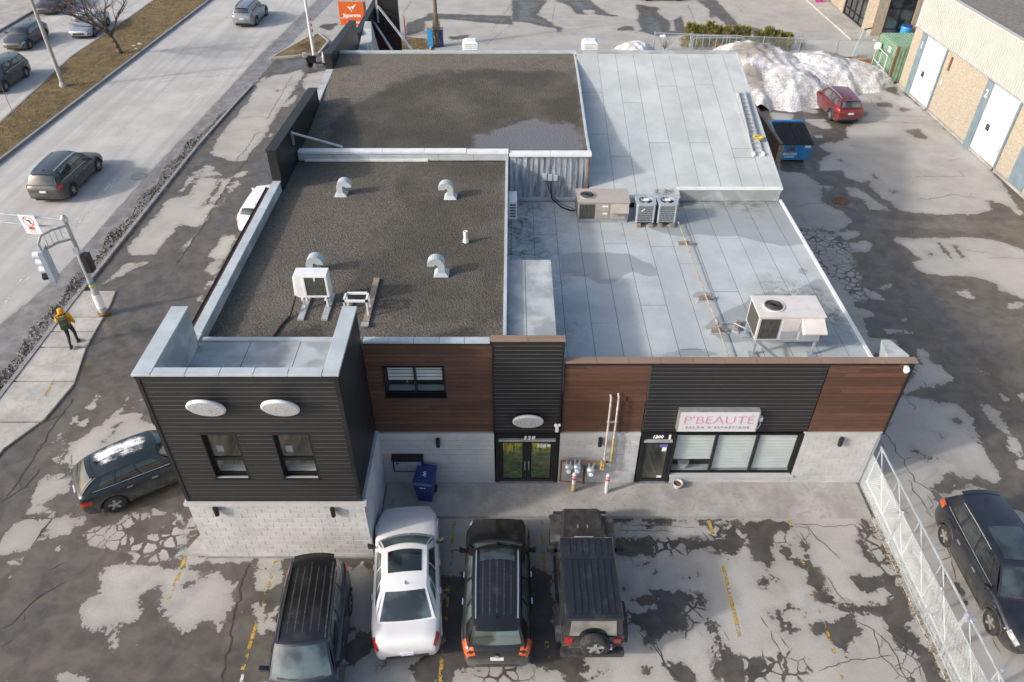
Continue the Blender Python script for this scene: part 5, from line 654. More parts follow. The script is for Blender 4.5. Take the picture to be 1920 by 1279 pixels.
# packaged rooftop units
m_rustd = pm('fan_well_rust', (.11,.06,.035), .8, .5, 9)
def rtu(name, lab, loc, body, w, d, h, fanx, z0, hoodside):
    t = thing(name, lab, 'air conditioner', loc)
    MB().box(-w/2,w/2,-d/2,d/2,z0,z0+h).build('cabinet', body, t)
    MB().box(-w/2-.025,w/2+.025,-d/2-.025,d/2+.025,z0+h+.001,z0+h+.05).build('lid', body, t)
    f = MB(); f.lathe([(.33,0),(.33,.035),(.29,.035),(.29,-.0)],(fanx,0,z0+h+.045),24); f.build('fan_ring', body, t); MB().cyl((fanx,0,z0+h+.047),(fanx,0,z0+h+.056),.288,n=24).build('fan_well', m_rustd if body is m_acb2 else m_dark, t)
    for k in range(4):
        a = k*math.pi/2+.4; c,s_ = math.cos(a),math.sin(a); MB().add([(fanx+.05*c-.03*s_,.05*s_+.03*c,z0+h+.06),(fanx+.05*c+.03*s_,.05*s_-.03*c,z0+h+.07),(fanx+.26*c+.09*s_,.26*s_-.09*c,z0+h+.072),(fanx+.26*c-.09*s_,.26*s_+.09*c,z0+h+.06)],[(0,1,2,3)]).build('fan_blade', m_rust if body is m_acb2 else m_steelp, t)
    MB().cyl((fanx,0,z0+h+.058),(fanx,0,z0+h+.09),.07,n=12).build('fan_hub', m_steelp, t)
    for k in range(3): r = .1+.075*k; MB().lathe([(r,0),(r+.006,.004),(r+.012,0)],(fanx,0,z0+h+.093),24).build('guard_ring', m_steelp, t)
    MB().box(-w/2+.06,-w/2+w*.33,-d/2-.012,-d/2-.001,z0+.05,z0+h-.06).build('coil', m_fin, t); MB().box(-w/2-.012,-w/2-.001,-d/2+.08,d/2-.08,z0+.05,z0+h-.06).build('coil', m_fin, t)
    return t
t = rtu('rooftop_unit','beige rooftop air conditioner in front of the corrugated wall',(3.62,10.75,3.86),m_acb,2.02,1.1,.74,-.62,.14,0)
MB().box(-.99,.99,-.52,.52,0,.13).build('roof_curb', m_steel, t)
for a,b,c,d in ((-.27,.22,.2,.5),(-.27,.22,.52,.84)): MB().box(a,b,-.566,-.551,c,d).build('access_panel', m_acb, t)
MB().hexa([(.3,-.74,.5),(.99,-.74,.5),(.99,-.551,.5),(.3,-.551,.5),(.3,-.74,.55),(.99,-.74,.55),(.99,-.551,.84),(.3,-.551,.84)]).build('air_hood', m_acb, t); MB().box(.36,.9,-.6,-.551,.18,.44).build('air_hood', m_acb, t)
MB().box(-.05,.18,-.572,-.567,.7,.78).build('label_plate', m_letter, t); MB().box(-.02,.16,-.572,-.567,.38,.46).build('label_plate', m_letter, t)
t = rtu('rooftop_unit','pale rooftop air conditioner on a raised frame near the front parapet',(8.5,2.45,3.86),m_acb2,1.98,1.06,.86,-.45,.62,0)
for a,b,c,d in ((-.24,.24,.66,.95),(.34,.92,.66,.95)):
    p = MB().box(a,b,-.545,-.531,c,d).build('access_panel', m_acg, t)
MB().box(-.26,.28,-.545,-.531,.98,1.4).build('access_panel', m_acb2, t); MB().hexa([(.3,-.86,1.06),(1.05,-.86,1.06),(.97,-.531,1.3),(.3,-.531,1.3),(.36,-.86,1.1),(1.05,-.86,1.1),(.97,-.531,1.44),(.3,-.531,1.44)]).build('air_hood', m_acb2, t)
for y in (-.5,.5): MB().bar((-1.0,y,.585),(1.0,y,.585),.08,.06).build('frame_rail', m_steel, t)
for x in (-.92,.92):
    for y in (-.5,.5): MB().bar((x,y,0),(x,y,.55),.07).build('frame_leg', m_steel, t); MB().box(x-.14,x+.14,y-.14,y+.14,0,.03).build('foot_pad', m_steel, t)
MB().bar((-.95,-.55,.6),(.05,-1.25,.02),.14,.05).build('diagonal_brace', m_steel, t)
# condensers
def cond(x, lab, badge):
    t = thing('condenser', lab, 'air conditioner', (x,10.3,3.86), 0, 'grey condensers on the low roof')
    for sx_ in (-.24,.24): MB().box(sx_-.08,sx_+.08,-.5,.45,0,.12).build('timber_skid', m_lumber, t)
    m = MB(); P = [(-.34,-.28),(-.28,-.34),(.28,-.34),(.34,-.28),(.34,.28),(.28,.34),(-.28,.34),(-.34,.28)]; m.prism(P,.14,.86); m.build('core', m_fin, t)
    for k in range(11):
        u = -.27+.054*k; piece('louvre_bar', (.012,.012,.68), (u,-.348,.5), m_acg, t); piece('louvre_bar', (.012,.012,.68), (-.348,u,.5), m_acg, t); piece('louvre_bar', (.012,.012,.68), (.348,u,.5), m_acg, t)
    for k in range(7): z = .2+.1*k; piece('louvre_ring', (.7,.012,.018), (0,-.352,z), m_acg, t)
    for cx,cy in ((-.32,-.32),(.32,-.32),(.32,.32),(-.32,.32)): MB().cyl((cx,cy,.13),(cx,cy,.88),.05,n=8).build('corner_post', m_acg, t)
    m = MB(); O = [(-.38,-.32),(-.32,-.38),(.32,-.38),(.38,-.32),(.38,.32),(.32,.38),(-.32,.38),(-.38,.32)]; I = [(.29*math.cos(math.pi*(2*k+9)/8),.29*math.sin(math.pi*(2*k+9)/8)) for k in range(8)]
    vs = [(a,b,.88) for a,b in O]+[(a,b,.97) for a,b in O]+[(a,b,.97) for a,b in I]+[(a,b,.9) for a,b in I]; fs = []
    for k in range(8):
        n = (k+1) % 8; fs += [(k,n,8+n,8+k),(8+k,8+n,16+n,16+k),(16+k,16+n,24+n,24+k)]
    m.add(vs,fs); m.build('top_cover', m_acg, t); MB().cyl((0,0,.87),(0,0,.895),.3,n=16).build('fan_well', m_dark, t)
    for k in range(3): a = k*2.094+.5; c,s_ = math.cos(a),math.sin(a); MB().add([(.04*c-.05*s_,.04*s_+.05*c,.91),(.04*c+.05*s_,.04*s_-.05*c,.92),(.26*c+.1*s_,.26*s_-.1*c,.93),(.26*c-.1*s_,.26*s_+.1*c,.91)],[(0,1,2,3)]).build('fan_blade', m_steelp, t)
    MB().box(-.08,.12,-.06,.1,.95,.975).build('motor_cap', m_letter, t)
    if badge: MB().bar((-.18,-.362,.66),(-.05,-.362,.76),.03,.01).build('badge_stripe', m_blind, t)
cond(5.27,'grey condenser with pale badge stripe next to the beige rooftop unit',True); cond(6.12,'grey condenser on timber skids at the right of its twin',False)
# gas line on sleepers
m_pipe = pm('pipe_ochre_rust', (.38,.30,.20), .6, .4, 10, dirt=.6, dirtcol=(.5,.48,.45))
t = thing('gas_line','ochre gas pipe running along the pale low roof','pipe',(0,0,0)); MB().tube([(6.6,10.4,4.2),(6.6,10.1,4.02),(6.64,8.5,4.02),(6.68,4.9,4.02),(6.74,3.4,4.02),(6.72,1.6,4.02),(6.72,.3,4.02)],.021,8).build('pipe', m_pipe, t); MB().tube([(6.74,3.4,4.02),(7.3,3.38,4.02),(7.62,3.0,4.05)],.018,8).build('branch_pipe', m_steel, t); MB().cyl((6.74,3.3,4.0),(6.74,3.5,4.05),.05,n=8).build('valve', m_pipe, t)
for (x,y,rz,lab) in ((6.63,8.5,0,'timber sleeper under the gas pipe nearest the condensers'),(6.68,4.9,.1,'timber sleeper under the middle of the gas pipe'),(6.75,3.1,.05,'long timber sleeper where the gas pipe branches'),(7.42,3.35,1.1,'short timber sleeper beside the pale rooftop unit')):
    t = thing('sleeper', lab, 'timber block', (x,y,3.86), rz, 'sleepers under the gas pipe'); MB().box(-.26,.26,-.075,.075,.03,.13).build('timber', m_lumber, t); MB().box(-.33,.33,-.12,.12,0,.03).build('pad', m_flash, t)
# small wall boxes and cable on the corrugated wall; side mounted unit
t = thing('disconnect_box','pale electrical boxes with a black cable on the corrugated wall','electrical box',(1.45,12.1,4.9))
for k in range(3): MB().box(-.2+.22*k,-.02+.22*k,-.12,0,-.1,.18-.03*k).build('box', m_flash, t)
MB().tube([(.15,-.06,-.1),(.17,-.1,-.5),(.2,-.2,-.85),(.6,-.7,-1.0),(1.0,-1.0,-1.0),(1.15,-1.1,-.9)],.03,6).build('cable', m_rubber, t); MB().tube([(-.05,-.04,-.1),(.2,-.06,-.8),(.6,-.4,-1.0),(1.1,-.9,-.98)],.014,5).build('cable', m_rubber, t)
t = thing('wall_condenser','white wall mounted condenser at the back corner of the gravel roof','heat pump',(.02,9.6,4.6)); MB().box(-.15,.17,-.42,.42,0,.75).build('cabinet', m_white, t)
for k in range(5): MB().box(-.1,.12,-.432,-.421,.1+.12*k,.16+.12*k).build('louvre', m_fin, t)
# ladder and rope on the sloping roof
zu = lambda y: 4.43+.235*(y-12.1)
t = thing('ladder','aluminium extension ladder lying on the sloping pale roof','ladder',(0,0,0))
A0,A1 = (10.66,14.15),(10.78,18.6)
for dx in (-.2,.2): MB().bar((A0[0]+dx,A0[1],zu(A0[1])+.06),(A1[0]+dx,A1[1],zu(A1[1])+.06),.035,.09).build('rail', m_alu, t); MB().bar((A0[0]+dx*.82,A0[1]+1.3,zu(A0[1]+1.3)+.13),(A1[0]+dx*.82,A1[1],zu(A1[1])+.13),.03,.07).build('rail', m_alu, t); MB().box(A0[0]+dx-.04,A0[0]+dx+.04,A0[1]-.1,A0[1]+.1,zu(A0[1])+.02,zu(A0[1])+.14).build('foot', m_letter, t)
for k in range(15): f = (k+.5)/15; x,y = A0[0]+(A1[0]-A0[0])*f, A0[1]+(A1[1]-A0[1])*f; MB().cyl((x-.19,y,zu(y)+.07),(x+.19,y,zu(y)+.07),.018,n=6).build('rung', m_alu, t)
m = MB(); rr = random.Random(5); P = [(rr.uniform(-.2,.2),rr.uniform(-.22,.22),rr.uniform(0,.12)) for _ in range(40)]; m.tube(P,.016,5); o = m.build('rope_coil', pm('rope_yellow',(.50,.38,.08),.8,.3), None, False, (10.85,15.1,zu(15.1)+.14)); tag(o,'tangled yellow rope on the lower end of the ladder','rope')
# louvred caps behind the roof edge
for x,lab in ((-2.1,'white louvred vent cap behind the gravel roof edge'),(3.95,'white louvred vent cap behind the pale roof edge')):
    t = thing('louvred_vent', lab, 'vent', (x,22.9,5.6), 0, 'louvred vent caps'); MB().box(-.24,.24,-.24,.24,0,1.02).build('duct', m_white, t)
    for k in range(4): z = 1.04+.09*k; MB().hexa([(-.4,-.4,z),(.4,-.4,z),(.4,.4,z),(-.4,.4,z),(-.32,-.32,z+.06),(.32,-.32,z+.06),(.32,.32,z+.06),(-.32,.32,z+.06)]).build('louvre', m_white, t)
    MB().hexa([(-.4,-.4,1.41),(.4,-.4,1.41),(.4,.4,1.41),(-.4,.4,1.41),(-.25,-.25,1.52),(.25,-.25,1.52),(.25,.25,1.52),(-.25,.25,1.52)]).build('cap', m_white, t)
# ================================================================ things along the facade
# gas meters
m_bollw0 = pm('pipe_chalky', (.50,.48,.45), .7, .25, 6, dirt=.35, dirtcol=(.3,.24,.17))
t = thing('gas_meter_set','cluster of grey gas meters and rusty pipes on the block wall','gas meter',(0,-.2,0))
for x,z,s_ in ((1.78,1.0,1.0),(2.05,1.0,.9),(2.5,.85,.95)):
    MB().lathe([(.05,-.2*s_),(.15*s_,-.17*s_),(.16*s_,.1*s_),(.1*s_,.2*s_)],(x,-.02,z),14).build('meter', m_steel, t, True); MB().cyl((x,-.16,z),(x,-.2,z),.07,n=14).build('dial', m_letter, t); MB().cyl((x-.06,-.02,z+.18),(x-.06,-.02,z+.36),.03,n=8).build('inlet', m_steel, t); MB().cyl((x+.07,-.02,z+.18),(x+.07,-.02,z+.34),.03,n=8).build('inlet', m_steel, t)
MB().box(1.8,2.25,-.08,.08,.55,.95).build('regulator_box', m_steelp, t)
for P,r in (([(1.55,0,.35),(1.55,0,1.3),(1.9,0,1.34)],.03),([(1.95,0,1.3),(2.5,0,1.26),(3.03,0,1.26)],.035),([(1.55,0,.35),(2.2,0,.3)],.02),([(2.3,0,.95),(2.9,0,.98)],.03),([(2.3,-.02,.25),(2.3,-.02,.9)],.035)): MB().tube(P,r,8).build('pipe', m_rust, t)
MB().tube([(2.9,.02,.85),(2.9,.02,3.86),(2.9,.05,3.95),(2.9,.16,3.98)],.032,10).build('riser_pipe', m_bollw0, t); MB().tube([(3.12,.02,1.26),(3.12,.02,2.3)],.038,10).build('riser_pipe', m_brass, t); MB().tube([(3.12,.02,2.3),(3.12,.02,3.92),(3.12,.05,4.0),(3.12,.16,4.03)],.032,10).build('riser_pipe', m_bollw0, t)
for x in (2.82,2.88): MB().cyl((x,-.08,1.0),(x,-.08,1.35),.05,n=8).build('regulator', m_brass, t)
for z in (1.55,3.0): MB().bar((2.84,.03,z),(3.18,.03,z),.05,.04).build('pipe_clamp', m_steel, t)
m_boll = pm('bollard_ochre', (.42,.30,.12), .7, .4, 7, dirt=.5, dirtcol=(.55,.53,.5)); m_bollw = pm('bollard_white', (.60,.61,.63), .6, .12, 5, dirt=.2)
for x,y,mt,lab in ((1.97,-.42,m_boll,'chipped ochre guard post with red band before the gas meters'),(3.03,-.46,m_bollw,'white guard post with red band before the gas meters')):
    t = thing('guard_post', lab, 'bollard', (x,y,.11), 0, 'guard posts at the gas meters'); MB().cyl((0,0,0),(0,0,.82),.065,n=14).build('post', mt, t); MB().cyl((0,0,.4),(0,0,.822),.068,n=14).build('sleeve', m_bollw, t); MB().lathe([(.065,.82),(.05,.86),(.01,.88)],n=14).build('cap', m_bollw, t)
    MB().cyl((0,0,.6),(0,0,.68),.071,n=14).build('red_band', m_red, t); MB().cyl((0,0,.74),(0,0,.78),.071,n=14).build('red_band', m_red, t)
t = thing('ash_pot','small pale pot of sand by the salon door','pot',(5.34,-.24,.11)); MB().lathe([(.1,0),(.16,.16),(.17,.2),(.14,.2),(.13,.14)],n=16).build('pot', m_sign, t); MB().cyl((0,0,.12),(0,0,.145),.13,n=12).build('sand', m_rust, t)
# blue wheeled bin
t = thing('recycling_bin','dark blue wheeled recycling bin standing by the block wall','bin',(-2.72,-.62,.11), R(-8))
MB().hexa([(-.22,-.25,.06),(.22,-.25,.06),(.22,.22,.06),(-.22,.22,.06),(-.3,-.36,.95),(.3,-.36,.95),(.3,.32,.95),(-.3,.32,.95)]).build('body', m_blue, t); MB().hexa([(-.33,-.4,.955),(.33,-.4,.955),(.33,.38,.98),(-.33,.38,.98),(-.3,-.36,1.02),(.3,-.36,1.02),(.3,.35,1.06),(-.3,.35,1.06)]).build('lid', m_blue, t); MB().box(-.2,.2,-.16,.14,1.035,1.062).build('lid_panel', m_blue, t)
MB().bar((-.28,.42,1.0),(.28,.42,1.0),.04).build('handle', m_blue, t)
for sx_ in (-.24,.24): MB().cyl((sx_-.03,.26,.12),(sx_+.03,.26,.12),.12,n=14).build('wheel', m_rubber, t)
m = MB(); m.tube([(.06,-.1,1.064),(-.04,-.04,1.064),(.05,.0,1.064),(-.05,.05,1.064),(.03,.09,1.064)],.012,4); m.build('recycling_mark', m_letter, t); MB().box(-.1,.1,-.355,-.345,.78,.8).build('body_mark', m_letter, t)
# ================================================================ vehicles
def paint(name, col, rough=.32, metal=.25, dirt=.5, dcol=(.25,.235,.21), hi=1.0):
    M = Mat(name); v = M.pos
    z = M.math('SUBTRACT', 1.0, M.step(M.z(), .15, hi)); d = M.math('MULTIPLY', M.math('MULTIPLY', M.math('ADD', M.math('MULTIPLY', M.step(M.noise(4.5,3,v,.65),.3,.7), .7), .3), z), dirt)
    d = M.math('ADD', d, M.math('MULTIPLY', M.step(M.noise(1.7,3,v,.7),.5,.8), dirt*.14))
    M.set(Base_Color=M.mix(d, col, dcol), Roughness=M.math('ADD', M.math('MULTIPLY', d, .5), rough), Metallic=metal, Coat_Weight=M.math('SUBTRACT', .8, M.math('MULTIPLY', d, .8)), Coat_Roughness=.08); return M.m
def cglass(name, col=(.018,.024,.026)):
    M = Mat(name); M.set(Base_Color=M.mix(M.step(M.noise(1.1,3,M.pos),.4,.6), tuple(c*.5 for c in col), tuple(c*2.2 for c in col)), Roughness=.06, Specular_IOR_Level=1.0, Coat_Weight=.6, Coat_Roughness=.03); return M.m
m_cg = cglass('car_glass_dark'); m_cg2 = cglass('car_glass_greenish', (.045,.062,.062)); m_tyre = pm('tyre_rubber',(.022,.022,.023),.85,.3,6,dirt=.5,dirtcol=(.13,.12,.11)); m_rim = pm('alloy_rim',(.40,.40,.40),.4,.15,5,metal=.5,dirt=.3); m_rimd = pm('alloy_rim_dark',(.10,.10,.10),.4,.3,5,metal=.5,dirt=.3)
m_trim = pm('car_black_plastic',(.028,.028,.029),.6,.25,6,dirt=.35,dirtcol=(.2,.19,.17)); m_chrome = pm('car_chrome',(.70,.71,.72),.2,.05,4,metal=.8); m_tail = pm('tail_lamp_red',(.42,.02,.015),.25,.15,9,coat=.6); m_tailo = pm('tail_lamp_orange',(.62,.10,.02),.25,.15,9,coat=.6); m_lamp = pm('head_lamp_clear',(.34,.36,.37),.15,.2,12,coat=.8); m_plate = pm('number_plate',(.62,.64,.68),.5,.1,9)
p_white = paint('paint_white',(.72,.72,.73),.3,0,.28,(.36,.33,.3)); p_black = paint('paint_black',(.012,.012,.013),.3,.2,.8,(.26,.25,.235)); p_char = paint('paint_charcoal_blue',(.035,.042,.058),.34,.5,.45); p_teal = paint('paint_dark_teal',(.018,.026,.030),.3,.4,.55); p_grey = paint('paint_dark_grey',(.055,.06,.065),.35,.5,.5); p_red = paint('paint_dark_red',(.16,.018,.022),.32,.3,.4,(.25,.22,.2),.8); p_navy = paint('paint_navy',(.022,.025,.035),.34,.4,.4); p_silver = paint('paint_silver',(.42,.44,.46),.35,.6,.3); p_jeep = paint('paint_jeep_black',(.016,.017,.021),.36,.2,1.1,(.25,.24,.22),1.5); p_sil2 = paint('paint_grey_blue',(.22,.25,.29),.35,.5,.3)

def wheel(t, x, y, r, w, side, rim):
    wh = bpy.data.objects.new('wheel', None)
    tm = MB().lathe([(r*.66,-w/2),(r*.93,-w/2),(r,-w*.36),(r,w*.36),(r*.93,w/2),(r*.66,w/2)],(0,0,0),22,'y',False).mesh('tyre', m_tyre, True)
    o = obj('wheel', tm, t, (x,y,r)); f = side*w*.5
    MB().lathe([(r*.68,f*.55),(r*.66,f*.9),(r*.60,f*.98),(r*.56,f*.62),(r*.12,f*.60)],(0,0,0),22,'y').build('rim', rim if rim is not m_rim else m_rimd, o)
    for k in range(5):
        a = k*2*math.pi/5+.3; c,s_ = math.cos(a),math.sin(a); m = MB(); q = r*.085
        m.hexa([(-s_*q*1.3+c*r*.08,f*.6,c*q*1.3+s_*r*.08),(s_*q*1.3+c*r*.08,f*.6,-c*q*1.3+s_*r*.08),(s_*q+c*r*.6,f*.7,-c*q+s_*r*.6),(-s_*q+c*r*.6,f*.7,c*q+s_*r*.6),(-s_*q*1.3+c*r*.08,f*.92,c*q*1.3+s_*r*.08),(s_*q*1.3+c*r*.08,f*.92,-c*q*1.3+s_*r*.08),(s_*q+c*r*.6,f*.97,-c*q+s_*r*.6),(-s_*q+c*r*.6,f*.97,c*q+s_*r*.6)]); m.build('spoke', m_rim, o)
    MB().cyl((0,f*.6,0),(0,f*.98,0),r*.13,n=10).build('hub', m_rim, o); return o

def car(name, label, cat, loc, rz, body, P, roofm=None, rim=m_rim, glassm=None, group=None):
    t = thing(name, label, cat, (loc[0],loc[1],.006), rz, group); g = dict(L=4.6,W=1.85,H=1.66,sf=.185,sr=.785,r=.34,cowl=.265,rf=.40,rr=.90,dk=.965,hood0=.78,cowlz=1.0,beltr=1.06,deck=None,wt=.70,tail=.92,suv=True); g.update(P)
    L,W,H = g['L'],g['W'],g['H']; deck = g['deck'] or g['beltr']; glassm = glassm or m_cg
    ts = [(0,.56),(.012,.64),(.03,g['hood0']-.05),(.06,g['hood0']),(.16,(g['hood0']*.4+g['cowlz']*.6)),(g['cowl'],g['cowlz']),(.6,(g['cowlz']+g['beltr'])/2+.01),(g['dk'],g['beltr'] if g['suv'] else deck)]
    ts += ([(.985,deck-.08),(1.0,deck-.28)] if g['suv'] else [(.955,deck+.0),(.98,deck-.05),(.992,deck-.16),(1.0,deck-.34)])
    ws = [(0,.70),(.012,.80),(.03,.88),(.06,.935),(.11,.97),(.2,.99),(.35,1),(.7,1),(.85,.985),(.93,.95),(.97,.90),(.99,.84),(1,.78)]
    zt = lambda s: float(np.interp(s,[p[0] for p in ts],[p[1] for p in ts])); hw = lambda s: W/2*float(np.interp(s,[p[0] for p in ws],[p[1] for p in ws]))
    X = lambda s: L/2 - s*L; r = g['r']; ra = r+.075
    def zl(s):
        z = float(np.interp(s,[0,.05,.12,.9,.96,1],[.30,.22,.20,.20,.26,.36]))
        for c in (g['sf'],g['sr']):
            d = abs(s-c)*L
            if d < ra: z = max(z, r + math.sqrt(ra*ra-d*d)*.98)
        return z
    def sec(s):
        w,zT,zB = hw(s),zt(s),zl(s); cr = .045 if s < g['cowl']+.02 else .02; h = zT-zB
        return [(w*.95,zB),(w*.985,zB+.05),(w*1.0,zB+.30*h),(w*.985,zB+.42*h),(w*.992,zB+.66*h),(w*.985,zT-.13),(w*.955,zT-.045),(w*.87,zT),(w*.5,zT+cr*.75),(0,zT+cr)]
    ss = sorted(set([0,.006,.012,.02,.03,.045,.06,.08,.11,.14,.3,.35,.4,.45,.5,.55,.6,.65,.7,.86,.9,.93,.95,.965,.975,.985,.992,1.0] + [c+d/L*ra for c in (g['sf'],g['sr']) for d in (-1.25,-1.001,-.998,-.93,-.8,-.6,-.35,0,.35,.6,.8,.93,.998,1.001,1.25)]))
    vs = []; n = 19
    for s in ss:
        h = sec(s); x = X(s); vs += [(x,y,z) for y,z in h] + [(x,-y,z) for y,z in h[-2::-1]]
    fs = [(i*n+j,i*n+j+1,(i+1)*n+j+1,(i+1)*n+j) for i in range(len(ss)-1) for j in range(n-1)] + [tuple(range(n))[::-1], tuple((len(ss)-1)*n+j for j in range(n))]
    MB().add(vs,fs).build('body', body, t, True)
    MB().box(-L*.46,L*.46,-W*.36,W*.36,.16,.62).build('underbody', m_dark, t)
    def bodyp(s, k, side, off=.006):      # point on the body skin; k is a fractional section index
        h = sec(s); i = min(int(k),8); f = k-i; y = h[i][0]+(h[i+1][0]-h[i][0])*f; z = h[i][1]+(h[i+1][1]-h[i][1])*f
        e = np.array([0,h[i+1][1]-h[i][1],h[i][0]-h[i+1][0]]); e = e/(np.linalg.norm(e)+1e-9); ox = .008 if s < .06 else (-.008 if s > .94 else 0)
        return (X(s)+ox,(y+e[1]*off)*side,z+e[2]*off)
    def bpatch(nm, mat, s0, s1, k0, k1, side, off=.006, nu=6, nv=4, parent=None): return MB().grid(lambda u,v: bodyp(s0+(s1-s0)*(u if side > 0 else 1-u), k0+(k1-k0)*v, side, off), nu, nv).build(nm, mat, parent or t, True)
    # cabin
    wb = lambda s: hw(s)*.885; wt = W/2*g['wt']; bow = .035; zr = lambda v: H-.05*(1-math.sin(math.pi*min(1,max(0,.08+.84*v))))*1.1 - (.05*v*v if g['suv'] else .09*max(0,v-.3))
    tp = lambda v: 1-.07*v*v
    def ws_(u,v):
        b = (X(g['cowl']-bow*(1-u*u)), wb(g['cowl'])*u, zt(g['cowl'])+.015*(1-u*u)); q = (X(g['rf']-.022*(1-u*u)), wt*u, zr(0)-.05*u*u); k = .035*math.sin(math.pi*v)
        return (b[0]+(q[0]-b[0])*v+k*.5, b[1]+(q[1]-b[1])*v, b[2]+(q[2]-b[2])*v+k)
    def rf_(u,v): s = g['rf']+(g['rr']-g['rf'])*v - .022*(1-u*u)*(1-v) + .012*(1-u*u)*v; return (X(s), wt*u*tp(v), zr(v)-.05*u*u)
    def bk_(u,v):
        b = (X(g['dk']+.012*(1-u*u)), wb(g['dk'])*.97*u, zt(g['dk'])+.01); q = rf_(u,1); k = .025*math.sin(math.pi*v)
        return (b[0]+(q[0]-b[0])*v-k*.4, b[1]+(q[1]-b[1])*v, b[2]+(q[2]-b[2])*v+k)
    def sd_(a,v,side):
        s = g['cowl']+(g['dk']-g['cowl'])*a; b = (X(s), wb(s)*(1 if a < .9 else .97+.03*(1-a)*10), zt(s)); q = rf_(1,a); k = .03*math.sin(math.pi*v)
        return (b[0]+(q[0]-b[0])*v, (b[1]+(q[1]-b[1])*v+k)*side, b[2]+(q[2]-b[2])*v)
    cb = MB(); cb.grid(lambda u,v: ws_(1-2*u,v),10,6); cb.grid(lambda u,v: rf_(1-2*u,v),10,10); cb.grid(lambda u,v: bk_(2*u-1,v),10,6); cb.grid(lambda u,v: sd_(1-u,v,-1),14,5); cb.grid(lambda u,v: sd_(u,v,1),14,5)
    cb.build('cabin', body, t, True)
    if roofm: MB().grid(lambda u,v: (lambda p: (p[0],p[1],p[2]+.006))(rf_(.94-1.88*u,.02+.96*v)),8,8).build('roof_panel', roofm, t, True)
    def offp(fn, a, v, d=.009):
        p = Vector(fn(a,v)); e = 1e-3; n_ = (Vector(fn(a+e,v))-p).cross(Vector(fn(a,v+e))-p)
        if n_.length < 1e-12: return p
        n_.normalize(); c = p-Vector((0,0,H*.55)); n_ = n_ if n_.dot(Vector((c.x*.3,c.y,c.z))) > 0 or n_.dot(c) > 0 else -n_; return p+n_*d
    def gp(nm, fn, a0, a1, v0, v1, mat=None, d=.009, nu=8, nv=5, parent=None): return MB().grid(lambda u,v: offp(fn,a0+(a1-a0)*u,v0+(v1-v0)*v,d),nu,nv).build(nm, mat or glassm, parent or t, True)
    ww = gp('windscreen', ws_, .93,-.93,.05,.95); gp('wiper', ws_, .7,-.05,.06,.10,m_trim,.02,4,1,ww); gp('wiper', ws_, -.1,-.75,.07,.12,m_trim,.02,4,1,ww)
    gp('rear_window', bk_, -.88,.88,.14 if g['suv'] else .06,.92)
    for side in (1,-1):
        fn = lambda a,v,side=side: sd_(a,v,side); f0 = .10; lim = g.get('wins',((.115,.385,.12,.88),(.415,.66,.12,.88),(.69,.86,.2,.86)))
        for i,(a0,a1,v0,v1) in enumerate(lim): gp('side_window', fn, a0,a1,v0,v1)
        bel = g.get('chrome')
        if bel: gp('belt_trim', fn, .08,.9,.03,.075,m_chrome,.012,10,1); 
        if bel == 2: gp('window_trim', fn, .2,.88,.92,.955,m_chrome,.012,10,1)
        # doors with handles
        for s0,s1 in ((g['cowl']+.045,.50),(.508,min(.70,g['sr']-ra/L-.005))):
            d = bpatch('door', body, s0, s1, 1.2, 5.6, side, .005, 5, 6); q = bodyp(s1-.035,4.6,side,.02); MB().box(q[0]-.09,q[0]+.09,q[1]-.014,q[1]+.014,q[2]-.014,q[2]+.014).build('handle', m_chrome if bel else body, d)
        bpatch('sill_trim', m_trim, g['sf']+ra/L+.01, g['sr']-ra/L-.01, 0,1.1, side, .008, 6, 1)
        bpatch('headlight', m_lamp, .014,.085,5.3,6.9, side, .006, 5, 3); bpatch('taillight', g.get('tl',m_tail), .915 if g['suv'] else .94,.994,*g.get('tk',(4.6,6.5)), side, .012, 5, 3)
        bpatch('fog_light', m_trim, .004,.03,2.2,3.6, side, .008, 3, 2)
        # arch trims
        for c in (g['sf'],g['sr']):
            m = MB(); k = 14
            for i in range(k+1):
                a = math.pi*i/k; yy = hw(c)*1.0
                m.v += [(X(c)+math.cos(a)*(ra-.015),side*(yy-.10),r+math.sin(a)*(ra-.015)),(X(c)+math.cos(a)*(ra-.015),side*(yy+.012),r+math.sin(a)*(ra-.015)),(X(c)+math.cos(a)*(ra+.05),side*(yy+.010),r+math.sin(a)*(ra+.05)),(X(c)+math.cos(a)*(ra+.055),side*(yy-.03),r+math.sin(a)*(ra+.055))]
            for i in range(k):
                for j in range(3): m.f.append((4*i+j,4*i+j+1,4*i+4+j+1,4*i+4+j))
            m.build('wheel_arch', m_trim if g['suv'] else body, t, True)
        wx = X(g['cowl']+.055); MB().hexa([(wx-.06,side*(W/2*.93),1.0),(wx+.03,side*(W/2*.93),1.0),(wx+.05,side*(W/2+.14),1.0),(wx-.05,side*(W/2+.14),1.0),(wx-.08,side*(W/2*.93),1.06),(wx+.02,side*(W/2*.93),1.06),(wx+.05,side*(W/2+.15),1.15),(wx-.06,side*(W/2+.15),1.15)]).build('mirror', g.get('mir') or body, t)
        if g.get('rails'):
            m = MB(); p = [Vector(rf_(.9*side,v))+Vector((0,0,.05 if .04 < v < .95 else .01)) for v in (.03,.07,.3,.6,.88,.93)]
            for i in range(5): m.bar(p[i],p[i+1],.035,.03)
            m.build('roof_rail', m_chrome if g['rails'] == 2 else m_trim, t)
    for sx_ in (g['sf'],g['sr']):
        for side in (1,-1): wheel(t, X(sx_), side*(W/2-.115), r, .22, side, rim)
    # front and rear faces
    for nm,mat,x0,y0,y1,z0,z1 in (('grille',m_trim,L/2+.001,-W*.24,W*.24,.36,.52),('front_plate',m_plate,L/2+.012,-.2,.2,.40,.50)):
        if nm == 'grille' or g.get('fplate'): MB().box(x0-.01,x0+.012,y0,y1,z0,z1).build(nm,mat,t)
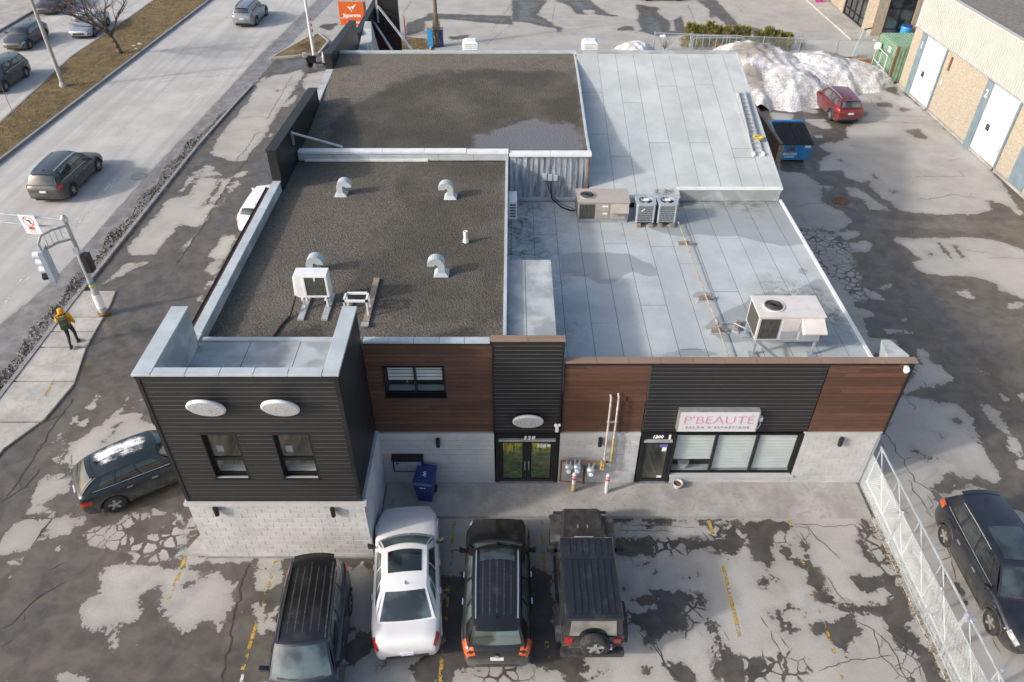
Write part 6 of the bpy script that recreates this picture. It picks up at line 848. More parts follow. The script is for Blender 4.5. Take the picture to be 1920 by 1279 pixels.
    zp = .84 if g['suv'] else .62; zp = g.get('zp',zp); sp = .99; MB().box(-L/2-.03,-L/2+.04,-.17,.17,zp-.14,zp-.03).build('rear_plate', m_plate, t); MB().box(-L/2-.012,-L/2+.1,-W*.3,W*.3,.36,.46).build('rear_bumper_trim', m_trim, t)
    if g['suv']: MB().grid(lambda u,v: (lambda p: (p[0]-.16*v+.02,p[1],p[2]+.015-.015*v))(rf_(.9-1.8*u,1.0)),8,2).build('spoiler', roofm or body, t, True)
    for a,b in g.get('sunroof',()): gp('sunroof', rf_, .76,-.76,a,b,m_cg,.012)
    q = rf_(0,.88); m = MB(); m.hexa([(q[0]+.09,-.02,q[2]),(q[0]+.09,.02,q[2]),(q[0]-.07,.02,q[2]),(q[0]-.07,-.02,q[2]),(q[0]-.01,-.01,q[2]+.03),(q[0]-.01,.01,q[2]+.03),(q[0]-.09,.01,q[2]+.075),(q[0]-.09,-.01,q[2]+.075)]); m.build('antenna_fin', body, t)
    for k in range(g.get('ribs',0)):
        u = -.6+1.2*k/(g['ribs']-1); MB().grid(lambda a,v,u=u: (lambda p: (p[0],p[1],p[2]+.008))(rf_(u-.025+.05*a,.12+.76*v)),1,6).build('roof_rib', m_trim, t)
    if g.get('emblem'): MB().cyl((-L/2-.02,0,zp+.03),(-L/2-.035,0,zp+.03),.05,n=14).build('emblem', m_chrome, t)
    g['rf_'] = rf_; g['bp'] = bpatch; t_info[t.name] = g; return t
t_info = {}
SED = dict(L=4.72,W=1.85,H=1.43,suv=False,cowl=.30,rf=.43,rr=.69,dk=.865,hood0=.70,cowlz=.93,beltr=.98,deck=1.0,wt=.66,r=.33,sf=.19,sr=.79,wins=((.13,.42,.14,.86),(.45,.70,.14,.86),(.73,.86,.16,.72)))
# --- the four in the front stalls
car('parked_suv','charcoal suv parked nose out below the two storey block','suv',(-5.25,-5.95),R(-85.5),p_char,dict(L=4.55,W=1.8,H=1.66,rails=1,ribs=5,wt=.72,fplate=0,dk=.975,rr=.93),roofm=p_black,glassm=m_cg2)
car('parked_sedan','white sedan with dark glass roof parked nose to the walkway','car',(-2.96,-3.80),R(96),p_white,dict(SED,sunroof=((.14,.66),),mir=m_trim,tk=(5.0,6.6),chrome=0),glassm=m_cg2)
t = car('parked_suv','dirty black suv with orange red tail lamps between white sedan and jeep','suv',(-.40,-4.15),R(90.5),p_black,dict(L=4.5,W=1.86,H=1.68,rails=2,sunroof=((.04,.2),),tl=m_tailo,tk=(4.4,7.4),emblem=1,chrome=1,wt=.68,ribs=5),glassm=m_cg2)
# the jeep-like off-roader
def offroader():
    t = thing('parked_offroader','boxy black off-road vehicle with spare wheel on its tailgate','suv',(2.06,-3.96,.006),R(90.3)); b = p_jeep
    MB().hexa([(-2.0,-.78,.45),(.75,-.78,.45),(.75,.78,.45),(-2.0,.78,.45),(-2.05,-.8,1.12),(.75,-.8,1.12),(.75,.8,1.12),(-2.05,.8,1.12)]).build('tub', b, t)
    MB().hexa([(.75,-.62,.5),(2.05,-.52,.5),(2.05,.52,.5),(.75,.62,.5),(.75,-.7,1.13),(2.02,-.56,1.06),(2.02,.56,1.06),(.75,.7,1.13)]).build('engine_bay', b, t); hd = MB().hexa([(.78,-.68,1.132),(2.04,-.55,1.062),(2.04,.55,1.062),(.78,.68,1.132),(.8,-.6,1.18),(1.98,-.48,1.1),(1.98,.48,1.1),(.8,.6,1.18)]).build('hood', b, t)
    for y in (-.14,.14): MB().box(1.3,1.42,y-.02,y+.02,1.13,1.16).build('hood_vent', m_chrome, t)
    MB().box(.83,.98,-.28,.28,1.165,1.195).build('cowl_vent', m_steelp, t)
    MB().box(2.03,2.09,-.5,.5,.58,1.04).build('grille', b, t)
    for k in range(7): MB().box(2.085,2.1,-.27+.09*k-.02,-.27+.09*k+.02,.66,.98).build('grille_slot', m_dark, t)
    for s_ in (1,-1):
        MB().cyl((2.08,.38*s_,.86),(2.11,.38*s_,.86),.09,n=14).build('headlight', m_lamp, t)
        m = MB(); Y0,Y1 = .56*s_,.94*s_; P = [(.92,.62),(1.02,.92),(1.18,1.02),(1.86,1.0),(2.06,.84),(2.12,.66)]; vs = []
        for x,z in P: vs += [(x,Y0,z),(x,Y1,z-.03),(x,Y1,z-.1),(x,Y0,z-.08)]
        m.add(vs,[((4*i+j,4*i+(j+1) % 4,4*i+4+(j+1) % 4,4*i+4+j) if s_ < 0 else (4*i+4+j,4*i+4+(j+1) % 4,4*i+(j+1) % 4,4*i+j)) for i in range(5) for j in range(4)]+[(0,1,2,3),(23,22,21,20)]); m.build('front_fender', b, t)
        m = MB(); Y0,Y1 = .76*s_,.95*s_; P = [(-.78,.6),(-.88,.9),(-1.04,1.0),(-1.66,1.0),(-1.82,.88),(-1.9,.66)]; vs = []
        for x,z in P: vs += [(x,Y0,z),(x,Y1,z-.03),(x,Y1,z-.09),(x,Y0,z-.08)]
        m.add(vs,[(4*i+j,4*i+(j+1) % 4,4*i+4+(j+1) % 4,4*i+4+j) for i in range(5) for j in range(4)]+[(0,1,2,3),(23,22,21,20)]); m.build('rear_flare', m_trim, t)
        for x in (1.5,-1.36): wheel(t, x, .8*s_, .39, .25, s_, m_rim)
        MB().box(-.75,.85,.8*s_-.06,.8*s_+.06,.36,.44).build('side_step', m_trim, t)
        for x0,x1 in ((-.08,.7),(-.8,-.1)):
            d = MB().box(x0+.01,x1-.01,.80*s_-.012,.80*s_+.012,.5,1.1).build('door', b, t); MB().box(x0+.06,x0+.2,.82*s_-.015,.82*s_+.02,.96,1.0).build('handle', m_trim, d)
        MB().hexa([(.5,.8*s_-.02,1.12),(.6,.8*s_-.02,1.12),(.6,.8*s_+.02,1.12),(.5,.8*s_+.02,1.12),(.52,1.0*s_-.02,1.12),(.62,1.0*s_-.02,1.12),(.62,1.0*s_+.02,1.12),(.52,1.0*s_+.02,1.12)]).build('mirror_arm', m_trim, t); MB().box(.5,.6,.98*s_-.1,.98*s_+.1,1.13,1.3).build('mirror', m_trim, t)
        for x0,x1 in ((-.02,.56),(-.74,-.1),(-1.78,-.86)): MB().hexa([(x0,.765*s_,1.16),(x1,.765*s_,1.16),(x1,.79*s_,1.16),(x0,.79*s_,1.16),(x0+.02,.715*s_,1.68),(x1-(.12 if x1 > .5 else .02),.715*s_,1.68),(x1-(.12 if x1 > .5 else .02),.735*s_,1.68),(x0+.02,.735*s_,1.68)]).build('side_window', m_cg, t)
        MB().box(-2.1,-2.02,.62*s_-.09,.62*s_+.09,.84,1.06).build('taillight', m_tail, t)
    cb = MB(); cb.hexa([(-2.02,-.77,1.121),(.74,-.77,1.121),(.74,.77,1.121),(-2.02,.77,1.121),(-1.93,-.7,1.77),(.48,-.7,1.77),(.48,.7,1.77),(-1.93,.7,1.77)]); cb.build('cabin', b, t)
    MB().hexa([(.755,-.66,1.2),(.755,.66,1.2),(.745,.66,1.2),(.745,-.66,1.2),(.535,-.62,1.7),(.535,.62,1.7),(.5,.62,1.7),(.5,-.62,1.7)]).build('windscreen', m_cg, t); MB().bar((.74,-.74,1.16),(.74,.74,1.16),.07,.06).build('windscreen_frame', m_steelp, t)
    top = MB().hexa([(-2.0,-.74,1.772),(.52,-.73,1.772),(.52,.73,1.772),(-2.0,.74,1.772),(-1.97,-.7,1.83),(.46,-.69,1.82),(.46,.69,1.82),(-1.97,.7,1.83)]).build('hard_top', b, t)
    for k in range(7): y = -.51+.17*k; MB().box(-1.86,-.28,y-.028,y+.028,1.831,1.852).build('top_rib', b, top)
    for k in range(7): y = -.51+.17*k; MB().box(-.1,.4,y-.02,y+.02,1.826,1.842).build('top_rib', b, top)
    MB().box(-.24,-.2,-.68,.68,1.829,1.834).build('top_joint', m_dark, top)
    MB().hexa([(-2.055,-.6,1.16),(-2.055,.6,1.16),(-2.0,.6,1.16),(-2.0,-.6,1.16),(-1.975,-.56,1.7),(-1.975,.56,1.7),(-1.93,.56,1.7),(-1.93,-.56,1.7)]).build('rear_window', pm('dusty_glass',(.20,.20,.19),.5,.25,3), t); m = MB(); m.add([(-2.062+ .08*(z-1.16)/.54,y,z) for y,z in [(-.36,1.17)]+[(.36*math.cos(a),1.17+.3*math.sin(a)) for a in np.linspace(math.pi,0,14)]],[tuple(range(15))]); m.build('wiped_glass', m_cg, t)
    MB().box(-2.075,-2.045,-.6,.6,.6,1.12).build('tailgate', b, t); MB().box(-2.25,-2.05,-.82,.82,.46,.62).build('rear_bumper', m_trim, t); MB().box(2.1,2.3,-.8,.8,.5,.66).build('front_bumper', m_trim, t); MB().box(-2.2,-2.1,-.5,-.28,.72,.84).build('rear_plate', m_plate, t)
    sp = wheel(t,-2.22,.0,.385,.24,-1,m_rim); sp.rotation_euler = (0,0,R(-90)); sp.location = (-2.2,-.04,.98); sp.name = 'spare_wheel'
    MB().box(-1.5,1.8,-.5,.5,.28,.5).build('underbody', m_dark, t)
offroader()
# --- the others around the building
t = car('parked_suv','dark teal suv with thin snow on its roof beside the building corner','suv',(-11.87,.22),R(33),p_teal,dict(L=4.15,W=1.78,H=1.55,chrome=1,tk=(3.4,4.4),wt=.69,rr=.83,dk=.955),rim=m_rimd)
g = t_info[t.name]; M = Mat('powder_snow'); f = M.step(M.math('ADD', M.noise(45,4,M.pos,.8), M.math('ADD', M.math('MULTIPLY', M.noise(2.4,4,M.pos,.65), .9), M.attr('cover'))), 1.2, 1.48); M.set(Base_Color=(.8,.82,.85), Roughness=.9); mx = M.n('MixShader',{0:f,1:M.n('BsdfTransparent'),2:M.b.outputs[0]}); M.t.links.new(mx, M.out.inputs[0])
MB().grid(lambda u,v: (lambda p: (p[0],p[1],p[2]+.012))(g['rf_'](.92-1.6*u,.04+.92*v)),16,16).build('snow_dusting', M.m, t, True)
sn = [o for o in t.children if o.name.startswith('snow_dusting')][0].data; sn.attributes.new('cover','FLOAT','POINT').data.foreach_set('value',[min(.38,1.5*min(i/16,1-i/16,1.3*j/16,1.3*(1-j/16)))+.12*(i < 9) for j in range(17) for i in range(17)])
car('parked_suv','dark grey suv with chrome window line beyond the chain link fence','suv',(13.88,-3.68),R(-90.5),p_navy,dict(L=4.72,W=1.88,H=1.68,chrome=2,tl=m_tailo,tk=(4.6,6.4),fplate=0,wt=.69,dirt=1,sunroof=((.06,.5),)))
car('parked_crossover','dark red crossover with silver roof rails parked by the snow piles','suv',(21.0,31.2),R(93),p_red,dict(L=4.3,W=1.8,H=1.58,rails=2,tk=(4.6,6.4),tl=m_tail,wt=.68),glassm=m_cg2)
car('parked_hatchback','white hatchback parked beside the low brown side fascia','car',(-12.3,17.6),R(84),p_white,dict(L=4.3,W=1.8,H=1.5,wt=.68,tl=m_tail,dk=.955,rr=.87),roofm=None)
car('driving_suv','dark grey estate suv with silver roof rails driving away on the near carriageway','suv',(-24.15,21.2),R(89),p_grey,dict(L=4.9,W=1.95,H=1.68,rails=2,chrome=1,tk=(4.6,6.4),wt=.68,tl=m_tail))
car('driving_suv','silver grey suv driving away near the top of the near carriageway','suv',(-22.45,51.6),R(88),p_sil2,dict(L=4.6,W=1.88,H=1.65,rails=1,tk=(4.6,6.4),wt=.68))
car('driving_car','dark grey hatchback driving towards the camera on the far carriageway','car',(-38.6,45.4),R(-88),p_grey,dict(L=4.5,W=1.8,H=1.45,wt=.66,dk=.95,rr=.85,cowlz=.95,beltr=1.0,hood0=.72))
car('driving_suv','dark grey suv leaving the left edge of the far carriageway','suv',(-35.7,36.4),R(-90),p_grey,dict(L=4.6,W=1.88,H=1.66,chrome=2,wt=.68))
car('driving_car','silver sedan driving behind the bare tree on the far carriageway','car',(-34.95,48.6),R(-88),p_silver,dict(SED),glassm=m_cg2)
car('driving_car','navy sedan driving along the far kerb at the top left','car',(-40.9,55.2),R(-90),p_char,dict(SED,mir=m_trim))
car('driving_car','white sedan at the top edge behind the bare tree crown','car',(-39.0,62.5),R(-90),p_white,dict(SED))
car('parked_car','dark green car at the top edge of the back car park','car',(13.9,58.6),0,p_teal,dict(SED))
# ================================================================ the street side
# traffic signal pole with arm
px_,py_ = -17.23,9.21
t = thing('traffic_signal','grey traffic signal pole with mast arm on the pavement corner','traffic light',(px_,py_,.06))
MB().cyl((0,0,0),(0,0,1.25),.17,.13,14).build('base', m_steelp, t); MB().cyl((0,0,1.2),(0,0,4.5),.11,.085,14).build('pole', m_steelp, t); MB().lathe([(.1,4.4),(.13,4.45),(.13,4.6),(.05,4.7)],n=12).build('cap', m_steel, t); MB().lathe([(.24,0),(.24,.1),(.18,.14)],n=14).build('footing', m_rust, t)
MB().cyl((0,-.001,.35),(0,-.001,1.0),.172,n=14).build('white_band', m_letter, t); MB().cyl((0,0,1.55),(0,0,1.63),.13,n=12).build('sticker', pm('sticker_green',(.05,.35,.28),.5), t); MB().cyl((0,0,1.4),(0,0,1.46),.135,n=12).build('sticker', pm('sticker_yellow',(.5,.36,.03),.5), t)
hx,hy = -.62,-1.1
for z0,z1 in ((4.25,4.1),(3.65,3.72)): MB().tube([(0,0,z0),(hx*.5,hy*.5,z0+.1),(hx*.85,hy*.85,z0+.08),(hx,hy,z1)] if z0 > 4 else [(0,0,z0),(hx*.5,hy*.5,z0+.14),(hx*.85,hy*.85,z0+.12)],.05,8).build('bracket_arm', m_steelp, t)
for k in range(4): f = .25+.17*k; MB().cyl((hx*f,hy*f,3.72),(hx*f,hy*f,4.3),.018,n=6).build('bracket_rod', m_steel, t)
MB().cyl((hx,hy,4.1),(hx,hy,3.8),.05,n=8).build('hanger', m_steelp, t)
m_sig = pm('signal_back_blue_grey',(.34,.40,.47),.45,.08,3)
hd = MB().box(-.1,.1,-.2,.2,2.5,3.8).build('signal_head', m_sig, t, False, (hx,hy,0)); MB().box(.1,.115,-.3,.3,2.42,3.88).build('backplate', m_sig, hd); hd.rotation_euler = (0,0,R(14))
for k in range(4):
    z = 2.66+.32*k; MB().lathe([(.13,0),(.14,-.24),(.12,-.24),(.11,0)],(-.1,0,z),14,'x').build('visor', m_letter if k else m_blackt, hd); MB().cyl((-.1,0,z),(-.112,0,z),.11,n=14).build('lens', m_dark, hd)
MB().box(.1,.36,-.16,.16,2.15,2.95).build('pedestrian_head', m_blackt, t); MB().box(.12,.34,-.2,-.161,2.2,2.9).build('pedestrian_visor', m_dark, t)
for z,w in ((4.5,.045),(4.12,.04)): MB().tube([(0,0,z),(-3,-.05,z+.38),(-7,-.1,z+.7),(-10,-.1,z+.75)],w,8).build('mast_arm', m_steel, t)
for k in range(5): x = -1.6-1.7*k; MB().cyl((x,-.05,4.12+.11*abs(x)**.92*.75),(x,-.05,4.5+.11*abs(x)**.92*.75),.022,n=6).build('mast_strut', m_steel, t)
MB().box(-.09,.09,-.12,-.08,3.0,3.3).build('control_box', m_steel, t)
t = thing('turn_ban_sign','white no left turn sign with plate hung on the mast arm','sign',(-18.52,9.08,4.42)); t.rotation_euler = (R(4),0,R(-8))
MB().box(-.34,.34,-.015,.015,-.42,.42).build('panel', m_letter, t)
m = MB(); n = 24
for i in range(n):
    a,b = 2*math.pi*i/n,2*math.pi*(i+1)/n; m.add([(r*math.cos(q),-.018,.16+r*math.sin(q)) for q,r in ((a,.19),(b,.19),(b,.225),(a,.225))],[(0,1,2,3)])
m.bar((-.14,-.018,.30),(.14,-.018,.02),.035,.004,(0,1,0)); m.build('ban_ring', m_red, t); m = MB(); m.bar((.05,-.02,.04),(.05,-.02,.2),.05,.004,(0,1,0)); m.bar((.06,-.02,.2),(-.08,-.02,.2),.05,.004,(0,1,0)); m.build('arrow', m_dark, t)
MB().box(-.12,.12,-.019,-.016,-.22,-.09).build('plate', m_red, t); MB().box(-.1,.1,-.019,-.016,-.36,-.26).build('plate', m_dark, t); MB().box(-.085,.085,-.021,-.0185,-.345,-.275).build('plate_inset', m_letter, t)
# ---- walking person
m_jack = pm('jacket_yellow',(.62,.30,.012),.75,.12,6,bump=.2); m_trou = pm('trousers_dark',(.018,.02,.026),.85,.2,8); m_skin = pm('skin',(.38,.22,.15),.6,.1); m_shoe = pm('shoe_dark',(.03,.03,.035),.7,.2); m_pack = pm('backpack_green',(.045,.065,.035),.8,.25,8)
def skin(name, verts, edges, radii, mat, parent, root=0, lev=2):
    me = bpy.data.meshes.new(name); me.from_pydata(verts, edges, []); o = bpy.data.objects.new(name, me); COL.objects.link(o); me.materials.append(mat)
    me.skin_vertices.new() if hasattr(me.skin_vertices,'new') and not me.skin_vertices else None
    md = o.modifiers.new('s','SKIN'); md.use_smooth_shade = True
    for i,r in enumerate(radii): me.skin_vertices[0].data[i].radius = r if isinstance(r,tuple) else (r,r)
    me.skin_vertices[0].data[root].use_root = True; o.modifiers.new('u','SUBSURF').levels = lev; o.modifiers['u'].render_levels = lev
    dg = bpy.context.evaluated_depsgraph_get(); dg.update(); m2 = bpy.data.meshes.new_from_object(o.evaluated_get(dg)); bpy.data.objects.remove(o); m2.name = name
    m2.materials.clear(); m2.materials.append(mat); m2.polygons.foreach_set('use_smooth',[True]*len(m2.polygons)); return obj(name, m2, parent)
P = thing('person','person in a yellow hooded jacket and dark trousers walking with a green backpack','person',(-17.5,7.15,.075),R(-68)+R(90))
# local: walks towards +y
bv = [(0,0,.92),(0,.01,1.15),(0,.02,1.38),(0,.04,1.5),(0,.06,1.6),(0,.075,1.68), (.1,0,.88),(.11,.16,.5),(.11,.08,.09),(.11,.2,.05), (-.1,0,.88),(-.11,.02,.48),(-.11,-.30,.2),(-.11,-.27,.1), (.19,.02,1.38),(.27,-.06,1.13),(.26,.12,.96),(.255,.17,.92), (-.19,.02,1.38),(-.27,.1,1.14),(-.24,.32,1.08),(-.235,.38,1.07)]
be = [(0,1),(1,2),(2,3),(3,4),(4,5),(0,6),(6,7),(7,8),(8,9),(0,10),(10,11),(11,12),(12,13),(2,14),(14,15),(15,16),(16,17),(2,18),(18,19),(19,20),(20,21)]
body = skin('body', bv, be, [.15,.15,.16,.06,.095,.08,.1,.07,.05,.045,.1,.07,.05,.045,.075,.052,.04,.036,.075,.052,.04,.036], m_trou, P)
for nm,c,sgn in (('shoe',(.11,.16,.045),1),('shoe',(-.11,-.28,.1),-1)):
    o = MB().hexa([(c[0]-.05,c[1]-.13,c[2]-.045),(c[0]+.05,c[1]-.13,c[2]-.045),(c[0]+.05,c[1]+.14,c[2]-.045),(c[0]-.05,c[1]+.14,c[2]-.045),(c[0]-.04,c[1]-.12,c[2]+.05),(c[0]+.04,c[1]-.12,c[2]+.05),(c[0]+.035,c[1]+.1,c[2]+.02),(c[0]-.035,c[1]+.1,c[2]+.02)]).build(nm, m_shoe, P)
    MB().box(c[0]-.05,c[0]+.05,c[1]-.13,c[1]+.14,c[2]-.062,c[2]-.046).build('sole', m_letter, o)
skin('jacket', [(0,0,.86),(0,.01,1.12),(0,.02,1.36),(0,.03,1.47),(.2,.02,1.39),(.28,-.06,1.14),(.27,.1,.98),(-.2,.02,1.39),(-.28,.1,1.15),(-.245,.3,1.09)], [(0,1),(1,2),(2,3),(2,4),(4,5),(5,6),(2,7),(7,8),(8,9)], [(.21,.17),(.20,.165),(.205,.165),.11,.10,.075,.058,.10,.075,.058], m_jack, P)
skin('hood', [(0,.0,1.48),(0,.02,1.58),(0,.045,1.68),(0,.05,1.74)], [(0,1),(1,2),(2,3)], [.12,.135,.13,.08], m_jack, P)
MB().lathe([(.075,-.085),(.085,0),(.07,.07)],(0,.125,1.61),12).build('face', m_skin, P, True)
for s_,c in ((1,(.258,.16,.93)),(-1,(-.237,.37,1.075))):      # hands: palm and five fingers
    h = MB().hexa([(c[0]-.02,c[1]-.04,c[2]-.04),(c[0]+.02,c[1]-.04,c[2]-.04),(c[0]+.02,c[1]+.04,c[2]-.05),(c[0]-.02,c[1]+.04,c[2]-.05),(c[0]-.02,c[1]-.03,c[2]+.035),(c[0]+.02,c[1]-.03,c[2]+.035),(c[0]+.02,c[1]+.05,c[2]+.025),(c[0]-.02,c[1]+.05,c[2]+.025)]).build('hand', m_skin, P)
    for k in range(4): z = c[2]-.035+.021*k; MB().tube([(c[0],c[1]+.045,z),(c[0]-.005*s_,c[1]+.08,z-.005),(c[0]-.02*s_,c[1]+.095-.004*k,z-.012)],.009,5).build('finger', m_skin, h)
    MB().tube([(c[0]-.01*s_,c[1],c[2]+.035),(c[0]-.035*s_,c[1]+.04,c[2]+.045),(c[0]-.035*s_,c[1]+.065,c[2]+.035)],.01,5).build('thumb', m_skin, h)
t = thing('backpack','dark green backpack on the walking person\'s back','backpack',(-17.5,7.15,.075),R(22)); MB().hexa([(-.15,-.36,.98),(.15,-.36,.98),(.16,-.17,.98),(-.16,-.17,.98),(-.13,-.33,1.42),(.13,-.33,1.42),(.15,-.15,1.45),(-.15,-.15,1.45)]).build('bag', m_pack, t); MB().box(-.11,.11,-.41,-.362,1.02,1.22).build('pocket', m_pack, t)
for s_ in (-1,1): MB().tube([(.1*s_,-.16,1.05),(.13*s_,.0,1.1),(.12*s_,.2,1.25),(.1*s_,.17,1.42),(.09*s_,-.1,1.5),(.1*s_,-.2,1.43)],.022,5).build('strap', m_pack, t)
# ---- lamp posts and poles
t = thing('lamp_post','tall pale concrete lamp post standing on the grass median','lamp post',(-31.15,35.5,.15)); MB().cyl((0,0,0),(0,0,9.2),.15,.08,12).build('pole', m_slab, t); MB().lathe([(.26,0),(.26,.12),(.17,.3)],n=12).build('base', m_conc, t)
for s_ in (-1,1): MB().tube([(0,0,9.1),(.8*s_,0,9.6),(1.8*s_,0,9.75)],.04,6).build('arm', m_steel, t); MB().hexa([(1.7*s_,-.12,9.7),(2.3*s_,-.12,9.72),(2.3*s_,.12,9.72),(1.7*s_,.12,9.7),(1.7*s_,-.1,9.8),(2.3*s_,-.07,9.8),(2.3*s_,.07,9.8),(1.7*s_,.1,9.8)]).build('lantern', m_steelp, t)
t = thing('street_pole','white metal pole standing on the pavement beyond the fins','pole',(-14.8,40.9,0)); MB().cyl((0,0,0),(0,0,9),.13,.08,12).build('pole', m_bollw, t); MB().lathe([(.22,0),(.22,.08),(.15,.2)],n=12).build('base', m_bollw, t); MB().tube([(0,0,8.9),(-.8,0,9.3),(-1.8,0,9.4)],.04,6).build('arm', m_steel, t); MB().box(-2.4,-1.7,-.12,.12,9.34,9.46).build('lantern', m_steelp, t)
t = thing('marker_pole','orange and white plastic marker on the small island','marker',(-16.2,46.9,.1)); MB().cyl((0,0,0),(0,0,.12),.16,.12,10).build('foot', m_letter, t)
for k in range(6): MB().cyl((0,0,.12+.22*k),(0,0,.338+.22*k),.07,n=10).build('band', m_red if k % 2 else m_letter, t)
t = thing('utility_pole','weathered timber utility pole wound with dead vines','pole',(-5.9,44.6,0)); m_pole = pm('pole_timber',(.17,.135,.10),.9,.3,5,stretch=(6,6,.5)); MB().cyl((0,0,0),(0,0,10),.17,.12,10).build('pole', m_pole, t); m = MB(); rr = random.Random(9)
for k in range(36):
    a = rr.random()*6.28; z = 0; p = [(.2*math.cos(a),.2*math.sin(a),0)]
    for q in range(7): a += rr.uniform(-.5,.9); z += rr.uniform(.15,.42); r = .18+rr.uniform(0,.35)*(1-z/3.2)*.8+.02; p.append((r*math.cos(a),r*math.sin(a),z))
    m.tube(p,.012,3)
stuff(m.build('vines', m_pole, t))
for dx,c in ((-.45,m_dblue),(.35,m_blue)):
    t = thing('bollard_sleeve','bright blue plastic sleeve left of the timber pole' if dx < 0 else 'dark blue plastic sleeve behind the timber pole','bollard',(-5.95+dx,44.3+.3*(dx > 0),0)); MB().box(-.2,.2,-.15,.15,0,1.5 if dx < 0 else 1.35).build('sleeve', c, t); MB().box(-.22,.22,-.17,.17,1.501 if dx < 0 else 1.351,1.56 if dx < 0 else 1.41).build('cap', m_yel2 if False else m_brass, t)
t = thing('red_post','thin dark red post at the edge of the rounded island','post',(-8.6,46.4,.1)); MB().cyl((0,0,0),(0,0,1.7),.045,n=8).build('post', pm('post_red',(.30,.03,.03),.6), t); MB().lathe([(.1,0),(.1,.05),(.05,.08)],n=8).build('foot', m_rust, t)
# ---- orange shop sign on its post
t = thing('pylon_sign','orange pylon sign with white lettering beyond the black fins','sign',(-12.6,46.0,0)); MB().cyl((0,0,0),(0,0,1.35),.2,.2,12).build('post', m_rust, t); MB().box(-.98,.98,-.12,.12,1.25,2.95).build('panel', m_orange, t)
MB().box(-1.02,1.08,.12,.4,1.2,3.05).build('cabinet', m_steelp, t); MB().cyl((.2,.2,3.05),(.2,.2,3.8),.1,n=8).build('post', m_blackt, t)
text('lettering','Signarama',.34,m_letter,t,(0,-.125,1.98),(R(90),0,0),.004,.012,0,1.0); text('lettering','417 838-7667',.2,m_letter,t,(.1,-.125,1.45),(R(90),0,0),.004,.008)
m = MB(); m.add([(-.3,-.126,2.65),(-.02,-.126,2.62),(-.06,-.126,2.35)],[(0,1,2)]); m.add([(0,-.126,2.62),(.42,-.126,2.82),(.12,-.126,2.42)],[(0,1,2)]); m.add([(-.04,-.126,2.33),(.08,-.126,2.4),(.0,-.126,2.24)],[(0,1,2)]); m.build('emblem', m_letter, t)
MB().bar((-.98,-.122,1.79),(-.35,-.122,1.79),.03,.004,(0,1,0)).build('underline', m_letter, t)
# ---- black sign wall of the next lot with braces
t = thing('black_sign_wall','tall black L shaped sign wall with galvanised braces behind the building','wall',(0,0,0)); MB().hexa([(-9.05,28.4,0),(-8.7,28.4,0),(-8.7,37,0),(-9.05,37,0),(-9.05,28.4,5.85),(-8.7,28.4,5.85),(-8.7,37,5.75),(-9.05,37,5.75)]).build('wall', m_blackt, t); MB().box(-8.69,-7.2,33.8,34.1,1.2,9).build('return_wall', m_black, t); MB().box(-8.69,-7.15,33.6,33.78,.0,4.2).build('return_base', pm('dark_red_board',(.05,.018,.015),.8,.3), t)
MB().add([(-8.66,25,2),(-7.6,25,2),(-7.6,30,2),(-8.66,30,2),(-8.66,25,4.9),(-7.6,25,4.9),(-8.3,30,6.0),(-8.66,30,6.0)],[(0,1,5,4),(1,2,6,5),(4,5,6,7)]).build('grey_panel', m_memb, t)
for a,b in (((-8.66,33,5.1),(-6.2,26,4.9)),((-8.4,33.6,5.9),(-5.2,26,5.2)),((-8.5,33.7,7.6),(-8.5,33.7,4.9))): MB().bar(a,b,.12,.08).build('brace', m_steel, t)
for x in (-7.9,-7.7): MB().cyl((x,25.8,4.6),(x,25.8,5.95),.06,n=8).build('vent_pipe', m_white, t)
# ---- motor scooter by the white pole
t = thing('parked_scooter','black and white motor scooter parked at the white pole','scooter',(-14.4,39.9,0),R(20))
for x in (-.55,.62): MB().lathe([(.12,-.06),(.25,-.05),(.27,0),(.25,.05),(.12,.06)],(x,0,.27),16,'y').build('wheel', m_tyre, t, True)
MB().hexa([(-.75,-.17,.4),(-.1,-.17,.3),(-.1,.17,.3),(-.75,.17,.4),(-.8,-.15,.75),(-.05,-.13,.7),(-.05,.13,.7),(-.8,.15,.75)]).build('rear_body', m_blackt, t); MB().hexa([(-.7,-.14,.755),(.0,-.12,.705),(.0,.12,.705),(-.7,.14,.755),(-.68,-.12,.86),(-.02,-.1,.8),(-.02,.1,.8),(-.68,.12,.86)]).build('seat', m_rubber, t); MB().box(-.1,.42,-.16,.16,.24,.3).build('footboard', m_trim, t); MB().hexa([(.38,-.18,.28),(.5,-.18,.28),(.5,.18,.28),(.38,.18,.28),(.46,-.15,1.0),(.56,-.12,1.0),(.56,.12,1.0),(.46,.15,1.0)]).build('leg_shield', m_letter, t); MB().bar((.5,-.33,1.06),(.5,.33,1.06),.05).build('handlebar', m_trim, t); MB().cyl((.56,0,.9),(.64,0,.9),.08,n=12).build('headlight', m_lamp, t); MB().hexa([(-.95,-.16,.8),(-.65,-.16,.8),(-.65,.16,.8),(-.95,.16,.8),(-.93,-.14,1.1),(-.67,-.14,1.1),(-.67,.14,1.1),(-.93,.14,1.1)]).build('top_box', m_steelp, t); MB().bar((.62,0,.3),(.5,0,.95),.07).build('fork', m_red, t)
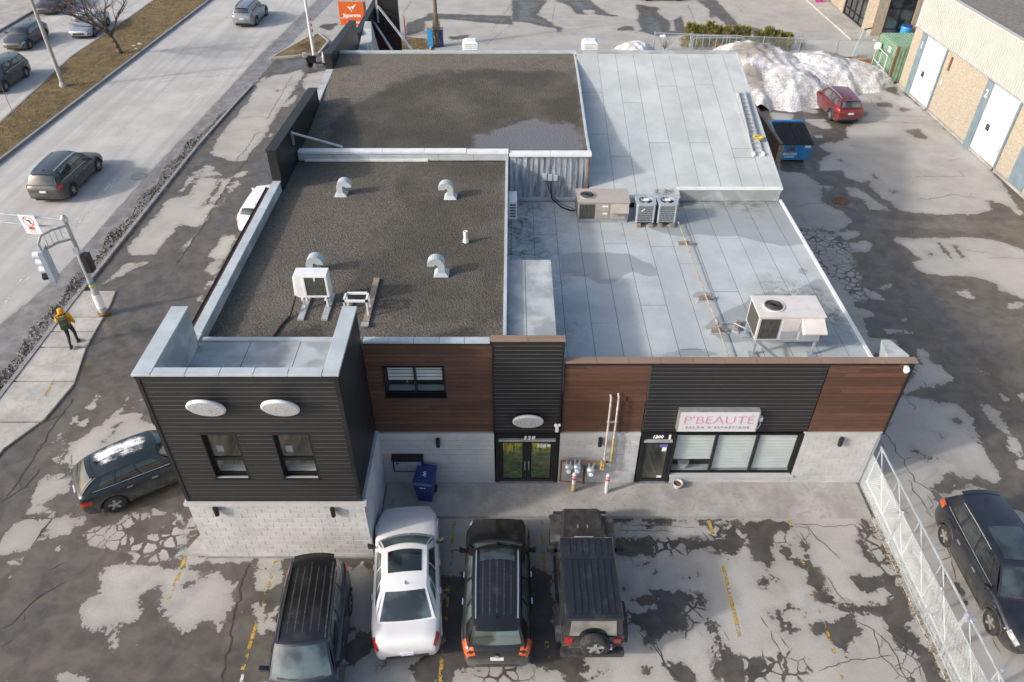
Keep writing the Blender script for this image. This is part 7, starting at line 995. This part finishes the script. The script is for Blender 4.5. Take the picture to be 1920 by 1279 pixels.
# ---- bare tree on the median
m_bark = pm('bark_grey_brown',(.12,.095,.078),.9,.35,7,bump=.4)
def bare_tree(name, label, loc, h, seed, spread=1.0, n0=5):
    t = thing(name, label, 'tree', loc); rr = random.Random(seed); tr = MB(); br = MB(); tw = MB()
    def grow(p, d, r, l, lev):
        k = 3; pts = [p]; q = Vector(p)
        for i in range(k): d = (d+Vector((rr.uniform(-.22,.22),rr.uniform(-.22,.22),rr.uniform(-.08,.12)))).normalized(); q = q+d*l/k; pts.append(q.copy())
        (tr if lev == 0 else br if lev < 3 else tw).tube(pts, r, 7 if lev < 2 else 4 if lev < 3 else 3, r*.62)
        if lev >= 6: return
        for j in range(n0 if lev == 0 else rr.choice((2,3,3))):
            a = rr.random()*6.28; sp = (.55 if lev == 0 else .5)*spread; e = (d+Vector((math.cos(a),math.sin(a),rr.uniform(-.1,.4)))*sp*rr.uniform(.6,1.3)).normalized(); s_ = pts[-1] if lev == 0 or j else pts[rr.randint(1,3)]
            grow(s_, e, r*rr.uniform(.5,.66), (l*rr.uniform(.66,.84) if lev else 1.75*rr.uniform(.8,1.15)), lev+1)
    grow((0,0,0), Vector((-.14,-.1,1)), .2, h*.2, 0)
    tr.build('trunk', m_bark, t, True); br.build('branches', m_bark, t, True); stuff(tw.build('twigs', m_bark, t)); return t
bare_tree('bare_tree','leafless spreading tree on the grass median',(-30.05,42.5,.14),6.5,11,1.35,6)
t = thing('tree_stake','thin young tree stake on the near end of the median','stake',(-31.4,29.6,.15)); MB().tube([(0,0,0),(-.05,0,1.2),(-.02,.05,2.4)],.02,5,.008).build('stem', m_bark, t)
for a in (.4,2.2,4): MB().tube([(-.04,0,1.3+.2*a),(.3*math.cos(a),.3*math.sin(a),1.9+.2*a)],.009,4,.004).build('twig', m_bark, t)
m_snow = None
# ================================================================ back lot and yard
M = Mat('snow_dirty'); v = M.pos; c = M.mix(M.step(M.noise(1.1,5,v,.7,.6),.42,.62),(.80,.81,.84),(.52,.505,.49)); c = M.mix(M.math('MULTIPLY',M.step(M.noise(11,6,v,.8),.47,.62),.75),c,(.22,.19,.16)); c = M.mix(M.math('MULTIPLY',M.step(M.noise(1.0,4,M.vscale((.5,.5,5)),.7),.5,.66),.3),c,(.30,.27,.24)); c = M.mix(M.math('MULTIPLY',M.step(M.math('ADD',M.attr('dirt'),M.math('MULTIPLY',M.math('SUBTRACT',M.noise(3.0,6,v,.8),.5),1.9)),-.12,.3),.85),c,(.25,.215,.18)); M.set(Base_Color=c,Roughness=.85); M.bump(M.noise(9,5,v,.7),.8,.12); m_snow = M.m
def snow(name, label, x0, x1, y0, y1, peaks, seed, dirt=()):
    rr = np.random.RandomState(seed); xs = np.linspace(x0,x1,70); ys = np.linspace(y0,y1,70); ph = rr.rand(24,4)
    def zf(X,Y):
        Z = np.zeros(X.shape)-.05
        for cx,cy,rx,ry,h in peaks:
            d = ((X-cx)/rx)**2+((Y-cy)/ry)**2; ang = np.arctan2((Y-cy)/ry,(X-cx)/rx); d = d*(1+.18*np.sin(3*ang+cx)+.1*np.sin(7*ang+cy)); Z = np.maximum(Z, h*np.clip(1-d,0,1)**.75-.05)
        N = sum(.11*a*np.sin((2+9*b)*X+6.28*c_+2*np.sin(1.3*Y*a+c_))*np.sin((2+9*d_)*Y+6.28*b) for a,b,c_,d_ in ph)/2.2
        return np.where(Z > -.04, Z+.55*N*np.clip(Z*2,0,1), Z)
    def df(X,Y):
        f = np.full(X.shape,-1.)
        for cx,cy,rx,ry in dirt: f = np.maximum(f, 1-np.sqrt(((X-cx)/rx)**2+((Y-cy)/ry)**2))
        return f
    o = sheet(name, xs, ys, 0, m_snow, {'dirt':df}, None, zf); o.data.polygons.foreach_set('use_smooth',[True]*len(o.data.polygons)); tag(o, label, 'snow')
snow('snow_pile','large dirty snow heap nearest the pale sloping roof',13.4,21.5,31.2,42.5,[(17.2,37.6,3.8,4.6,2.3),(18.4,34.4,2.9,3.2,1.9),(16.2,34.2,2.3,3.0,1.5)],2,[(16.6,37.4,1.9,1.5),(15.9,33.9,1.1,1.5)])
snow('snow_pile','lower snow heap behind the dark red crossover',18.6,27,33.2,41.5,[(21.8,37.2,3.2,3.4,1.85),(23.8,37.0,2.8,2.8,1.4),(20.3,36.0,2.2,2.6,1.5)],5,[(22.6,37.6,.7,.9)])
snow('snow_pile','small snow heap showing just behind the pale roof edge',6.6,11.4,39.6,44,[(9.4,41.9,1.7,1.9,1.25),(8.0,41.6,1.4,1.5,.7)],8)
snow('snow_patch','thin old snow patch by the bare tree on the median',-30.9,-28.8,43.2,46.2,[(-29.6,44.6,.9,1.2,.21),(-29.3,43.7,.5,.6,.2)],4); snow('snow_patch','small snow patch at the near stake on the median',-31.4,-29.8,28.6,30.4,[(-30.5,29.6,.5,.4,.2)],6,[(-30.6,29.4,.4,.3)])
# ---- chain-link fences: wires as thin prisms
def chain(m, p0, p1, z0, z1, pitch, r):
    p0 = Vector(p0); p1 = Vector(p1); d = p1-p0; L = d.length; d.normalize(); h = z1-z0; n = int((L+h)/pitch)
    for sgn in (1,-1):
        for i in range(n+1):
            a = i*pitch-h; s0,s1 = (a,a+h); za,zb = z0,z1
            if s0 < 0: za = z0-s0; s0 = 0
            if s1 > L: zb = z1-(s1-L); s1 = L
            if s1-s0 < .01: continue
            if sgn > 0: A = p0+d*s0; Bq = p0+d*s1
            else: A = p0+d*(L-s0); Bq = p0+d*(L-s1)
            A = Vector((A.x,A.y,za)); Bq = Vector((Bq.x,Bq.y,zb)); e = (Bq-A).normalized(); nn = Vector((d.y,-d.x,0)); q = e.cross(nn).normalized()*r; nn = nn*r*.6
            m.add([A-q-nn,A+q-nn,A+nn,Bq-q-nn,Bq+q-nn,Bq+nn],[(0,1,4,3),(1,2,5,4),(2,0,3,5)])
t = thing('chain_link_fence','galvanised chain link fence running out from the right wall end','fence',(0,0,0)); FX = 11.36
m = MB(); chain(m,(FX,-.05,0),(FX,-9.4,0),.02,1.42,.085,.0022); stuff(m.build('wire_mesh', m_steel, t))
for y,zt_,r in ((.02,2.35,.05),(-2.35,1.45,.036),(-4.85,1.45,.036),(-5.9,1.95,.055),(-8.6,1.45,.036)): MB().cyl((FX,y,-.05),(FX,y,zt_),r,n=10).build('post', m_steel, t); MB().lathe([(r*1.25,zt_),(r*1.2,zt_+.04),(.01,zt_+.07)],(FX,y,0),10).build('post_cap', m_steel, t)
for z in (1.43,.05): MB().cyl((FX,0,z),(FX,-9.4,z),.02,n=8).build('rail', m_steel, t)
t = thing('sliding_gate','long galvanised sliding gate frame with diagonal braces along the fence','gate',(0,0,0)); GX = 11.47
for z,r in ((.27,.03),(1.84,.034)): MB().cyl((GX,-.1,z),(GX,-9.4,z),r,n=8).build('rail', m_steel, t)
for y in (-.15,-1.45,-2.95,-4.35,-5.8,-7.3,-8.8): MB().cyl((GX,y,.27),(GX,y,1.84),.022,n=8).build('upright', m_steel, t)
for a,b in ((-1.35,-.2),(-2.9,-1.5),(-4.28,-3.05),(-5.75,-4.42),(-7.25,-5.9),(-8.75,-7.35)): MB().cyl((GX,a,.3),(GX,b,1.81),.018,n=8).build('brace', m_steel, t)
MB().cyl((GX-.12,-5.95,1.8),(GX+.12,-5.95,1.8),.07,n=12).build('roller', m_steel, t); MB().cyl((GX+.6,-6.9,0),(GX+.6,-6.9,1.2),.06,n=10).build('guide_post', m_steel, t)
struct(MB().box(11.22,11.5,-9.4,-.06,0,.035).build('fence_kerb', m_slab)); m = MB(); rr = random.Random(21)
for i in range(420):
    y = rr.uniform(-9,-.3); x = 11.25+rr.gauss(0,.1); a = rr.random()*6.28; r = rr.uniform(.02,.05); m.add([(x-r*math.cos(a),y-r*math.sin(a),.04+rr.uniform(0,.02)),(x+r*math.sin(a),y-r*math.cos(a),.04),(x+r*math.cos(a),y+r*math.sin(a),.05+rr.uniform(0,.02))],[(0,1,2)])
stuff(tag(m.build('dead_leaves', pm('leaf_litter',(.16,.11,.05),.9,.5,3)),'dead leaves caught along the foot of the right fence','leaves'))
t = thing('chain_link_fence','chain link fence in front of the cedar hedge at the back','fence',(0,0,0)); m = MB(); chain(m,(10.9,43.0,0),(27,40.9,0),.05,1.5,.16,.0035); stuff(m.build('wire_mesh', m_steel, t))
for k in range(7): f = k/6; MB().cyl((10.9+16.1*f,43.0-2.1*f,0),(10.9+16.1*f,43.0-2.1*f,1.6),.04,n=8).build('post', m_steel, t)
MB().cyl((10.9,43,1.52),(27,40.9,1.52),.028,n=8).build('rail', m_steel, t)
# ---- cedar hedge: separate shrubs of leaf sprays
m_ced = Mat('cedar_foliage'); v = m_ced.pos; cc = m_ced.mix(m_ced.step(m_ced.noise(2.2,3,v),.35,.65),(.16,.14,.035),(.40,.33,.09)); m_ced.set(Base_Color=m_ced.mix(m_ced.rnd(),cc,(.15,.16,.045)),Roughness=.9); m_ced = m_ced.m
def shrub(x, y, h, w, lab, seed):
    t = thing('cedar_shrub', lab, 'shrub', (x,y,0), 0, 'cedars of the back hedge'); rr = random.Random(seed); m = MB(); MB().cyl((0,0,0),(0,0,h*.8),.05,.02,6).build('stem', m_bark, t)
    for i in range(900):
        z = h*rr.random()**.8; R0 = w*(1-.55*(z/h)**2)*(.75+.25*math.sin(5*z+seed)); a = rr.random()*6.28; r = R0*rr.uniform(.35,1.08); p = Vector((r*math.cos(a),r*math.sin(a),z)); d = Vector((math.cos(a)*.6+rr.uniform(-.4,.4),math.sin(a)*.6+rr.uniform(-.4,.4),rr.uniform(.4,1.2))).normalized(); s_ = d.cross(Vector((rr.uniform(-1,1),rr.uniform(-1,1),rr.uniform(-1,1)))).normalized()*rr.uniform(.04,.085); l = rr.uniform(.14,.28)
        m.add([p-s_,p+s_,p+d*l],[(0,1,2)])
    stuff(m.build('foliage', m_ced, t))
nm_ = ['first','second','third','fourth','fifth','sixth','seventh','eighth','ninth','tenth','eleventh','twelfth']
for i in range(7): shrub(13.9+.72*i,44.5-.04*i,1.7+random.uniform(-.35,.35),.66,nm_[i]+' cedar shrub from the left in the longer hedge row',31+i)
for i in range(4): shrub(19.1+.74*i,43.9-.06*i,1.55+random.uniform(-.35,.35),.66,nm_[i]+' cedar shrub from the left in the shorter hedge row',51+i)
for x,lab in ((11.9,'bare brown shrub behind the leaning gate panel'),(22.4,'bare brown shrub beside the shorter cedar row')):
    t = thing('bare_shrub', lab, 'shrub', (x,43.6,0)); m = MB(); rr = random.Random(int(x)); MB().tube([(0,0,0),(.05,0,.6)],.03,5,.015).build('stem', m_bark, t)
    for k in range(60): a = rr.random()*6.28; q = rr.uniform(.2,.8); m.tube([(0,0,.1),(q*.5*math.cos(a),q*.5*math.sin(a),.5),(q*math.cos(a),q*math.sin(a),rr.uniform(.6,1.3))],.008,3,.004)
    stuff(m.build('twigs', m_bark, t))
# ---- stored things by the back fence
t = thing('pipe_rack','galvanised tube rack standing before the back fence','rack',(15.4,41.6,0))
for y in (-.25,.25):
    MB().tube([(-1.9,y,0),(-1.9,y,1.55),(-1.8,y,1.65),(1.8,y,1.65),(1.9,y,1.55),(1.9,y,0)],.035,8).build('hoop', m_steel, t); MB().cyl((-1.9,y,.75),(1.9,y,.75),.025,n=8).build('rail', m_steel, t)
for k in range(7): x = -1.55+.5*k; MB().cyl((x,.25,.75),(x,.25,1.65),.025,n=8).build('bar', m_steel, t)
t = thing('timber_shelf','weathered pale timber shelving standing before the tube rack','shelf',(15.45,41.0,0))
for z in (.08,.45,.82): MB().box(-1.85,1.85,-.25,.2,z,z+.06).build('shelf_board', m_lumber, t)
for k in range(8): x = -1.82+.52*k; MB().box(x-.04,x+.04,-.27,-.255,0,.95).build('slat', m_lumber, t)
t = thing('blue_crate','bright blue plastic crate by the large snow heap','crate',(18.4,41.2,.35)); 
for a in (MB().box(-.6,.6,-.42,-.36,0,.6),MB().box(-.6,.6,.36,.42,0,.6),MB().box(-.6,-.54,-.36,.36,0,.6),MB().box(.54,.6,-.36,.36,0,.6),MB().box(-.54,.54,-.36,.36,0,.06)): a.build('side', m_dblue, t)
for x in (-.2,.2): MB().box(x-.04,x+.04,-.36,.36,.5,.58).build('cross_bar', m_dblue, t)
MB().box(-.5,.5,-.3,.3,-.34,-.02).build('pallet', m_lumber, t)
t = thing('gate_panel','leaning galvanised gate panel with blue plate behind the roof','gate',(11.6,42.0,0))
MB().bar((-.35,0,0),(-.2,0,1.75),.06).build('upright', m_steel, t); MB().bar((-.2,0,1.7),(.45,-.1,.7),.05).build('brace', m_steel, t); MB().box(-.2,.75,-.12,-.1,.05,.55).build('plate', m_flash, t); MB().box(-.5,-.1,-.05,.05,1.5,1.65).build('lamp', m_letter, t)
t = thing('board_stack','orange brown plywood boards by the container','boards',(25.5,39.3,0)); m_ply = pm('plywood_orange',(.33,.16,.065),.8,.2,3)
MB().box(-.7,.75,-.05,.0,0,.75).build('board', m_ply, t); MB().box(-.7,.75,.02,.07,0,.85).build('board', m_steelp, t); MB().bar((-2.6,.5,.5),(.6,.6,.5),.06,.5).build('board', m_ply, t)
t = thing('bent_light_panel','pale slatted pole panel leaning by the back fence','pole',(26.2,42.2,0)); MB().hexa([(-.2,-.05,0),(.2,-.05,0),(.2,.05,0),(-.2,.05,0),(.15,-.05,1.95),(.4,-.05,1.95),(.4,.05,1.95),(.15,.05,1.95)]).build('panel', m_flash, t); MB().bar((.2,0,2.0),(.75,0,2.1),.07).build('arm', m_blackt, t)
# ---- green container with open fence gate in front
m_green = pm('container_green',(.19,.31,.21),.6,.15,2,dirt=.3,dirtcol=(.3,.3,.25)); t = thing('shipping_container','pale green ribbed shipping container behind the beige building','container',(26.5,36.45,0)); MB().box(0,2.4,0,3.2,.12,2.5).build('body', m_green, t)
for k in range(13): y = .12+.24*k; MB().box(-.045,0,y,y+.12,.2,2.42).build('rib', m_green, t)
for k in range(9): x = .12+.25*k; MB().box(x,x+.12,.05,3.1,2.501,2.54).build('roof_rib', m_green, t)
for x,y in ((-.05,-.05),(2.33,-.05),(-.05,3.12)): MB().box(x,x+.13,y,y+.13,0,2.55).build('corner_post', m_rust, t)
for k in range(9): x = .15+.25*k; MB().box(x,x+.12,-.04,-.001,.2,2.42).build('rib', m_green, t)
text('container_number','22',.45,m_letter,t,(-.05,1.1,2.0),(R(90),0,R(-90)),.004,.02)
t = thing('yard_gate','open white tube gate before the green container','gate',(25.9,36.7,0))
for z in (.15,.95,1.85): MB().bar((.1,-.1,z),(.25,2.2,z),.05).build('rail', m_bollw, t)
for f in (0,.5,1): MB().bar((.1+.15*f,-.1+2.3*f,.15),(.1+.15*f,-.1+2.3*f,1.85),.05).build('upright', m_bollw, t)
m = MB(); rr = random.Random(2); m.lathe([(.05,-.25),(.22,-.18),(.26,.05),(.2,.22),(.04,.28)],(.25,2.0,1.85),9); m.build('white_bag', m_letter, t, True)
# ---- blue dumpster
t = thing('dumpster','blue dumpster with black ribbed lid beside the timber landing','dumpster',(16.1,25.0,0)); MB().hexa([(-.85,-1.1,.12),(.85,-1.1,.12),(.85,1.0,.12),(-.85,1.0,.12),(-.92,-1.25,1.1),(.92,-1.25,1.1),(.92,1.05,1.5),(-.92,1.05,1.5)]).build('body', m_dblue, t)
for x0,x1 in ((-.94,-.02),(.02,.94)):
    l = MB().hexa([(x0,-1.33,1.11),(x1,-1.33,1.11),(x1,.85,1.49),(x0,.85,1.49),(x0,-1.33,1.16),(x1,-1.33,1.16),(x1,.85,1.54),(x0,.85,1.54)]).build('lid', m_rubber, t)
    for k in range(4): x = x0+.14+.21*k; MB().hexa([(x-.03,-1.25,1.165),(x+.03,-1.25,1.165),(x+.03,.78,1.53),(x-.03,.78,1.53),(x-.02,-1.25,1.2),(x+.02,-1.25,1.2),(x+.02,.78,1.565),(x-.02,.78,1.565)]).build('lid_rib', m_rubber, l)
MB().box(-.9,.9,.9,1.1,1.4,1.6).build('back_bar', m_dblue, t)
for s_ in (-1,1): MB().box(.93*s_-.04,.93*s_+.04,-.6,.6,.7,.85).build('lift_pocket', m_dblue, t); MB().cyl((.6*s_,-1.0,.06),(.6*s_+.08,-1.0,.06),.06,n=8).build('caster', m_rubber, t)
text('lettering','ENCOM',.22,m_letter,t,(-.25,-1.19,.5),(R(96),0,0),.004,.008); MB().box(-.55,.05,-1.175,-1.155,.3,.35).build('small_print', m_letter, t); MB().box(-.45,-.05,-1.225,-1.2,.7,.95).build('emblem', m_rust, t); MB().box(.5,.82,-1.25,-1.225,.92,1.05).build('sticker', m_letter, t)
# ---- timber landing with railing on the right side of the building
t = thing('timber_landing','brown timber stair landing with balusters on the right side wall','staircase',(0,0,0)); m_brown = pm('timber_brown',(.105,.075,.052),.85,.3,5,stretch=(1,.3,3)); MB().box(11.32,13.2,18.4,23.9,2.38,2.5).build('deck', m_brown, t)
for y in (18.5,21.2,23.8): MB().box(13.1,13.22,y-.06,y+.06,0,3.55).build('post', m_brown, t)
MB().bar((13.16,18.4,3.56),(13.16,23.95,3.5),.14,.05).build('handrail', m_lumber, t); MB().bar((13.16,18.4,2.62),(13.16,23.95,2.62),.06,.06).build('lower_rail', m_brown, t)
for k in range(38): y = 18.62+.138*k; piece('baluster',(.04,.04,.88),(13.16,y,3.08),m_brown,t)
MB().box(13.05,13.3,18.32,18.36,.3,3.5).build('end_board', m_lumber, t)
for k in range(8): MB().box(11.5,13.1,18.4-.28*(k+1),18.4-.28*k,2.2-.28*k,2.26-.28*k).build('tread', m_brown, t)
# ---- beige industrial building on the right
Mb = Mat('beige_brick'); v = Mb.pos; bt = Mb.t.nodes.new('ShaderNodeTexBrick'); mp = Mb.n('Mapping',{0:v,2:(R(90),0,R(90))}); Mb.t.links.new(Mb.n('CombineXYZ',{0:Mb.n('SeparateXYZ',{0:v},out=1),1:Mb.n('SeparateXYZ',{0:v},out=2),2:0.0}),bt.inputs['Vector']); bt.inputs['Color1'].default_value = (.455,.40,.32,1); bt.inputs['Color2'].default_value = (.33,.28,.215,1); bt.inputs['Mortar'].default_value = (.43,.39,.32,1); bt.inputs['Scale'].default_value = 4.6; bt.inputs['Mortar Size'].default_value = .012
Mb.set(Base_Color=Mb.mix(Mb.math('MULTIPLY',Mb.step(Mb.noise(2.5,5,v,.7),.5,.75),.4),bt.outputs[0],(.30,.23,.15)),Roughness=.9); m_brick = Mb.m
m_siding = pm('siding_white',(.46,.47,.45),.5,.05,1); m_gdoor = pm('garage_door_white',(.66,.67,.69),.5,.03,1); m_blueg = pm('frame_blue_grey',(.17,.23,.27),.55,.12,2); m_rgrav = gravel_mat('roof_gravel_grey',(.12,.115,.10),(.27,.255,.23),.0)
t = thing('industrial_building','beige brick industrial building with white siding and numbered garage doors','building',(0,0,0)); WX = 27.15
MB().box(WX,60,-20,36.2,0,4.0).build('wall', m_brick, t); MB().box(WX-.06,60.1,-20.1,36.26,4.0,6.42).build('siding', m_siding, t); MB().box(WX-.12,WX+.2,-20,36.3,6.42,6.52).build('coping', m_siding, t); sheet('gravel_roof',[WX+.2,35,45,60],[-20,0,12,24,36.1],6.45,m_rgrav,{'wet':lambda X,Y: np.full(X.shape,-1.),'pond':lambda X,Y: np.full(X.shape,-1.)},t)
for k in range(96): y = 14+.23*k; piece('siding_rib',(.05,.07,2.38),(WX-.075,y,5.21),m_siding,t)
MB().box(WX-.1,WX,-20,36.25,3.92,4.0).build('drip_trim', m_steelp, t); MB().box(WX-.09,WX,-20,36.2,0,.14).build('base_course', m_slab, t)
for num,y0,y1 in (('1',31.55,34.25),('2',22.85,25.6),('3',13.9,16.6)):
    d = MB().box(WX-.05,WX+.02,y0,y1,.16,3.88).build('garage_door', m_gdoor, t)
    for k in range(3): MB().box(WX-.056,WX-.051,y0+.02,y1-.02,1.05+.93*k,1.07+.93*k).build('panel_joint', m_sign, d)
    MB().box(WX-.075,WX-.05,y0+(y1-y0)*.62,y0+(y1-y0)*.74,1.55,1.9).build('door_window', m_cg, d); MB().box(WX-.08,WX-.05,y0+.1,y0+.22,1.0,1.3).build('lock_box', m_steelp, d)
    MB().box(WX-.1,WX+.02,y1,y1+.68,0,3.95).build('pilaster', m_blueg, t); MB().box(WX-.09,WX+.02,y0-.14,y0,0,3.95).build('door_frame', m_blueg, t)
    text('bay_number',num,.62,m_letter,t,(WX-.11,y1+.34,3.2),(R(90),0,R(-90)),.004,.01)
dd = MB().box(WX-.04,WX+.02,19.9,21.3,.1,2.1).build('side_door', m_blueg, t); MB().cyl((WX-.07,20.05,1.05),(WX-.07,20.2,1.05),.02,n=6).build('handle', m_alu, dd)
MB().box(WX-.07,WX-.05,30.85,31.0,1.9,2.2).build('notice', m_letter, t); MB().box(WX-.09,WX,30.6,30.75,2.9,3.7).build('rust_streak_pipe', m_rust, t)
# ---- far building with dark shop glazing and its pavement
struct(MB().box(27.3,29.1,46.1,75,0,.13).build('shop_pavement', m_conc)); struct(MB().box(29.1,34,45.4,46.9,0,.13).build('shop_pavement', m_conc))
t = thing('corner_shop','beige stone corner building with dark shop windows at the top right','building',(0,0,0)); m_stone = pm('stone_beige',(.34,.29,.225),.9,.2,5,fine=.3,bump=.3)
MB().box(29.35,45,47.2,75,.0,5.5).build('wall', m_stone, t)
for x0,x1,y0,y1 in ((29.12,29.4,46.95,48.9),(29.12,29.4,53.5,54.5)): MB().box(x0,x1,y0,y1,.0,5.5).build('pier', m_stone, t)
for x0,x1 in ((29.4,30.0),(32.2,33.2)): MB().box(x0,x1,46.95,47.25,.0,5.5).build('pier', m_stone, t)
MB().box(30.0,32.2,47.0,47.2,.0,.15).build('sill', m_stone, t)
def shopwin(a,b): 
    w = MB().hexa(a).build('window', m_cg, t); 
    for q in b: MB().bar(*q,.07).build('mullion', m_blackt, w)
shopwin([(30.0,47.08,.15),(32.2,47.08,.15),(32.2,47.2,.15),(30.0,47.2,.15),(30.0,47.08,4.4),(32.2,47.08,4.4),(32.2,47.2,4.4),(30.0,47.2,4.4)],[((31.1,47.05,.6),(31.1,47.05,4.4)),((30.0,47.05,.62),(32.2,47.05,.62)),((30.0,47.05,2.2),(32.2,47.05,2.2)),((30.04,47.05,.15),(30.04,47.05,4.4)),((32.16,47.05,.15),(32.16,47.05,4.4))])
shopwin([(29.25,48.9,.15),(29.35,48.9,.15),(29.35,53.5,.15),(29.25,53.5,.15),(29.25,48.9,4.4),(29.35,48.9,4.4),(29.35,53.5,4.4),(29.25,53.5,4.4)],[((29.22,y,.15),(29.22,y,4.4)) for y in (48.93,50.1,51.2,52.3,53.47)]+[((29.22,48.9,z),(29.22,53.5,z)) for z in (.18,.75,2.2)])
t = thing('blue_barrel','blue plastic barrel bin with lid by the corner shop','bin',(31.6,46.3,.13)); MB().lathe([(.32,0),(.4,.2),(.42,.8),(.38,.95)],n=16).build('drum', m_dblue, t, True); MB().lathe([(.42,.95),(.43,1.0),(.1,1.1)],n=16).build('lid', m_blue, t)
for x,y,c,lab in ((28.2,57.0,pm('post_magenta',(.45,.03,.25),.5),'magenta sandwich board on the shop pavement'),(27.6,58.6,pm('post_yellow',(.6,.42,.02),.5),'yellow sandwich board on the shop pavement')):
    t = thing('pavement_board', lab, 'sign', (x,y,.13)); MB().hexa([(-.3,-.2,0),(.3,-.2,0),(.3,-.15,0),(-.3,-.15,0),(-.27,-.03,1.0),(.27,-.03,1.0),(.27,.0,1.0),(-.27,.0,1.0)]).build('board', c, t); MB().hexa([(-.3,.15,0),(.3,.15,0),(.3,.2,0),(-.3,.2,0),(-.27,.0,1.0),(.27,.0,1.0),(.27,.03,1.0),(-.27,.03,1.0)]).build('board', c, t)
# ---- overhead cables across the back lot
for i,(a,b) in enumerate((((-5.9,44.6,9.4),(44,50,8.6)),((-5.9,44.6,9.0),(44,49.6,8.2)),((-5.9,44.6,8.3),(44,49.2,7.3)))):
    n = 14; P = [(a[0]+(b[0]-a[0])*k/n, a[1]+(b[1]-a[1])*k/n, a[2]+(b[2]-a[2])*k/n-1.5*4*(k/n)*(1-k/n)) for k in range(n+1)]; tag(MB().tube(P,.016,4).build('overhead_cable', m_rubber),['highest','middle','lowest'][i]+' of the three dark cables strung over the back car park','cable','overhead cables')
marks('back_stall_line', m_yel2, [(8.5+3.0*k,52,8.5+3.0*k,57) for k in range(0,6)]+[(20,47.8,27,47.8),(22,50.6,27,50.6),(22,53.4,27,53.4)], .1, .005)
